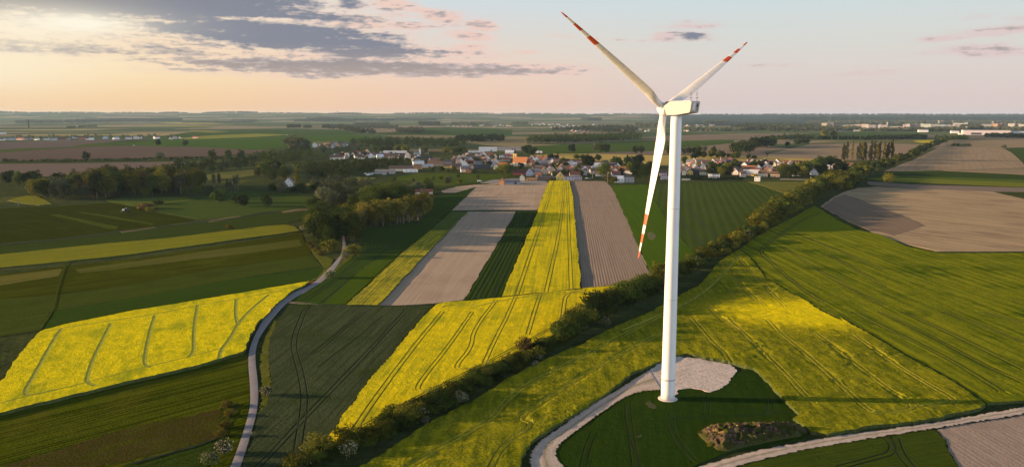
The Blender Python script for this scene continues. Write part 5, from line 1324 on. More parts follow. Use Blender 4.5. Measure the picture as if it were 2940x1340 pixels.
for zn, kd, lf, x, y, h, w_, lb in (('k1', 'bush', 'dark', 2180, 975, 14, 1.15, 'big dark green bush alone on the blue green meadow, closest to the birches'), ('k1', 'bush', 'dark', 2395, 1010, 12, 1.0, 'middle one of the lone round trees on the blue green meadow'), ('k2', 'round', 'dark', 103, 1030, 13, .9, 'lone round tree on the blue green meadow closest to the path trees'),
                                    ('k1', 'low', 'russet', 1430, 1035, 5, 1.5, 'reddish low bush beside the sprayer tractor'), ('k1', 'low', 'dark', 1570, 990, 4, 1.4, 'dark low bush on the edge of the light meadow'), ('k1', 'low', 'olive', 1490, 1060, 3.5, 1.2, 'small low bush below the reddish one'), ('z1', 'low', 'gold', 1735, 415, 3.2, 1.0, 'single round dry bush on the ditch side of the yellow green strip'),
                                    ('k1', 'round', 'dark', 855, 556, 17, 1.0, 'biggest round tree in the long low hedge on the brown plain'), ('k1', 'round', 'grey', 1585, 545, 15, 1.0, 'grey green round tree in the long low hedge'), ('k1', 'round', 'dark', 2105, 535, 18, .95, 'dark round tree at the east part of the long low hedge'), ('k1', 'round', 'dark', 2260, 545, 19, .7, 'dark narrow tree next to the village hedge end'), ('k1', 'round', 'dark', 2392, 545, 20, .75, 'dark tall tree where the long hedge meets the river trees'),
                                    ('k1', 'round', 'dark', 1573, 412, 20, .9, 'lone round tree on the fresh green plain, nearer the hamlet'), ('k1', 'round', 'dark', 1840, 415, 18, .9, 'lone round tree on the fresh green plain, nearer the village'), ('k1', 'poplar', 'grey', 288, 240, 55, .8, 'single very tall slim tree far out on the western plain'), ('k1', 'poplar', 'grey', 1063, 207, 36, .8, 'thin tall tree standing below the distant wood'),
                                    ('k4', 'round', 'olive', 1195, 798, 16, 1.0, 'lone spreading tree on the strips east of the hedge'), ('k4', 'round', 'olive', 560, 345, 36, .9, 'larger of two big hazy trees in front of the town'), ('k4', 'round', 'olive', 655, 345, 30, .85, 'smaller of two big hazy trees in front of the town')):
    plant(kd, lf, G(*S(zn, [(x, y)])[0]), h, lb, wide=w_)
for k, p in enumerate(line_points('k1', [(65, 570), (420, 570), (750, 566), (1100, 562), (1230, 560), (1390, 556), (1500, 552), (1640, 548), (1900, 545), (2100, 545), (2400, 548), (2538, 545)], 9, 1.5, 9)):
    plant('bush', prand.choice(['dark', 'dark', 'grey', 'russet', 'mid']), p, prand.uniform(4.2, 7), 'dark bush in the long low hedge across the brown plain', 'bushes of the long low hedge', 'counted from the west', 1.4)
LATER.append(('k1', [(1630, 640), (1900, 660), (2100, 690), (2300, 660), (2538, 640), (2538, 560), (2300, 590), (2000, 600), (1700, 600)], 60, (10, 17), 'straggling mass of river trees west of the village', 84, 'dark', 1.5, 70, 'tree_belt'))
# --- tree belts round the western village
LATER.append(('k2', [(0, 610), (200, 600), (400, 575), (560, 545), (540, 500), (400, 490), (200, 510), (0, 520)], 70, (12, 20), 'belt of dark trees west of the white village houses', 85, 'dark', 1.6, 90, 'tree_belt'))
grove('k2', [(285, 490), (400, 500), (500, 490), (470, 440), (330, 430)], 9, (26, 36), [('round', 'dark'), ('tall', 'dark'), ('round', 'grey')], 'in the big dark clump at the village end', 'big trees at the village end', 86, 9, 'counted from the west')
LATER.append(('k2', [(560, 480), (740, 490), (920, 480), (1100, 470), (1080, 420), (900, 400), (700, 400)], 40, (10, 16), 'mixed trees in front of the far estate', 87, 'grey', 1.8, 70, 'tree_belt'))
LATER.append(('k2', [(930, 430), (1100, 440), (1400, 440), (1700, 440), (2050, 430), (2090, 390), (1800, 375), (1300, 370), (950, 390)], 150, (17, 25), 'long dark tree belt behind the western village', 88, 'dark', 2.0, 80, 'tree_belt'))
grove('k2', [(1100, 470), (1400, 465), (1700, 475), (2000, 480), (2080, 500), (1950, 500), (1700, 495), (1300, 480)], 19, (13, 19), [('round', 'mid'), ('round', 'olive'), ('round', 'grey')], 'between the village roofs and the dark belt', 'trees behind the roofs', 89, 12, 'counted from the west')
LATER.append(('k2', [(380, 650), (600, 735), (800, 735), (1000, 690), (1250, 650), (1450, 600), (1480, 560), (1200, 575), (900, 600), (600, 610)], 170, (10, 16), 'wooded slope below the white village houses', 90, 'mid', 1.4, 80, 'tree_belt'))
grove('k2', [(0, 740), (180, 780), (360, 760), (400, 700), (300, 660), (120, 670), (0, 680)], 20, (14, 21), [('round', 'dark'), ('tall', 'olive'), ('tall', 'grey'), ('round', 'mid')], 'around the lone white house', 'trees round the lone white house', 91, 8, 'counted from the west')
plant('poplar', 'olive', G(*S('k2', [(415, 835)])[0]), 24, 'broad columnar poplar right beside the lone white house', wide=1.5)
grove('k2', [(150, 880), (320, 890), (560, 880), (640, 900), (600, 840), (420, 850), (200, 840)], 12, (10, 14), [('round', 'grey'), ('bush', 'dark'), ('round', 'dark')], 'below the lone white house', 'trees below the lone white house', 92, 7, 'counted from the west')
LATER.append(('k2', [(520, 850), (700, 860), (900, 860), (1100, 850), (1150, 800), (950, 790), (760, 790), (600, 810)], 36, (11, 17), 'grey green thicket behind the path trees', 93, 'grey', 1.2, 90, 'tree_belt'))
grove('k2', [(1250, 800), (1500, 810), (1750, 800), (2000, 790), (2230, 770), (2200, 735), (1900, 730), (1600, 740), (1350, 760)], 20, (5, 10), [('round', 'mid'), ('bush', 'olive'), ('round', 'grey'), ('bush', 'mid')], 'along the paddock below the village', 'trees along the paddock', 94, 9, 'counted from the west')
grove('k2', [(1640, 660), (1900, 690), (2200, 690), (2180, 660), (1900, 650)], 7, (7, 10), [('round', 'dark'), ('round', 'mid')], 'in the gardens below the farm sheds', 'garden trees below the sheds', 95, 9, 'counted from the west')
# --- village trees, centre and east
grove('k3', [(240, 560), (460, 560), (700, 570), (860, 580), (860, 556), (600, 545), (400, 540)], 12, (9, 14), [('round', 'dark'), ('round', 'mid'), ('conifer', 'conifer')], 'on the golden field side of the roofs', 'trees behind the central roofs', 96, 8, 'counted from the west')
for x, y, h, k, l, lb in ((765, 640, 22, 'round', 'dark', 'large dark tree between the roofs east of the church'), (905, 730, 24, 'round', 'fresh', 'bright green tree beside the ridged brown field corner'), (950, 770, 12, 'tall', 'gold', 'golden slim tree at the top corner of the brown ridged field'), (150, 500, 24, 'round', 'dark', 'dark tree behind the church spire'), (205, 505, 18, 'round', 'dark', 'smaller dark tree behind the church spire'), (-40, 700, 17, 'round', 'mid', 'green trees group leader below the church'), (-85, 705, 17, 'round', 'olive', 'olive tree below the church beside the grey yard'), (-120, 705, 15, 'round', 'mid', 'leafy tree at the paddock corner below the church'), (240, 645, 13, 'round', 'dark', 'dark tree in front of the church nave'), (90, 640, 11, 'round', 'dark', 'small dark tree at the church wall'), (420, 725, 9, 'round', 'mid', 'small green tree by the dark barn'), (1090, 700, 11, 'round', 'dark', 'dark garden tree behind the grey hipped house'), (1010, 780, 9, 'bush', 'olive', 'olive bush at the edge of the bright green wedge')):
    plant(k, l, G(*S('k3', [(x, y)])[0]), h, lb)
grove('v2', [(20, 420), (500, 300), (900, 320), (1080, 420), (900, 480), (300, 480)], 16, (7, 11), [('round', 'dark'), ('round', 'mid')], 'in the gardens west of the church', 'garden trees west of the church', 105, 9, 'counted from the west')
grove('v2', [(1450, 420), (1900, 340), (2450, 440), (2500, 640), (2000, 650), (1500, 500)], 20, (7, 12), [('round', 'dark'), ('round', 'mid')], 'in the gardens east of the church', 'garden trees east of the church', 106, 9, 'counted from the west')
grove('v1', [(100, 310), (700, 230), (1500, 260), (2500, 380), (2500, 470), (1800, 420), (900, 310)], 22, (7, 11), [('round', 'dark'), ('round', 'mid')], 'in the gardens of the western houses', 'garden trees of the western houses', 107, 9, 'counted from the west')
grove('k3', [(1180, 745), (1290, 750), (1390, 740), (1390, 690), (1280, 680), (1190, 690)], 11, (16, 22), [('round', 'dark'), ('round', 'mid')], 'in the garden clump west of the tower', 'garden clump by the blade', 97, 7, 'counted from the west')
grove('k3', [(1100, 615), (1300, 615), (1300, 595), (1110, 595)], 8, (14, 19), [('conifer', 'conifer'), ('conifer', 'conifer'), ('round', 'dark')], 'at the golden field edge behind the gardens', 'conifers at the golden field', 98, 8, 'counted from the west')
grove('k3', [(990, 620), (1060, 620), (1060, 605), (990, 605)], 3, (14, 18), [('conifer', 'conifer'), ('round', 'dark')], 'behind the pale roofed barn', 'trees behind the pale barn', 99, 6, 'counted from the west')
for x, y in ((1705, 500), (1750, 498), (1808, 500), (1850, 495), (1903, 490), (2000, 500), (1220, 490), (1275, 490), (600, 480), (880, 478), (940, 480), (1560, 500), (830, 470)):
    plant('round', 'grey' if x % 4 else 'dark', G(*S('k3', [(x, y)])[0]), 19 if x > 1000 else 22, 'roadside tree with clear trunk and round crown beyond the golden field', 'roadside trees beyond the golden field', 'counted from the west', .8, name='roadside_tree')
for zz, kk, poly, n, hs, pl, gr, sd in (('v4', 'm', [(110, 420), (250, 370), (420, 290), (700, 290), (1000, 300), (1350, 340), (1500, 340), (1480, 300), (1000, 280), (700, 270), (400, 270), (130, 390)], 18, (10, 17), 'along the back gardens by the golden field', 'trees of the back gardens', 101),
                                        ('v4', 'm', [(600, 660), (900, 650), (1180, 600), (1200, 520), (1000, 440), (760, 440), (640, 520)], 17, (11, 17), 'in the big garden clump east of the tower', 'trees of the garden clump', 102),
                                        ('v4', 'm', [(1380, 460), (1650, 470), (1900, 460), (1900, 420), (1500, 420)], 10, (8, 13), 'between the eastern white houses', 'trees between the eastern houses', 103),
                                        ('v5', 'm', [(280, 660), (560, 660), (760, 650), (900, 640), (900, 560), (560, 560), (300, 560)], 12, (14, 19), 'in the row in front of the eastern houses', 'trees in front of the eastern houses', 104),
                                        ('v5', 'm', [(900, 420), (1100, 430), (1300, 420), (1550, 430), (1550, 390), (1250, 370), (950, 390)], 14, (10, 17), 'behind the eastern houses', 'trees behind the eastern houses', 105),
                                        ('v5', 'm', [(1060, 600), (1180, 600), (1200, 540), (1080, 520)], 4, (15, 19), 'beside the house with the dark red roof', 'trees by the dark red roof', 106),
                                        ('v5', 'm', [(1400, 560), (1650, 540), (1660, 500), (1420, 490)], 5, (12, 16), 'beside the cream gabled house at the hedge end', 'trees by the cream gabled house', 107),
                                        ('v5', 'm', [(1700, 720), (1900, 700), (2060, 640), (2050, 560), (1900, 540), (1700, 560)], 12, (11, 17), 'at the top of the diagonal hedge', 'dark trees at the hedge top', 108),
                                        ('v5', 'm', [(2000, 520), (2200, 500), (2400, 470), (2540, 420), (2500, 400), (2300, 420), (2050, 470)], 12, (9, 15), 'where the hedge passes the poplars', 'trees past the poplars', 109)):
    grove(zz, poly, n, hs, [('round', 'dark'), ('round', 'mid'), ('round', 'olive'), ('round', 'dark')], pl, gr, sd, 6, 'counted from the west')
# poplars
for k, (x, yb, h) in enumerate(((735, 552, 27), (747, 552, 34), (758, 550, 30), (783, 545, 36), (830, 548, 40), (880, 555, 28), (903, 555, 36), (923, 552, 37), (937, 553, 33), (950, 553, 37), (965, 553, 34), (1008, 556, 30), (1020, 556, 40), (1053, 556, 40), (1085, 557, 34), (1105, 557, 38), (1147, 558, 38), (1177, 556, 32), (1190, 556, 38), (1222, 556, 43))):
    plant('poplar', 'gold' if k % 3 else 'grey', G(*S('k4', [(x, yb)])[0]), h * .92, 'slender upright poplar in the row beyond the eastern houses', 'row of poplars', 'counted from the west', .85)
# the hedge going on to the town
for k, p in enumerate(line_points('k4', [(1150, 640), (1200, 610), (1260, 585), (1330, 560), (1420, 530), (1480, 490), (1560, 450), (1640, 418), (1720, 385), (1790, 358)], 22, 4, 10)):
    plant(prand.choice(['bush', 'round']), prand.choice(['dark', 'olive', 'mid', 'dark']), p, prand.uniform(9, 17), 'dark rounded tree in the hedge running on towards the town', 'trees of the hedge towards the town', 'counted towards the town', 1.1)
for k, (x, y) in enumerate(((275, 390), (285, 402), (305, 400), (340, 392), (370, 392), (390, 390), (190, 420))):
    plant('round', 'dark', G(*S('k4', [(x, y)])[0]), 15, 'small dark tree on the field boundary beyond the poplars', 'field boundary trees', 'counted from the west')
for k, (x, y) in enumerate(((1840, 415), (1870, 416), (1900, 416), (1945, 418), (1990, 416), (2335, 432))):
    plant('bush', 'dark', G(*S('k4', [(x, y)])[0]), 8, 'low dark bush on the boundary of the warm tan field', 'boundary bushes of the tan field', 'counted from the west', 1.5)


# --- far woods: each a mass nobody could count
def far_wood(zone, poly, n, hs, label, seed, leaf='dark', size=3.2, per=34, name='distant_wood'):
    rng = np.random.default_rng(seed)
    pts = [settle(p) for p in scatter_in(zone, poly, n, seed, 0)]
    P = []; O = []
    for (x, y, z0) in pts:
        h = rng.uniform(*hs); w = h * rng.uniform(.55, .85)
        g = rng.normal(size=(per, 3)); g /= np.linalg.norm(g, axis=1)[:, None]
        O.append(g + (0, 0, .3))
        g = g * (rng.uniform(.5, 1, (per, 1))) * (w / 2, w / 2, h * .42)
        P.append(g + (x, y, z0 + h * .5))
    P = np.concatenate(P); O = np.concatenate(O)
    k = float(np.median(np.hypot(P[:, 0], P[:, 1]))) / 2600
    k = max(1.0, k) if per == 34 else 1.0
    me = quads_mesh('wood', cards(P, size * k, rng, O), [LEAF[leaf]])
    o = link_mesh(name, me)
    tag(o, label, 'wood', kind='stuff')


for zn, poly, n, hs, lb, lf in (
    ('k3', [(155, 392), (400, 390), (700, 385), (1000, 372), (1280, 352), (1280, 330), (900, 340), (500, 350), (170, 360)], 300, (20, 30), 'long dark wood behind the golden field, west of the tower', 'dark'),
    ('k2', [(1970, 380), (2200, 378), (2450, 372), (2450, 340), (2200, 345), (1980, 350)], 120, (18, 26), 'compact far wood north of the village sheds', 'dark'),
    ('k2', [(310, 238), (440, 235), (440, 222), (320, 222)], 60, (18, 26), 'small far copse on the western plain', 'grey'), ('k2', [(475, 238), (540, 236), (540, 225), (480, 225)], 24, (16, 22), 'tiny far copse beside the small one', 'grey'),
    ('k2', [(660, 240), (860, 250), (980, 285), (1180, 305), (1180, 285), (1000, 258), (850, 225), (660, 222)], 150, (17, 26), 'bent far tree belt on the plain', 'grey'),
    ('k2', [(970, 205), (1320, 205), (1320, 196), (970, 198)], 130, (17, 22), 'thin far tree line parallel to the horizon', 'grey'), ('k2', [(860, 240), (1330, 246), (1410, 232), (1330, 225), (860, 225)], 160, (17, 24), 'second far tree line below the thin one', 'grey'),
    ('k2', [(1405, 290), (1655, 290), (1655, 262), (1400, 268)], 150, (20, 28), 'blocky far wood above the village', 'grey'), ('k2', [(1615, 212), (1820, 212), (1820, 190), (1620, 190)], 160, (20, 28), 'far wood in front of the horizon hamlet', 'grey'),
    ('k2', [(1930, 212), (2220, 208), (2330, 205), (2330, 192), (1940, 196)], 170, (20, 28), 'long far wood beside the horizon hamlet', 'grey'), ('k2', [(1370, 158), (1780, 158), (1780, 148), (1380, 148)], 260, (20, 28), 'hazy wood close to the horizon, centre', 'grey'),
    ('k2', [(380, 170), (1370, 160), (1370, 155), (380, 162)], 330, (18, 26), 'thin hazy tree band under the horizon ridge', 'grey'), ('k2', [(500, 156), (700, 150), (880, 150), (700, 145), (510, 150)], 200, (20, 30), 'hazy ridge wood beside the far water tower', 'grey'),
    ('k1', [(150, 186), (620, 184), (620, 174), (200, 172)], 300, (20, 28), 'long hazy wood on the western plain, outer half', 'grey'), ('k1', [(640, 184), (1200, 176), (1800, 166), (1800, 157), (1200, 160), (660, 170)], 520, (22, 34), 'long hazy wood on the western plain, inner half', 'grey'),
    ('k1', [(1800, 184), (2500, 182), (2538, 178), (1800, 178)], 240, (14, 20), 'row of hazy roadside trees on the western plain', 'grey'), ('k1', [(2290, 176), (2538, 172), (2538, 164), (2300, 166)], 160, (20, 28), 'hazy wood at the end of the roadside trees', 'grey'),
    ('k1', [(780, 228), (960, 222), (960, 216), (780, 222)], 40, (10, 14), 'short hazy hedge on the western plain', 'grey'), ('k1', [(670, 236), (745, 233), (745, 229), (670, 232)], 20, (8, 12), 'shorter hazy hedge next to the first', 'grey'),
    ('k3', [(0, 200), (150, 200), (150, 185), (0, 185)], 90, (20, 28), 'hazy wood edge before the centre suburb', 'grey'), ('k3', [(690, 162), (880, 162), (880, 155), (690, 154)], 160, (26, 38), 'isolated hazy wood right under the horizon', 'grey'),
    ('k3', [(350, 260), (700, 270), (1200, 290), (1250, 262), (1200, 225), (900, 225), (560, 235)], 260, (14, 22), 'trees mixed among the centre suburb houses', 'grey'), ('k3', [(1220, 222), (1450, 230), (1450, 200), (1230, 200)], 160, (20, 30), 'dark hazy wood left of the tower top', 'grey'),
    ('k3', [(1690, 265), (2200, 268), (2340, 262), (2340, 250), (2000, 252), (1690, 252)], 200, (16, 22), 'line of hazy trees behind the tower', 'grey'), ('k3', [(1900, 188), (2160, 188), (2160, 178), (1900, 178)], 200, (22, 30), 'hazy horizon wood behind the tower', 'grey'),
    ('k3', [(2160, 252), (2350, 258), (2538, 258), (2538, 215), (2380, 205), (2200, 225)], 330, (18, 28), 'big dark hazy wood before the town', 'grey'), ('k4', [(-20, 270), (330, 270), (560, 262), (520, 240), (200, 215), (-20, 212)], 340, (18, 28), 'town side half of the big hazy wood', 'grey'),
    ('k3', [(2165, 495), (2300, 500), (2400, 480), (2380, 455), (2200, 455)], 46, (24, 34), 'round grove in the tan fields east of the tower', 'dark'), ('k3', [(2380, 440), (2538, 430), (2538, 415), (2370, 420)], 60, (26, 36), 'bluish wood behind the round grove', 'dark'), ('k4', [(-5, 428), (60, 424), (62, 405), (-5, 412)], 36, (26, 36), 'end of the bluish wood beside the tan field', 'dark'),
    ('k4', [(90, 356), (200, 352), (330, 348), (450, 352), (450, 345), (300, 336), (100, 345)], 60, (14, 22), 'dark hedge of trees beyond the tan field', 'dark'), ('k4', [(480, 354), (520, 350), (700, 350), (900, 350), (900, 345), (500, 345)], 40, (10, 16), 'thin bush line below the two big hazy trees', 'dark'),
    ('k4', [(920, 356), (1200, 350), (1570, 345), (1570, 328), (1300, 335), (930, 348)], 150, (10, 18), 'dark bush belt in front of the flat taupe field', 'dark'), ('k4', [(1650, 350), (1980, 352), (1980, 340), (1800, 338), (1650, 342)], 60, (12, 18), 'dark bushes where the long hedge ends', 'dark'), ('k4', [(2150, 330), (2538, 336), (2700, 336), (2538, 318), (2160, 318)], 120, (12, 20), 'dark bushes below the white warehouse', 'dark'),
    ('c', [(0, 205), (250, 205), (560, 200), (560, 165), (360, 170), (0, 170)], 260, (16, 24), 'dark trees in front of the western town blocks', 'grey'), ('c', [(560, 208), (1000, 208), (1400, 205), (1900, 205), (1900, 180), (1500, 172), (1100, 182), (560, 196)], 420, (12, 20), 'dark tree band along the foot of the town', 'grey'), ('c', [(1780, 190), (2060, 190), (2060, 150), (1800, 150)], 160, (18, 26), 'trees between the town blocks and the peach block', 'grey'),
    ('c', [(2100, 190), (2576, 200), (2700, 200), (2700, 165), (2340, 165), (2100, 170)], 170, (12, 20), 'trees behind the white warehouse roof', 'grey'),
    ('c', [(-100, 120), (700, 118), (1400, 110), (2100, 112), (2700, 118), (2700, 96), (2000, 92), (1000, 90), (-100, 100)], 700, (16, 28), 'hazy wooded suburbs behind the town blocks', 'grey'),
    ('c', [(-300, 60), (700, 58), (1700, 52), (2800, 50), (2800, 22), (1700, 24), (700, 28), (-300, 34)], 900, (20, 34), 'blue hazy forest on the ridge behind the town', 'dark')):
    far_wood(zn, poly, n, hs, lb, len(lb) + n, lf)

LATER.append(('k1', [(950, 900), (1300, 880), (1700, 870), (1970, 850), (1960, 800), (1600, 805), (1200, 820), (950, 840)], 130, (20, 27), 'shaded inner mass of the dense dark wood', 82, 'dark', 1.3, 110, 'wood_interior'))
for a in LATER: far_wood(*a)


def ridge_wood(x0, x1, d, n, hs, label):
    rng = np.random.default_rng(n + int(x0))
    P = []; O = []
    for i in range(n):
        u = rng.uniform(0, 1); px_ = x0 + (x1 - x0) * u
        dd = d + rng.uniform(-250, 250); x = (px_ - 1470) / F * dd * 1.012; z = ground_height(x, dd)
        h = rng.uniform(*hs) * (.7 + .6 * math.sin(math.pi * u)); g = rng.normal(size=(26, 3)); g /= np.linalg.norm(g, axis=1)[:, None]
        O.append(g + (0, 0, .3)); P.append(g * rng.uniform(.5, 1, (26, 1)) * (h * .6, h * .6, h * .5) + (x, dd, z + h * .45))
    me = quads_mesh('wood', cards(np.concatenate(P), 11, rng, np.concatenate(O)), [LEAF['dark' if x0 > 1900 else 'grey']])
    tag(link_mesh('distant_wood', me), label, 'wood', kind='stuff')


for x0, x1, d, n, hs, lb in ((-60, 110, 15600, 120, (18, 30), 'ridge wood at the western end of the horizon'), (120, 330, 15300, 110, (14, 24), 'second ridge wood along the western horizon'), (345, 470, 15600, 50, (10, 20), 'thin row of trees on the bright ridge field'), (480, 560, 15400, 50, (16, 26), 'short ridge wood after the thin row'), (600, 760, 15500, 120, (22, 36), 'domed ridge wood on the western horizon'), (770, 940, 15300, 60, (10, 18), 'low ridge wood west of the water tower'), (955, 1060, 15000, 70, (14, 26), 'ridge wood beside the water tower'), (1140, 1420, 15300, 150, (18, 30), 'long ridge wood above the village belt'), (1440, 1680, 15500, 120, (14, 24), 'ridge wood above the church'), (1700, 1880, 15600, 90, (14, 24), 'ridge wood behind the hanging blade'), (2000, 3000, 15700, 420, (14, 22), 'long even forest on the eastern horizon')):
    ridge_wood(x0, x1, d, n, hs, lb)

# ---------------------------------------------------------------- buildings
WALLC = {'white': (.74, .70, .66), 'cream': (.70, .60, .46), 'pinkwhite': (.70, .56, .50), 'peach': (.58, .41, .30), 'pink': (.60, .38, .32), 'orange': (.50, .25, .11), 'yellow': (.66, .46, .14), 'grey': (.36, .34, .34), 'tan': (.42, .31, .20), 'brown': (.20, .13, .09), 'brick': (.40, .16, .09), 'dark': (.06, .055, .06), 'redboard': (.42, .10, .075), 'bluegrey': (.42, .46, .52), 'palegreen': (.44, .52, .44), 'purple': (.30, .22, .24), 'mauve': (.50, .42, .44)}
ROOFC = {'red': (.25, .095, .06), 'brown': (.15, .10, .078), 'darkred': (.15, .06, .05), 'orange': (.42, .17, .07), 'slate': (.062, .066, .078), 'grey': (.20, .19, .195), 'white': (.60, .62, .66), 'palemetal': (.45, .46, .49), 'tan': (.34, .25, .17), 'purple': (.15, .10, .105), 'yellow': (.55, .38, .12)}
WALLM = {k: plain_mat('wall_' + k, v, var=.10, scale=.8) for k, v in WALLC.items()}
ROOFM = {k: plain_mat('roof_' + k, v, var=.18, scale=1.4, rough=.8) for k, v in ROOFC.items()}
GLASS = plain_mat('window_glass', (.03, .035, .045), rough=.15, spec=.5)
DOORM = plain_mat('door_wood', (.10, .06, .04))
WCOL = {'redboard': 'dark red boarded', 'pinkwhite': 'pinkish white', 'bluegrey': 'blue grey', 'palegreen': 'pale green'}
RCOL = {'palemetal': 'pale metal', 'darkred': 'dark red', 'tan': 'tan'}


def gable_wall(L, W, he, hr):
    x, y = L / 2, W / 2
    v = [(-x, -y, -.3), (x, -y, -.3), (x, y, -.3), (-x, y, -.3), (-x, -y, he), (x, -y, he), (x, y, he), (-x, y, he), (-x, 0, he + hr), (x, 0, he + hr)]
    f = [(0, 1, 5, 4), (2, 3, 7, 6), (1, 2, 6, 9, 5), (3, 0, 4, 8, 7), (4, 5, 9, 8), (6, 7, 8, 9)]
    return v, f


def gable_roof(L, W, he, hr, over=.4, th=.22):
    x = L / 2 + over; y = W / 2
    sl = hr / y
    yo = y + over; zo = he - over * sl
    m = MB()
    for s in (-1, 1):
        v = [(-x, s * yo, zo + .03), (x, s * yo, zo + .03), (x, 0, he + hr + .03), (-x, 0, he + hr + .03)]
        v += [(a, b, c + th) for a, b, c in v]
        f = [(0, 1, 2, 3), (4, 7, 6, 5), (0, 4, 5, 1), (1, 5, 6, 2), (2, 6, 7, 3), (3, 7, 4, 0)]
        m.add(v, f)
    return m


hrand = random.Random(21)
WHERE = {'v1': 'in the western part of the village', 'v2': 'round the church', 'v3': 'between the church and the tower', 'v4': 'east of the tower', 'v5': 'near the end of the diagonal hedge'}


def house(zone, x, y, wpx, style, wall, roof, name='house', label=None, he=None, parts=True, order='counted from the west', group='village houses'):
    k = ZONES[zone][2]
    p = G(*S(zone, [(x, y)])[0])
    d = dist(p)
    w = max(4.0, wpx / k / F * d) * 1.18
    az = math.atan2(p.x, p.y)
    big = style == 'b'
    if style == 'g': W, L = min(w, 11), hrand.uniform(9, 13); rot = math.pi / 2
    elif style == 'b': L, W = w, min(16, max(9, w * .5)); rot = 0
    elif style == 'f': L, W = w, min(11, max(5, w * .6)); rot = 0
    else: L, W = w, min(9.5, max(6, w * .65)); rot = 0
    he = he or {'g': hrand.uniform(3.8, 5.2), 'r': hrand.uniform(3.6, 5.0), 'b': hrand.uniform(4.0, 5.2), 'f': hrand.uniform(4, 6.0), 'h': 6.0}[style]
    hr = {'g': .52, 'r': .46, 'b': .26, 'f': 0, 'h': .35}[style] * W
    rz = -az + rot + hrand.uniform(-.22, .22)
    off = Vector((math.sin(az), math.cos(az), 0)) * ((L if style == 'g' else W) / 2)
    e = empty(name, (p.x + off.x, p.y + off.y, 0), rz)
    if label is None:
        wn, rn = WCOL.get(wall, wall), RCOL.get(roof, roof)
        what = {'g': 'gabled house', 'r': 'house', 'b': 'long shed', 'f': 'flat roofed building', 'h': 'hipped house'}[style]
        label = f'{wn} {what} with {rn} roof {WHERE.get(zone, "")}'
    tag(e, label, 'shed' if name == 'shed' else 'house', group, order=order)
    if style == 'f':
        wv = MB().box((0, 0, he / 2 - .15), (L, W, he + .3)).build('wall', WALLM[wall], e)
        MB().box((0, 0, he + .15), (L + .3, W + .3, .3)).build('roof', ROOFM[roof], e)
    elif style == 'h':
        m = MB(); a, b = L / 2 + .4, W / 2 + .4
        m.add([(-a, -b, he), (a, -b, he), (a, b, he), (-a, b, he), (-a * .25, 0, he + hr), (a * .25, 0, he + hr)], [(0, 1, 5, 4), (1, 2, 5), (2, 3, 4, 5), (3, 0, 4), (3, 2, 1, 0)])
        MB().box((0, 0, he / 2 - .15), (L, W, he + .29)).build('wall', WALLM[wall], e)
        m.build('roof', ROOFM[roof], e)
    else:
        v, f = gable_wall(L, W, he, hr)
        mesh_obj('wall', v, f, WALLM[wall], e)
        r = gable_roof(L, W, he, hr).build('roof', ROOFM[roof], e)
        if parts and style in ('g', 'r') and hrand.random() < .6:
            cx = L * hrand.uniform(-.25, .25)
            MB().box((cx, W * .12, he + hr + .25), (.6, .6, 1.5)).build('chimney', WALLM['brick'], r)
    if parts and w > 6.5:
        if style == 'g':
            for yy in (-W * .22, W * .22):
                MB().box((-L / 2 - .03, yy, 1.7), (.12, 1.1, 1.3)).build('window', GLASS, e)
            MB().box((-L / 2 - .03, 0, he + hr * .3), (.12, 1.0, 1.1)).build('window', GLASS, e)
        elif style in ('r', 'f', 'h'):
            n = 3
            for j in range(n):
                for z in ((1.6,) if he < 4.6 else (1.5, 4.2)):
                    if z == 1.6 and j == 1:
                        MB().box((0, -W / 2 - .03, 1.05), (1.0, .12, 2.1)).build('door', DOORM, e); continue
                    MB().box((L * (j - 1) * .3, -W / 2 - .03, z), (1.2, .12, 1.2)).build('window', GLASS, e)
        elif style == 'b':
            MB().box((L * .2, -W / 2 - .03, 1.6), (3.2, .12, 3.2)).build('door', DOORM, e)
    return e


V1 = [(240, 315, 200, 'r', 'cream', 'brown'), (345, 240, 60, 'g', 'cream', 'brown'), (430, 243, 60, 'r', 'white', 'grey'), (205, 275, 56, 'g', 'white', 'brown'), (300, 265, 130, 'r', 'grey', 'brown'), (540, 265, 74, 'g', 'cream', 'red'), (615, 232, 110, 'r', 'white', 'red'), (640, 292, 125, 'r', 'white', 'brown'), (725, 290, 60, 'g', 'white', 'brown'), (415, 300, 60, 'g', 'grey', 'brown'),
      (800, 208, 70, 'g', 'peach', 'brown'), (1020, 262, 150, 'r', 'pinkwhite', 'brown'), (1035, 296, 100, 'r', 'white', 'white'), (1240, 292, 170, 'r', 'pink', 'brown'), (1155, 316, 60, 'g', 'peach', 'brown'), (1385, 304, 80, 'g', 'white', 'slate'), (1360, 275, 150, 'r', 'white', 'slate'), (1600, 300, 56, 'g', 'cream', 'brown'), (1690, 335, 84, 'g', 'peach', 'brown'),
      (1880, 392, 120, 'r', 'tan', 'brown'), (2000, 424, 130, 'r', 'orange', 'brown'), (2140, 432, 160, 'r', 'tan', 'brown'), (2310, 472, 160, 'r', 'yellow', 'brown'), (2450, 494, 160, 'r', 'orange', 'brown'), (2080, 368, 120, 'r', 'peach', 'brown'), (2350, 402, 140, 'r', 'brown', 'brown'), (1900, 205, 60, 'r', 'grey', 'brown'), (900, 250, 80, 'r', 'grey', 'brown')]
for a in V1: house('v1', *a)
house('v1', 1320, 240, 360, 'b', 'redboard', 'palemetal', 'shed', 'big dark red barn with pale metal roof behind the western houses', he=6)
house('v1', 1820, 340, 280, 'b', 'peach', 'slate', 'shed', 'long barn with dark slate roof in the western village', he=4)
house('v1', 1745, 425, 170, 'b', 'white', 'white', 'shed', 'bright white barn with a white metal roof at the paddock', he=5.5)
house('v1', 1740, 486, 120, 'r', 'orange', 'brown', label='low orange outbuilding below the bright white barn')
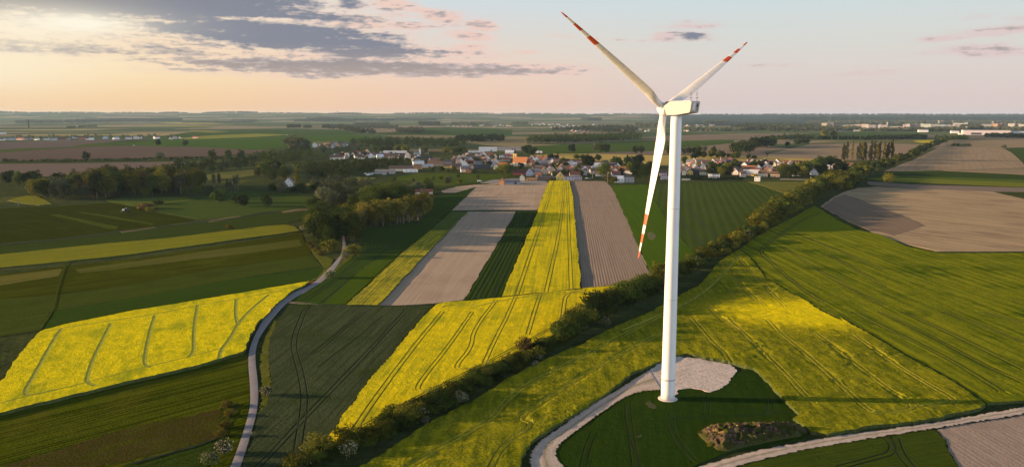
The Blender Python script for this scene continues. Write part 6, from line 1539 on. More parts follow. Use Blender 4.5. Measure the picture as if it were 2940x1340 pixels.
house('v1', 1900, 462, 200, 'b', 'peach', 'palemetal', 'shed', 'low shed with pale metal roof next to the bright white barn', he=2.6)
house('v1', 1430, 525, 370, 'b', 'cream', 'brown', 'shed', 'broad farm shed with low brown roof above the scrap yard', he=3.6)
house('v1', 1605, 545, 220, 'f', 'white', 'white', 'shed', 'low white open garage building beside the broad farm shed', he=3.6)
house('v1', 1130, 575, 300, 'b', 'grey', 'grey', 'shed', 'low grey corrugated shed in the scrap yard', he=2.2)
house('w', 1525, 235, 170, 'b', 'pinkwhite', 'red', 'shed', 'farm shed with dull red roof standing among the trees above the dark corn', he=2.6)
house('k2', 330, 815, 100, 'g', 'white', 'grey', label='lone white gabled house among trees west of the village')
V2 = [(240, 404, 84, 'g', 'white', 'brown'), (160, 404, 50, 'g', 'bluegrey', 'slate'), (60, 494, 140, 'r', 'orange', 'brown'), (235, 545, 160, 'r', 'white', 'grey'), (290, 555, 70, 'g', 'orange', 'brown'), (378, 480, 90, 'r', 'peach', 'brown'), (490, 430, 130, 'r', 'mauve', 'grey'), (595, 414, 84, 'g', 'white', 'brown'), (740, 394, 120, 'r', 'cream', 'grey'), (560, 310, 80, 'g', 'cream', 'brown'), (780, 284, 64, 'g', 'white', 'red'),
      (920, 290, 90, 'r', 'grey', 'grey'), (1050, 218, 130, 'r', 'white', 'white'), (808, 488, 70, 'g', 'cream', 'brown'), (1460, 336, 84, 'g', 'white', 'brown'), (1520, 316, 90, 'r', 'pink', 'brown'), (1580, 322, 60, 'g', 'cream', 'brown'), (1730, 326, 66, 'g', 'white', 'brown'), (1640, 412, 150, 'r', 'white', 'grey'), (1680, 448, 80, 'r', 'white', 'brown'), (2000, 516, 66, 'g', 'white', 'brown'), (2080, 474, 130, 'r', 'purple', 'darkred'), (2210, 464, 140, 'r', 'grey', 'palemetal'),
      (2340, 530, 150, 'h', 'peach', 'red'), (2440, 600, 70, 'h', 'grey', 'grey'), (2090, 545, 180, 'r', 'cream', 'brown'), (1680, 585, 110, 'g', 'peach', 'brown'), (1650, 545, 84, 'r', 'yellow', 'red'), (1790, 555, 110, 'g', 'white', 'purple'), (1530, 595, 150, 'r', 'mauve', 'grey'), (1285, 705, 78, 'g', 'cream', 'brown'), (1590, 655, 90, 'r', 'pink', 'red'), (1990, 696, 140, 'g', 'yellow', 'tan'), (1975, 612, 130, 'r', 'cream', 'brown'), (2100, 614, 120, 'r', 'redboard', 'darkred'), (2250, 645, 160, 'r', 'cream', 'red'), (2150, 696, 160, 'f', 'mauve', 'grey'), (2320, 694, 110, 'f', 'mauve', 'brown'), (440, 330, 130, 'r', 'pink', 'brown'), (680, 330, 110, 'r', 'grey', 'brown'), (330, 300, 120, 'r', 'grey', 'brown'), (1900, 300, 90, 'r', 'mauve', 'red'), (1790, 440, 90, 'r', 'purple', 'brown')]
for a in V2: house('v2', *a)
house('v2', 640, 250, 160, 'f', 'brick', 'brown', label='two storey brick red building at the north edge of the village', he=7.5)
house('v2', 440, 184, 260, 'f', 'white', 'white', 'shed', 'long low white metal hall north of the village', he=3.5)
house('v2', 650, 160, 280, 'b', 'white', 'palemetal', 'shed', 'large white hall with pale metal roof behind the brick building', he=6)
house('v2', 1010, 138, 430, 'b', 'grey', 'grey', 'shed', 'very long grey shed beyond the white hall', he=3.5)
house('v2', 1575, 188, 130, 'b', 'white', 'white', 'shed', 'small white polytunnel shed at the golden field', he=1.5)
house('v2', 930, 466, 140, 'r', 'orange', 'orange', label='bright orange house with orange tiled roof in front of the church', he=4.5)
house('v2', 530, 484, 260, 'b', 'dark', 'slate', 'shed', 'dark open barn with slate roof below the cream gable', he=3.4)
house('v2', 1900, 476, 100, 'f', 'yellow', 'yellow', label='yellow cube shaped house east of the church', he=7.5)
house('v2', 2150, 402, 500, 'b', 'brown', 'purple', 'shed', 'very long low brown roofed stable at the golden field', he=2.2)
house('v2', 1300, 600, 320, 'b', 'redboard', 'darkred', 'shed', 'big barn with dark red roof above the field edge', he=3.6)
house('v2', 1420, 612, 110, 'g', 'bluegrey', 'palemetal', label='pale blue grey gable joined to the dark red barn')
house('v2', 1460, 708, 160, 'f', 'orange', 'orange', 'shed', 'low bright orange flat shed at the field edge', he=4)
house('v2', 1705, 684, 210, 'b', 'dark', 'slate', 'shed', 'dark timber shed with slate roof behind the long yellow strip', he=3.2)
house('v2', 915, 776, 70, 'g', 'orange', 'orange', label='small orange gable at the corner of the pale ploughed square')
house('v2', 1085, 766, 260, 'b', 'grey', 'grey', 'shed', 'long low grey shed behind the pale ploughed square', he=2.2)
V3 = [(300, 576, 140, 'r', 'cream', 'brown'), (490, 404, 100, 'r', 'white', 'purple'), (620, 566, 110, 'g', 'peach', 'orange'), (690, 622, 130, 'r', 'white', 'red'), (1110, 468, 140, 'r', 'white', 'purple'), (360, 415, 66, 'r', 'pink', 'brown'), (1570, 610, 110, 'r', 'mauve', 'purple'), (1600, 680, 120, 'f', 'mauve', 'grey'), (720, 660, 100, 'r', 'mauve', 'purple'), (120, 520, 100, 'h', 'mauve', 'grey')]
for a in V3: house('v3', *a)
house('v3', 465, 470, 380, 'b', 'white', 'white', 'shed', 'wide barn with white metal roof between the church and the tower', he=4)
house('v3', 760, 546, 320, 'b', 'peach', 'orange', label='long peach house with orange brown roof and gabled dormers', he=4.2)
house('v3', 755, 736, 140, 'r', 'white', 'white', label='white bungalow with white roof beside the grey hipped house')
house('v3', 930, 736, 165, 'h', 'grey', 'slate', label='tall unplastered grey house with dark hipped roof at the field edge', he=6.8)
V4 = [(330, 386, 100, 'g', 'cream', 'brown'), (475, 396, 140, 'r', 'tan', 'tan'), (560, 420, 130, 'r', 'purple', 'brown'), (500, 506, 180, 'g', 'white', 'slate'), (690, 396, 100, 'g', 'white', 'brown'), (835, 406, 150, 'r', 'bluegrey', 'purple'), (960, 350, 100, 'r', 'pink', 'red'), (195, 548, 170, 'r', 'brown', 'brown'), (262, 590, 84, 'g', 'yellow', 'slate'), (370, 585, 140, 'r', 'dark', 'slate'), (520, 596, 130, 'r', 'cream', 'brown'),
      (1420, 420, 110, 'g', 'white', 'grey'), (1500, 430, 90, 'g', 'cream', 'grey'), (1600, 400, 90, 'r', 'white', 'palemetal'), (1650, 395, 84, 'g', 'pinkwhite', 'grey'), (1730, 405, 90, 'r', 'mauve', 'purple'), (1870, 405, 100, 'g', 'white', 'darkred'), (2065, 426, 110, 'r', 'white', 'red'), (2220, 430, 170, 'r', 'white', 'darkred'), (1400, 610, 230, 'r', 'grey', 'palemetal'), (1095, 590, 120, 'g', 'pinkwhite', 'purple'), (1055, 530, 110, 'r', 'pink', 'grey'), (1225, 570, 76, 'r', 'peach', 'brown'), (1240, 634, 80, 'r', 'pinkwhite', 'brown'), (1665, 565, 100, 'g', 'orange', 'slate'), (1615, 626, 130, 'r', 'cream', 'brown'), (1835, 636, 130, 'r', 'peach', 'brown'), (735, 656, 120, 'f', 'white', 'white'), (2545, 590, 90, 'g', 'white', 'darkred'), (150, 600, 60, 'g', 'cream', 'slate'), (1300, 440, 170, 'r', 'dark', 'purple'), (1820, 436, 60, 'g', 'cream', 'tan'), (1510, 712, 80, 'f', 'white', 'white'), (640, 655, 60, 'f', 'white', 'grey'), (1940, 440, 90, 'r', 'bluegrey', 'grey')]
for a in V4: house('v4', *a)
house('v4', 1345, 526, 200, 'r', 'orange', 'orange', label='house with bright orange hipped roof east of the tower', he=4)
house('v4', 1820, 556, 220, 'b', 'dark', 'purple', 'shed', 'barn with long purplish slate roof joined to the orange gable', he=3.2)
house('v4', 1462, 616, 90, 'f', 'yellow', 'yellow', 'shed', 'small vivid yellow shed by the grey courtyard', he=2.6)
for a in [(1000, 596, 110, 'g', 'white', 'darkred'), (1635, 520, 110, 'r', 'grey', 'grey'), (1775, 512, 150, 'g', 'cream', 'darkred'), (1905, 478, 140, 'g', 'palegreen', 'purple'), (1605, 424, 70, 'r', 'orange', 'red'), (1390, 466, 70, 'g', 'mauve', 'brown'), (1240, 474, 90, 'r', 'white', 'palemetal'), (1200, 366, 130, 'r', 'grey', 'brown'), (1710, 440, 90, 'r', 'white', 'red')]: house('v5', *a)


def fillers(zone, poly, n, seed):
    rnd = random.Random(seed)
    pts = scatter_in(zone, poly, n * 3, seed, 15)
    taken = [(o.location.x, o.location.y) for o, _ in THINGS if o.get('category') in ('house', 'shed')]
    made = 0
    for p in pts:
        if made >= n: break
        if any((p[0] - q[0]) ** 2 + (p[1] - q[1]) ** 2 < 150 for q in taken): continue
        d = dist(p); dd = Vector((p[0], p[1], -CAM_H)); b = CO * dd.y - SI * dd.z
        X_ = 1470 + F * dd.x / b; Y_ = 670 - F * (SI * dd.y + CO * dd.z) / b
        ox, oy, k = ZONES[zone]
        house(zone, (X_ - ox) * k, (Y_ - oy) * k, rnd.uniform(9, 13) / d * F * k, rnd.choice('grrg'), rnd.choice(['white', 'cream', 'white', 'pinkwhite', 'peach', 'mauve', 'grey']), rnd.choice(['red', 'brown', 'darkred', 'brown', 'brown', 'slate', 'purple', 'grey']), parts=False)
        taken.append(p); made += 1


fillers('v2', [(20, 330), (300, 250), (800, 260), (1050, 280), (1050, 420), (800, 460), (300, 470), (60, 440)], 34, 31)
fillers('v2', [(1400, 340), (1900, 320), (2300, 430), (2500, 560), (2300, 640), (1900, 640), (1500, 560), (1450, 440)], 34, 32)
fillers('v1', [(80, 300), (500, 240), (1000, 230), (1500, 260), (2000, 340), (2500, 360), (2500, 460), (1900, 420), (1300, 310), (600, 310)], 20, 33)
fillers('v3', [(20, 560), (300, 480), (700, 480), (1000, 560), (700, 640), (100, 620)], 8, 34)
fillers('v4', [(130, 420), (600, 360), (1000, 350), (1400, 380), (1900, 400), (2300, 420), (2300, 480), (1700, 600), (1200, 560), (400, 560), (130, 640)], 34, 35)


def church():
    p = G(*S('v2', [(1255, 432)])[0]); az = math.atan2(p.x, p.y)
    e = empty('church', (p.x, p.y + 7, 0), -az - .32)
    tag(e, 'village church with orange nave roof, cream tower and dark spire', 'church')
    v, f = gable_wall(24, 13, 6.2, 8.6); mesh_obj('nave_wall', v, f, WALLM['cream'], e)
    gable_roof(24, 13, 6.2, 8.6).build('nave_roof', ROOFM['orange'], e)
    ch = MB(); ch.box((17.9, 0, 2.6), (11.8, 10, 5.8)); ch.build('choir_wall', WALLM['tan'], e)
    a, b, z0 = 6.4, 5.6, 5.5
    MB().add([(17.9 - a, -b, z0), (17.9 + a, -b, z0), (17.9 + a, b, z0), (17.9 - a, b, z0), (17.9 - a, 0, 12), (17.9 + a * .4, 0, 12)], [(0, 1, 5, 4), (1, 2, 5), (2, 3, 4, 5), (3, 0, 4), (3, 2, 1, 0)]).build('choir_roof', ROOFM['darkred'], e)
    tw = MB().box((-11.5, 4.0, 10.2), (5.4, 5.4, 20.6)).build('tower', WALLM['yellow'], e)
    for s in ((0, -2.74, 16.5), (-2.74, 0, 16.5)):
        MB().box((-11.5 + s[0], 4.0 + s[1], s[2]), (1.1 if s[0] == 0 else .12, 1.1 if s[1] == 0 else .12, 2.4)).build('belfry_window', GLASS, tw)
    m = MB()
    prof = [(3.9, 20.4), (3.4, 21.6), (1.9, 23.2), (1.7, 24.2), (2.0, 24.8), (1.1, 26.4), (.35, 30.0), (.06, 34.0)]
    m.lathe(prof, 8, c=(-11.5, 4.0, 0)); m.build('spire', ROOFM['slate'], e)
    for xx in (-7, -1, 5):
        MB().box((xx, -6.54, 3.2), (1.2, .14, 2.8)).build('window', GLASS, e)
    p = G(*S('v1', [(1715, 216)])[0])
    e = empty('chapel', (p.x, p.y, 0), .2)
    tag(e, 'small grey chapel with pale bell tower before the dark tree belt', 'chapel')
    v, f = gable_wall(11, 6, 4, 3.4); mesh_obj('wall', v, f, WALLM['grey'], e); gable_roof(11, 6, 4, 3.4).build('roof', ROOFM['grey'], e)
    t = MB().box((7.4, 0, 5), (3.4, 3.4, 10.6)).build('tower', WALLM['white'], e)
    MB().lathe([(2.4, 10.2), (1.5, 12), (.1, 16)], 8, c=(7.4, 0, 0)).build('spire', ROOFM['grey'], t)


church()


# --- far houses: wall and roof in one small mesh
def small_house(zone, x, y, wpx, wall, roof, label, group, order='counted from the west', hs=1.0):
    k = ZONES[zone][2]; p = G(*S(zone, [(x, y)])[0]); d = dist(p)
    L = wpx / k / F * d; W = min(L, 10); he = 3.6 * hs
    v, f = gable_wall(L, W, he, W * .45)
    v2, f2 = gable_wall(L + .6, W + .6, he + .1, W * .45)
    n = len(v)
    o = mesh_obj('small_house', v + [(a, b, c + .05) for a, b, c in v2], f[:4] + [tuple(i + n for i in q) for q in f2[4:]], [WALLM[wall], ROOFM[roof]], midx=[0] * 4 + [1] * 2)
    o.location = (p.x, p.y, 0); o.rotation_euler = (0, 0, hrand.uniform(-.4, .4) + (math.pi / 2 if hrand.random() < .35 else 0))
    tag(o, label, 'house', group, order=order)


for x, y, w, wl, rf, hs in ((20, 357, 40, 'white', 'brown', 1), (60, 350, 50, 'mauve', 'brown', 1), (125, 352, 44, 'bluegrey', 'grey', 1), (205, 353, 64, 'pink', 'red', 1.2), (240, 352, 40, 'mauve', 'brown', 1), (365, 354, 38, 'white', 'brown', 1), (300, 345, 50, 'mauve', 'purple', 1), (460, 351, 44, 'white', 'purple', 1), (535, 354, 46, 'bluegrey', 'grey', 1), (740, 337, 44, 'bluegrey', 'slate', 1), (815, 345, 60, 'brick', 'darkred', 1.5), (880, 350, 46, 'pinkwhite', 'brown', 1), (908, 352, 40, 'white', 'palemetal', 1), (1045, 342, 56, 'bluegrey', 'palemetal', 1), (1150, 346, 60, 'white', 'palemetal', 1), (1275, 342, 52, 'white', 'grey', 1), (1350, 341, 40, 'cream', 'palemetal', 1), (1386, 338, 34, 'white', 'purple', 1), (1553, 341, 56, 'white', 'red', 1.7), (1695, 346, 28, 'pinkwhite', 'brown', 1), (1735, 340, 36, 'bluegrey', 'grey', 1), (1790, 340, 26, 'cream', 'slate', 1), (1940, 336, 52, 'pink', 'red', 1), (32, 293, 44, 'white', 'palemetal', 1), (620, 350, 60, 'brown', 'darkred', 1), (660, 348, 50, 'mauve', 'brown', 1)):
    small_house('k1', x, y, w, wl, rf, f'{WCOL.get(wl, wl)} house with {RCOL.get(rf, rf)} roof in the western hamlet', 'houses of the western hamlet', hs=hs)
far_wood('k1', [(10, 345), (600, 348), (900, 340), (1400, 335), (1800, 335), (1800, 325), (1400, 325), (800, 325), (10, 335)], 60, (10, 18), 'dark trees mixed among the western hamlet houses', 121, 'grey', 2.4, 60, 'tree_belt')
for x, y, w, wl, rf, hs in ((585, 425, 44, 'white', 'grey', 2.4), (640, 420, 40, 'mauve', 'brown', 1), (720, 428, 60, 'tan', 'brown', 1.5), (770, 432, 60, 'mauve', 'grey', 1.5), (830, 425, 60, 'mauve', 'brown', 1.5), (880, 415, 60, 'white', 'grey', 1.4), (700, 405, 60, 'tan', 'brown', 1.4), (800, 402, 60, 'mauve', 'grey', 1.4), (860, 396, 50, 'mauve', 'brown', 1.2), (750, 392, 60, 'tan', 'brown', 1.2), (490, 385, 30, 'bluegrey', 'grey', 1)):
    small_house('k2', x, y, w, wl, rf, f'{WCOL.get(wl, wl)} terrace house with {rf} roof on the far estate', 'houses of the far estate', hs=hs)
for x in (1905, 1960, 2000, 2050, 2090, 2130, 2230, 2250, 2365, 2380, 2420, 2450, 2490, 2530):
    small_house('k2', x, 208 + (x % 13), 26, hrand.choice(['white', 'mauve', 'pinkwhite', 'cream']), hrand.choice(['brown', 'grey', 'palemetal']), 'tiny pale house in the horizon hamlet beyond the woods', 'horizon hamlet houses')
for (x, y) in [(hrand.uniform(190, 560), hrand.uniform(195, 215)) for _ in range(16)] + [(hrand.uniform(380, 900), hrand.uniform(215, 240)) for _ in range(24)] + [(hrand.uniform(560, 760), hrand.uniform(250, 282)) for _ in range(16)] + [(hrand.uniform(800, 1400), hrand.uniform(225, 270)) for _ in range(28)] + [(hrand.uniform(1690, 2000), hrand.uniform(205, 225)) for _ in range(16)] + [(hrand.uniform(1690, 2100), hrand.uniform(262, 268)) for _ in range(8)]:
    small_house('k3', x, y, hrand.uniform(16, 30), hrand.choice(['white', 'mauve', 'pinkwhite', 'cream', 'bluegrey', 'pink']), hrand.choice(['brown', 'grey', 'palemetal', 'red', 'purple']), 'tiny house in the far suburb beyond the golden field', 'far suburb houses')
small_house('k3', 810, 207, 64, 'white', 'white', 'pale flat hall in the far suburb', 'far suburb houses', hs=1.6)


# --- the town on the plain in the east
def block_material(name, c):
    m, nt, b = new_mat(name)
    tcn = nt.nodes.new('ShaderNodeTexCoord'); x, y, z = separate(nt, X(nt, tcn.outputs['Object']))
    a = ((x + y) * 2.1).sin().smooth(.1, .5) * (z * 2.2).sin().smooth(.0, .4)
    cc = mixc(nt, a * .55, c, (.10, .11, .13))
    nt.links.new(cc.s, b.inputs['Base Color'])
    return m


BLOCKC = {'cream': (.62, .55, .46), 'pinkish': (.60, .46, .42), 'white': (.68, .66, .64), 'grey': (.36, .36, .38), 'greenish white': (.52, .60, .56), 'mauve': (.44, .38, .40), 'peach': (.66, .38, .26), 'blue grey': (.34, .39, .46), 'pale': (.60, .58, .56)}
BLOCKM = {k: block_material('block_' + k.replace(' ', '_'), tuple(q * .5 for q in v)) for k, v in BLOCKC.items()}
for x0, x1, yt, yb, c in ((85, 145, 105, 152, 'cream'), (147, 222, 106, 152, 'pinkish'), (230, 320, 118, 152, 'grey'), (350, 420, 130, 162, 'white'), (424, 490, 128, 160, 'white'), (495, 560, 122, 157, 'pinkish'), (575, 633, 118, 152, 'cream'), (635, 662, 122, 164, 'white'), (664, 740, 128, 162, 'mauve'), (752, 775, 133, 152, 'white'), (782, 808, 125, 170, 'white'), (810, 890, 128, 167, 'mauve'), (884, 897, 96, 142, 'cream'), (940, 1060, 145, 165, 'mauve'), (1085, 1130, 122, 170, 'pinkish'), (1132, 1165, 120, 174, 'white'), (1167, 1205, 122, 174, 'mauve'), (1208, 1250, 120, 174, 'pinkish'), (1253, 1302, 122, 174, 'white'),
                          (1306, 1330, 118, 180, 'white'), (1332, 1425, 122, 182, 'greenish white'), (1432, 1446, 122, 168, 'white'), (1448, 1500, 122, 167, 'mauve'), (1503, 1600, 126, 170, 'blue grey'), (1603, 1670, 128, 168, 'grey'), (1674, 1730, 128, 167, 'mauve'), (1736, 1785, 122, 164, 'grey'), (1514, 1531, 77, 107, 'cream'), (1550, 1576, 77, 107, 'cream'), (1689, 1703, 80, 107, 'cream'), (1720, 1840, 105, 124, 'pale'), (1850, 1880, 100, 122, 'white'), (2062, 2190, 122, 162, 'grey'), (2180, 2196, 88, 112, 'cream'), (2200, 2245, 118, 168, 'peach'), (2248, 2292, 117, 168, 'peach'), (2295, 2345, 119, 168, 'peach'), (2388, 2450, 118, 170, 'pale'), (2453, 2510, 119, 170, 'cream'), (2520, 2600, 124, 172, 'pale'), (1980, 2030, 140, 168, 'grey'),
                          (540, 800, 164, 184, 'mauve'), (803, 960, 163, 190, 'cream'), (963, 1090, 164, 188, 'peach'), (210, 250, 62, 76, 'white'), (320, 395, 62, 76, 'pale'), (1370, 1410, 92, 106, 'white'), (1855, 1872, 152, 190, 'white'), (1875, 1920, 163, 182, 'pinkish'), (280, 380, 188, 202, 'blue grey'), (480, 570, 188, 204, 'blue grey')):
    k = 4.293
    p = G(*S('c', [((x0 + x1) / 2, yb)])[0]); d = dist(p)
    w = (x1 - x0) / k / F * d; h = (yb - yt) / k / F * d
    e = empty('apartment_block', (p.x, p.y, 0), -math.atan2(p.x, p.y) - .25 + hrand.uniform(-.1, .1))
    kind = 'tall narrow tower block' if h > w * 1.2 else ('long low building' if h < w * .35 else 'apartment block')
    tag(e, f'{c} {kind} in the town on the eastern plain', 'building', 'town buildings', order='counted from the west')
    dep = min(14, w)
    MB().box((0, 0, h / 2 - .3), (w, dep, h + .6)).build('wall', BLOCKM[c], e)
    m = MB().box((0, 0, h + .35), (w + .6, dep + .6, .7)); m.box((w * .2, 0, h + 1.7), (min(5, w * .3), 4, 2.0)); m.build('roof', ROOFM['grey'], e)


def warehouse():
    p = G(*S('c', [(2165, 248)])[0]); d = dist(p); k = d / F / 4.293
    e = empty('warehouse', (p.x, p.y + 40, 0), -.42)
    tag(e, 'long white warehouse on the plain in front of the town', 'warehouse')
    L = 430 * k; h = 46 * k
    MB().box((0, 0, h / 2 - .3), (L, 90, h + .6)).build('wall', WALLM['mauve'], e)
    MB().box((0, 0, h + .4), (L + 2, 92, .8)).build('roof', ROOFM['palemetal'], e)
    MB().box((-L * .22, -45.3, h * .30), (L * .22, .6, h * .42)).build('loading_bay', GLASS, e)
    MB().box((-L / 2 - 8, -20, 3), (16, 40, 6.4)).build('annexe', WALLM['white'], e)
    p2 = G(*S('c', [(2490, 248)])[0])
    e = empty('warehouse', (p2.x, p2.y + 40, 0), -.42)
    tag(e, 'blue grey warehouse joining the east end of the long white one', 'warehouse')
    MB().box((0, 0, h * .4), (240 * k, 80, h * .86)).build('wall', WALLM['bluegrey'], e)
    MB().box((0, 0, h * .84), (242 * k, 82, .8)).build('roof', ROOFM['grey'], e)
    for x, y, w_, lb in ((1720, 226, 84, 'low white industrial hall west of the long warehouse'), (1880, 228, 70, 'low white hall with red trim beside the long warehouse'), (1330, 212, 110, 'low white hall with a pointed gable before the town blocks')):
        q = G(*S('c', [(x, y)])[0]); e = empty('industrial_hall', (q.x, q.y, 0), -.3); tag(e, lb, 'hall')
        w2 = w_ * k
        v, f = gable_wall(w2, 20, 9, 3); mesh_obj('wall', v, f, WALLM['white'], e); gable_roof(w2, 20, 9, 3).build('roof', ROOFM['red' if 'red' in lb else 'palemetal'], e)


warehouse()
p = G(969.6, 331.5)
e = empty('water_tower', (p.x * 14500 / p.y, 14500, ground_height(p.x * 14500 / p.y, 14500))); tag(e, 'dark water tower standing alone on the horizon', 'water tower')
MB().lathe([(5, -12), (4, 34)], 16).build('shaft', WALLM['dark'], e); MB().lathe([(4, 33.5), (10, 40), (10, 52), (2, 55)], 16).build('tank', WALLM['dark'], e)


# ---------------------------------------------------------------- earth heap by the farm road
def earth_heap():
    out = S('z6', [(1425, 925), (1480, 890), (1600, 872), (1780, 868), (1960, 866), (2110, 868), (2220, 890), (2262, 915), (2200, 950), (2050, 975), (1900, 1005), (1760, 1035), (1670, 1062), (1580, 1055), (1500, 1005), (1450, 960)])
    o2 = resample(gline(out), 1.0, True)
    oa = np.array(o2); x0, y0 = oa.min(0); x1, y1 = oa.max(0)
    g = .33
    xs = np.arange(x0, x1, g); ys = np.arange(y0, y1, g)
    gx, gy = np.meshgrid(xs, ys); P = np.stack([gx.ravel(), gy.ravel()], 1)
    P = P[pip(o2, P)]
    sg = [(*o2[i], *o2[(i + 1) % len(o2)]) for i in range(len(o2))]
    d = seg_dist(P, sg)
    P = P[d > .2]; d = d[d > .2]
    V = [Vector(q) for q in o2]; H = [0.25] * len(o2)
    for q, dd in zip(P, d):
        v = Vector((q[0], q[1], 1.7))
        r = 1 - abs(mn.noise(v * .22)) * 2
        r2 = 1 - abs(mn.noise(v * .55 + Vector((9, 0, 0)))) * 2
        k = min(1, dd / 5.5)
        h = 2.7 * k ** .75 * (.62 + .33 * r) + 1.1 * min(1, dd / 2) * r2 * .8 + .35 * min(1, dd) * mn.noise(v * 1.6)
        V.append(Vector(q)); H.append(.25 + max(0, h))
    vo, eo, fo, ov, oe, of = delaunay_2d_cdt(V, [], [list(range(len(o2)))], 1, 1e-4)
    vv = [(a.x, a.y, H[i[0]] if i else .2) for a, i in zip(vo, ov)]
    m, nt, b = new_mat('heap_earth')
    P_ = world_pos(nt)
    n1 = noise(nt, P_, .35, 4.0, .6); n2 = noise(nt, P_, 1.5, 4.0, .65)
    c = mixc(nt, n2.smooth(.35, .65), (.036, .025, .016), (.12, .086, .06))
    c = mixc(nt, (n1 * .75 + n2 * .25).smooth(.46, .54), c, (.038, .046, .010))
    n5 = noise(nt, P_, .22, 3.0, .6)
    c = mixc(nt, (n5 * .7 + n2 * .3).smooth(.585, .63), c, (.40, .25, .09))
    nrm_ = nt.nodes.new('ShaderNodeNewGeometry'); nx, ny, nz = separate(nt, X(nt, nrm_.outputs['True Normal']))
    px_, py_, pz_ = separate(nt, P_)
    c = mixc(nt, pz_.smooth(1.3, .5) * n2.smooth(.3, .6), c, (.06, .065, .018))
    nt.links.new(c.s, b.inputs['Base Color']); bump(nt, b, n2, .25)
    o = mesh_obj('earth_heap', vv, [tuple(f) for f in fo], m)
    tag(o, 'eroded brown earth heap with grassy back beside the gravel farm road', 'earth heap')


earth_heap()
for k, (x, y) in enumerate(((1450, 930), (1520, 1020), (2210, 930))):
    plant('low', 'olive' if k % 2 else 'mid', G(*S('z6', [(x, y)])[0]), 1.0, 'grassy tuft growing at the foot of the earth heap', 'tufts round the earth heap', 'counted from the west', .9)

# ---------------------------------------------------------------- walkers on the path
SKIN = plain_mat('skin', (.45, .28, .20)); HAIR = plain_mat('hair', (.04, .025, .018))


def person(pos, face, top, legs, label, stride=.28):
    e = empty('person', pos, face)
    tag(e, label, 'person')
    J = {'pel': (0, 0, .95), 'spi': (0, .02, 1.18), 'che': (0, .0, 1.36), 'nec': (0, .02, 1.50), 'hea': (0, .04, 1.60), 'cro': (0, .03, 1.72)}
    V = []; R_ = []; E2 = []; idx = {}
    def a(n, p, r, par=None):
        idx[n] = len(V); V.append(p); R_.append(r)
        if par: E2.append((idx[par], idx[n]))
    a('pel', J['pel'], (.155, .11)); a('spi', J['spi'], (.135, .10), 'pel'); a('che', J['che'], (.165, .115), 'spi'); a('nec', J['nec'], (.055, .055), 'che'); a('hea', J['hea'], (.085, .10), 'nec'); a('cro', J['cro'], (.07, .085), 'hea')
    for s in (-1, 1):
        st = stride * s; n = str(s)
        a('hip' + n, (.10 * s, 0, .88), (.095, .10), 'pel'); a('kne' + n, (.105 * s, st * .55 + .05, .50), (.062, .062), 'hip' + n); a('ank' + n, (.105 * s, st - .03, .09), (.042, .042), 'kne' + n); a('toe' + n, (.11 * s, st + .16, .04), (.042, .032), 'ank' + n)
        a('sho' + n, (.19 * s, 0, 1.41), (.065, .065), 'che'); a('elb' + n, (.25 * s, -st * .5, 1.14), (.043, .043), 'sho' + n); a('wri' + n, (.25 * s, -st * .75 + .1, .90), (.03, .03), 'elb' + n); a('pal' + n, (.25 * s, -st * .8 + .12, .82), (.035, .018), 'wri' + n)
        for q in range(4): a(f'f{q}{n}', (.25 * s, -st * .8 + .09 + .022 * q, .735 - .01 * (q in (1, 2))), (.009, .009), 'pal' + n)
        a('th' + n, (.23 * s, -st * .8 + .175, .785), (.01, .01), 'pal' + n)
    me = bpy.data.meshes.new('body'); me.from_pydata(V, E2, []); me.update()
    b = bpy.data.objects.new('body', me); COL.objects.link(b); b.parent = e
    m, nt, bs = new_mat('clothed_body')
    tcn = nt.nodes.new('ShaderNodeTexCoord'); x, y, z = separate(nt, X(nt, tcn.outputs['Object']))
    c = mixc(nt, z._m('GREATER_THAN', .97), legs, top)
    hd_ = z._m('GREATER_THAN', 1.47); hand = z._m('LESS_THAN', .9) * x._m('ABSOLUTE')._m('GREATER_THAN', .2)
    c = mixc(nt, (hd_ + hand).clamp(), c, (.45, .28, .20)); nt.links.new(c.s, bs.inputs['Base Color'])
    me.materials.append(m)
    sk = b.modifiers.new('skin', 'SKIN'); b.modifiers.new('sub', 'SUBSURF').render_levels = 1
    for i, r in enumerate(R_): me.skin_vertices[0].data[i].radius = r
    for i in range(len(V)): me.skin_vertices[0].data[i].use_root = (i == 0)
    hm = MB().lathe([(.02, 0), (.085, .01), (.105, .07), (.085, .13), (.02, .16)], 12, c=(0, .005, 1.615)); hm.build('hair', HAIR, b, True)
    return e


for x, y, tp, lg, lb, f in ((893, 820, (.30, .03, .03), (.05, .02, .025), 'walker in a dark red jacket on the path bend, left one of a pair', .6), (898.5, 819, (.52, .05, .045), (.06, .05, .06), 'walker in a bright red jacket on the path bend, right one of a pair', .6), (776.3, 896.5, (.60, .56, .52), (.12, .04, .04), 'walker in a pale top on the path beside the bright yellow field', .5), (780.3, 897, (.03, .02, .025), (.03, .025, .03), 'walker in dark clothes on the path beside the bright yellow field', .5)):
    q = G(x, y); q.z = .38
    person(q, -f, tp, lg, lb)

# ---------------------------------------------------------------- vehicles
TYRE = plain_mat('tyre_rubber', (.015, .015, .015)); RIM = plain_mat('wheel_rim', (.4, .4, .4), rough=.4)


def wheel(par, x, y, r, w):
    m = MB(); m.lathe([(r * .55, -w / 2), (r * .95, -w / 2), (r, -w * .35), (r, w * .35), (r * .95, w / 2), (r * .55, w / 2)], 18)
    m.v = [(a, c, b) for a, b, c in m.v]
    o = m.build('wheel', TYRE, par, True); o.location = (x, y, r)
    k = MB().lathe([(r * .2, -w * .42), (r * .58, -w * .42), (r * .58, w * .42), (r * .2, w * .42)], 12); k.v = [(a, c, b) for a, b, c in k.v]
    k.build('rim', RIM, o, True)


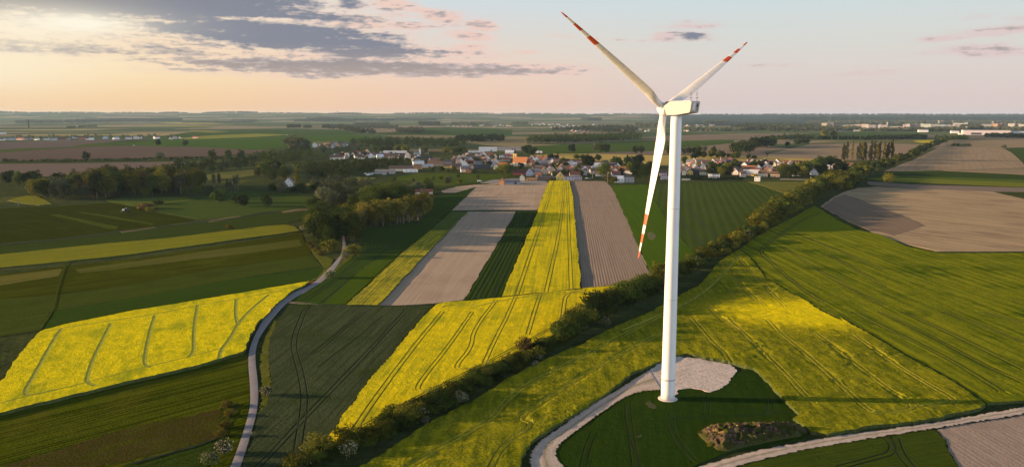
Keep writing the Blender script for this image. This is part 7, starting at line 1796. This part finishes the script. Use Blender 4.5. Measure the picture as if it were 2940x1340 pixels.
def tractor():
    p = G(*S('k1', [(1258, 1062)])[0]); p.z = .12
    e = empty('tractor', p, .25); tag(e, 'small tractor with spread spray booms on the dark olive meadow', 'tractor')
    green = plain_mat('tractor_paint', (.05, .09, .04), rough=.5); 
    b = MB(); b.box((1.3, 0, 1.35), (2.3, .95, .95)); b.box((0, 0, 1.0), (1.6, .9, .6)); b.box((2.5, 0, .9), (.5, .8, .6)); b.build('hood', green, e)
    c = MB(); c.box((-.6, 0, 2.85), (1.6, 1.6, .14)); c.build('cab_roof', WALLM['white'], e)
    MB().box((-.6, 0, 2.1), (1.45, 1.45, 1.36)).build('cab', GLASS, e)
    for s in (-1, 1): wheel(e, -.7, .95 * s, .95, .5); wheel(e, 1.9, .85 * s, .62, .4)
    MB().lathe([(.9, .9), (1.0, 1.1), (1.0, 2.1), (.8, 2.3)], 14, c=(-2.6, 0, 0)).build('spray_tank', WALLM['white'], e)
    m = MB(); m.tube([(-3.4, -9, 1.1), (-3.4, 9, 1.1)], .09, 6); m.tube([(-3.4, -5, 1.6), (-3.4, 5, 1.6)], .06, 6)
    for y in (-7, -4, -2, 2, 4, 7): m.tube([(-3.4, y, 1.1), (-3.4, y * .8, 1.6 if abs(y) < 6 else 1.1)], .05, 5)
    m.build('spray_boom', RIM, e)


tractor()
PAINT = {'white': plain_mat('white_car_paint', (.78, .78, .78), rough=.35, spec=.4), 'yellow': plain_mat('yellow_car_paint', (.70, .46, .05), rough=.4), 'dark': plain_mat('dark_car_paint', (.05, .05, .06), rough=.35, spec=.4)}


def car(zone, x, y, rz, col, label, van=False, group=None, order=None):
    p = G(*S(zone, [(x, y)])[0]); p.z = .2
    e = empty('parked_van' if van else 'parked_car', p, rz); tag(e, label, 'van' if van else 'car', group, order=order)
    L, h = (5.4, 1.1) if van else (4.3, .75)
    b = MB()
    prof = [(-L / 2, .35), (-L / 2, .35 + h * .8), (-L * .45, .35 + h), (L * .2, .35 + h), (L * .47, .35 + h * .7), (L / 2, .35 + h * .4), (L / 2, .35)]
    n = len(prof)
    b.add([(q, -.88, z) for q, z in prof] + [(q, .88, z) for q, z in prof], [tuple(range(n))[::-1], tuple(range(n, 2 * n))] + [(i, (i + 1) % n, n + (i + 1) % n, n + i) for i in range(n)])
    b.build('body', PAINT[col], e)
    t0, t1 = (-L * .47, L * .18) if van else (-L * .38, L * .2)
    z0 = .35 + h; z1 = z0 + (.95 if van else .55)
    c = MB(); c.add([(t0, -.82, z0), (t1 + .5, -.82, z0), (t1, -.72, z1), (t0 + .25, -.72, z1), (t0, .82, z0), (t1 + .5, .82, z0), (t1, .72, z1), (t0 + .25, .72, z1)], [(0, 1, 2, 3), (7, 6, 5, 4), (1, 5, 6, 2), (4, 0, 3, 7)]); c.build('window', GLASS, e)
    MB().box(((t0 + .25 + t1) / 2, 0, z1 + .03), (t1 - t0 - .2, 1.46, .06)).build('roof', PAINT[col], e)
    for s in (-1, 1): wheel(e, -L * .3, .8 * s, .33, .22); wheel(e, L * .31, .8 * s, .33, .22)


for k, (x, y) in enumerate(((770, 578), (815, 605), (835, 582), (880, 592), (900, 575), (1105, 592), (1135, 590))):
    car('v1', x, y, .8 + .1 * k, 'white', 'white car parked in the scrap yard beside the hay field', k in (1, 3), 'cars in the scrap yard', 'counted from the west')
car('v2', 495, 722, .3, 'white', 'white van parked by the shrubs below the paddock', True)
car('v2', 135, 744, .2, 'yellow', 'yellow van parked at the west end of the paddock shrubs', True)
for k, (x, y) in enumerate(((570, 618), (655, 618))): car('v5', x, y, .1, 'white', 'white car parked under the trees east of the tower', False, 'cars under the eastern trees', 'counted from the west')
car('v3', 170, 668, .2, 'white', 'white car parked above the brown ridged field'); car('v3', 240, 672, .2, 'dark', 'dark car parked above the brown ridged field')
car('k1', 1327, 409, .1, 'white', 'white van standing alone on the fresh green plain', True); car('k2', 305, 306, .1, 'white', 'white van driving far out on the western plain', True)


def pole(zone, x, y, h, label, arms=True, mat_=None):
    p = G(*S(zone, [(x, y)])[0])
    e = empty('utility_pole', (p.x, p.y, 0)); tag(e, label, 'utility pole')
    MB().tube([(0, 0, -.3), (0, 0, h)], [.2, .13], 8).build('post', mat_ or WALLM['grey'], e)
    if arms:
        m = MB(); m.tube([(-1, 0, h - .5), (1, 0, h - .5)], .08, 6)
        for xx in (-.9, 0, .9): m.tube([(xx, 0, h - .45), (xx, 0, h - .1)], .06, 6)
        m.build('crossarm', WALLM['grey'], e)


pole('v3', 545, 735, 13, 'utility pole at the top corner of the ridged brown field'); pole('v3', 265, 660, 9, 'utility pole among the houses above the ridged brown field'); pole('v1', 155, 190, 12, 'utility pole beside the western houses')
pole('v1', 2365, 190, 15, 'tall pale mast in front of the dark tree belt', False); pole('v4', 1143, 480, 11, 'utility pole among the eastern gardens'); pole('v5', 910, 700, 5, 'white post at the meadow edge east of the tower', False, WALLM['white']); pole('v3', 2280 - 0, 130, 12, 'utility pole by the golden field, east of the tower')
for k, (x, y, h) in enumerate(((182, 1000, 7), (340, 975, 6.5), (432, 1000, 5))):
    p = G(*S('k1', [(x, y)])[0]); e = empty('dead_tree', (p.x, p.y, 0), k); tag(e, ('tall', 'medium', 'short')[k] + ' bare pale dead trunk beside the yellow green patch', 'tree')
    m = MB(); m.tube([(0, 0, -.3), (.2, 0, h * .6), (.1, .2, h)], [.42, .34, .12], 7); m.tube([(.1, 0, h * .5), (1.4, .3, h * .72)], [.2, .06], 5); m.tube([(.15, 0, h * .62), (-1.2, -.3, h * .85)], [.18, .05], 5); m.build('trunk', BARKP, e)


def fence(zone, a, b, n, h, label):
    p, q = G(*S(zone, [a])[0]), G(*S(zone, [b])[0])
    e = empty('wooden_fence', (0, 0, 0)); tag(e, label, 'fence')
    m = MB()
    for i in range(n):
        c = p.lerp(q, i / (n - 1)); MB().box((c.x, c.y, h / 2), (.22, .22, h)).build('post', WALLM['grey'], e)
    for z in (h * .45, h * .85): m.tube([(p.x, p.y, z), (q.x, q.y, z)], .09, 5)
    m.build('rail', WALLM['grey'], e)


fence('v5', (300, 690), (1040, 708), 40, 1.8, 'long grey garden fence behind the yellowish meadow wedge')


def clipped_hedge(zone, a, b, h, label):
    p, q = G(*S(zone, [a])[0]), G(*S(zone, [b])[0])
    L = (q - p).length; rng = np.random.default_rng(4)
    n = int(L * 26)
    P = np.stack([rng.uniform(0, L, n), rng.uniform(-1.1, 1.1, n), rng.uniform(0, 1, n) ** .7 * h], 1)
    me = quads_mesh('hedge', cards(P, .7, rng), [LEAF['conifer']])
    o = link_mesh('clipped_hedge', me); o.location = p; o.rotation_euler = (0, 0, math.atan2(q.y - p.y, q.x - p.x)); tag(o, label, 'hedge')


clipped_hedge('v4', (270, 692), (1250, 694), 4.6, 'long dark clipped hedge on the grey green field edge')
w0, w1 = G(*S('v4', [(110, 690)])[0]), G(*S('v4', [(272, 690)])[0])
wl = MB().box(((w0 + w1) / 2 + Vector((0, 0, .9))), ((w1 - w0).length, .4, 2.0), math.atan2(w1.y - w0.y, w1.x - w0.x)).build('garden_wall', WALLM['cream'])
tag(wl, 'low pale garden wall next to the tower and the clipped hedge', 'wall')

# ---------------------------------------------------------------- air
HAZE = 2.0e-5
hz = MB().box((0, 9000, 76), (32200, 21200, 156)).build('haze', None if False else bpy.data.materials.new('haze_air'))
hm_ = hz.data.materials[0]; hm_.use_nodes = True
hm_.node_tree.nodes.clear()
ho = hm_.node_tree.nodes.new('ShaderNodeOutputMaterial'); pv = hm_.node_tree.nodes.new('ShaderNodeVolumePrincipled')
pv.inputs['Color'].default_value = (.52, .74, 1.0, 1); pv.inputs['Density'].default_value = HAZE; pv.inputs['Anisotropy'].default_value = 0.1
hm_.node_tree.links.new(pv.outputs[0], ho.inputs['Volume'])
hz['kind'] = 'stuff'; hz['label'] = 'thin pale evening haze filling the air over the plain'; hz['category'] = 'haze'

# ---------------------------------------------------------------- labels: number the things that would share one
ONES = ['', 'first', 'second', 'third', 'fourth', 'fifth', 'sixth', 'seventh', 'eighth', 'ninth', 'tenth', 'eleventh', 'twelfth', 'thirteenth', 'fourteenth', 'fifteenth', 'sixteenth', 'seventeenth', 'eighteenth', 'nineteenth']
TENS = ['', '', 'twent', 'thirt', 'fort', 'fift', 'sixt', 'sevent', 'eight', 'ninet']


def ordinal(n):
    if n < 20: return ONES[n]
    if n % 10 == 0 and n < 100: return TENS[n // 10] + 'ieth'
    if n < 100: return TENS[n // 10] + 'y-' + ONES[n % 10]
    return 'hundred and ' + ordinal(n - 100) if n > 100 else 'hundredth'


by = {}
for o, order in THINGS:
    if order: by.setdefault((o['label'], order), []).append(o)
for (lb, order), os_ in by.items():
    if len(os_) < 2: continue
    key = (lambda o: o.location.x / max(1, o.location.y)) if 'west' in order else (lambda o: o.location.y)
    if 'down' in order: key = lambda o: -o.location.y
    for i, o in enumerate(sorted(os_, key=key)):
        t = f'{ordinal(i + 1)} {lb}, {order}'
        while len(t.split()) > 16:
            w = t.split(); t = ' '.join(w[:-len(order.split())]).rstrip(',') if order in t else ' '.join(w[:16])
        o['label'] = t
for o in sc.objects:
    if o.parent is not None and 'category' in o: del o['category']
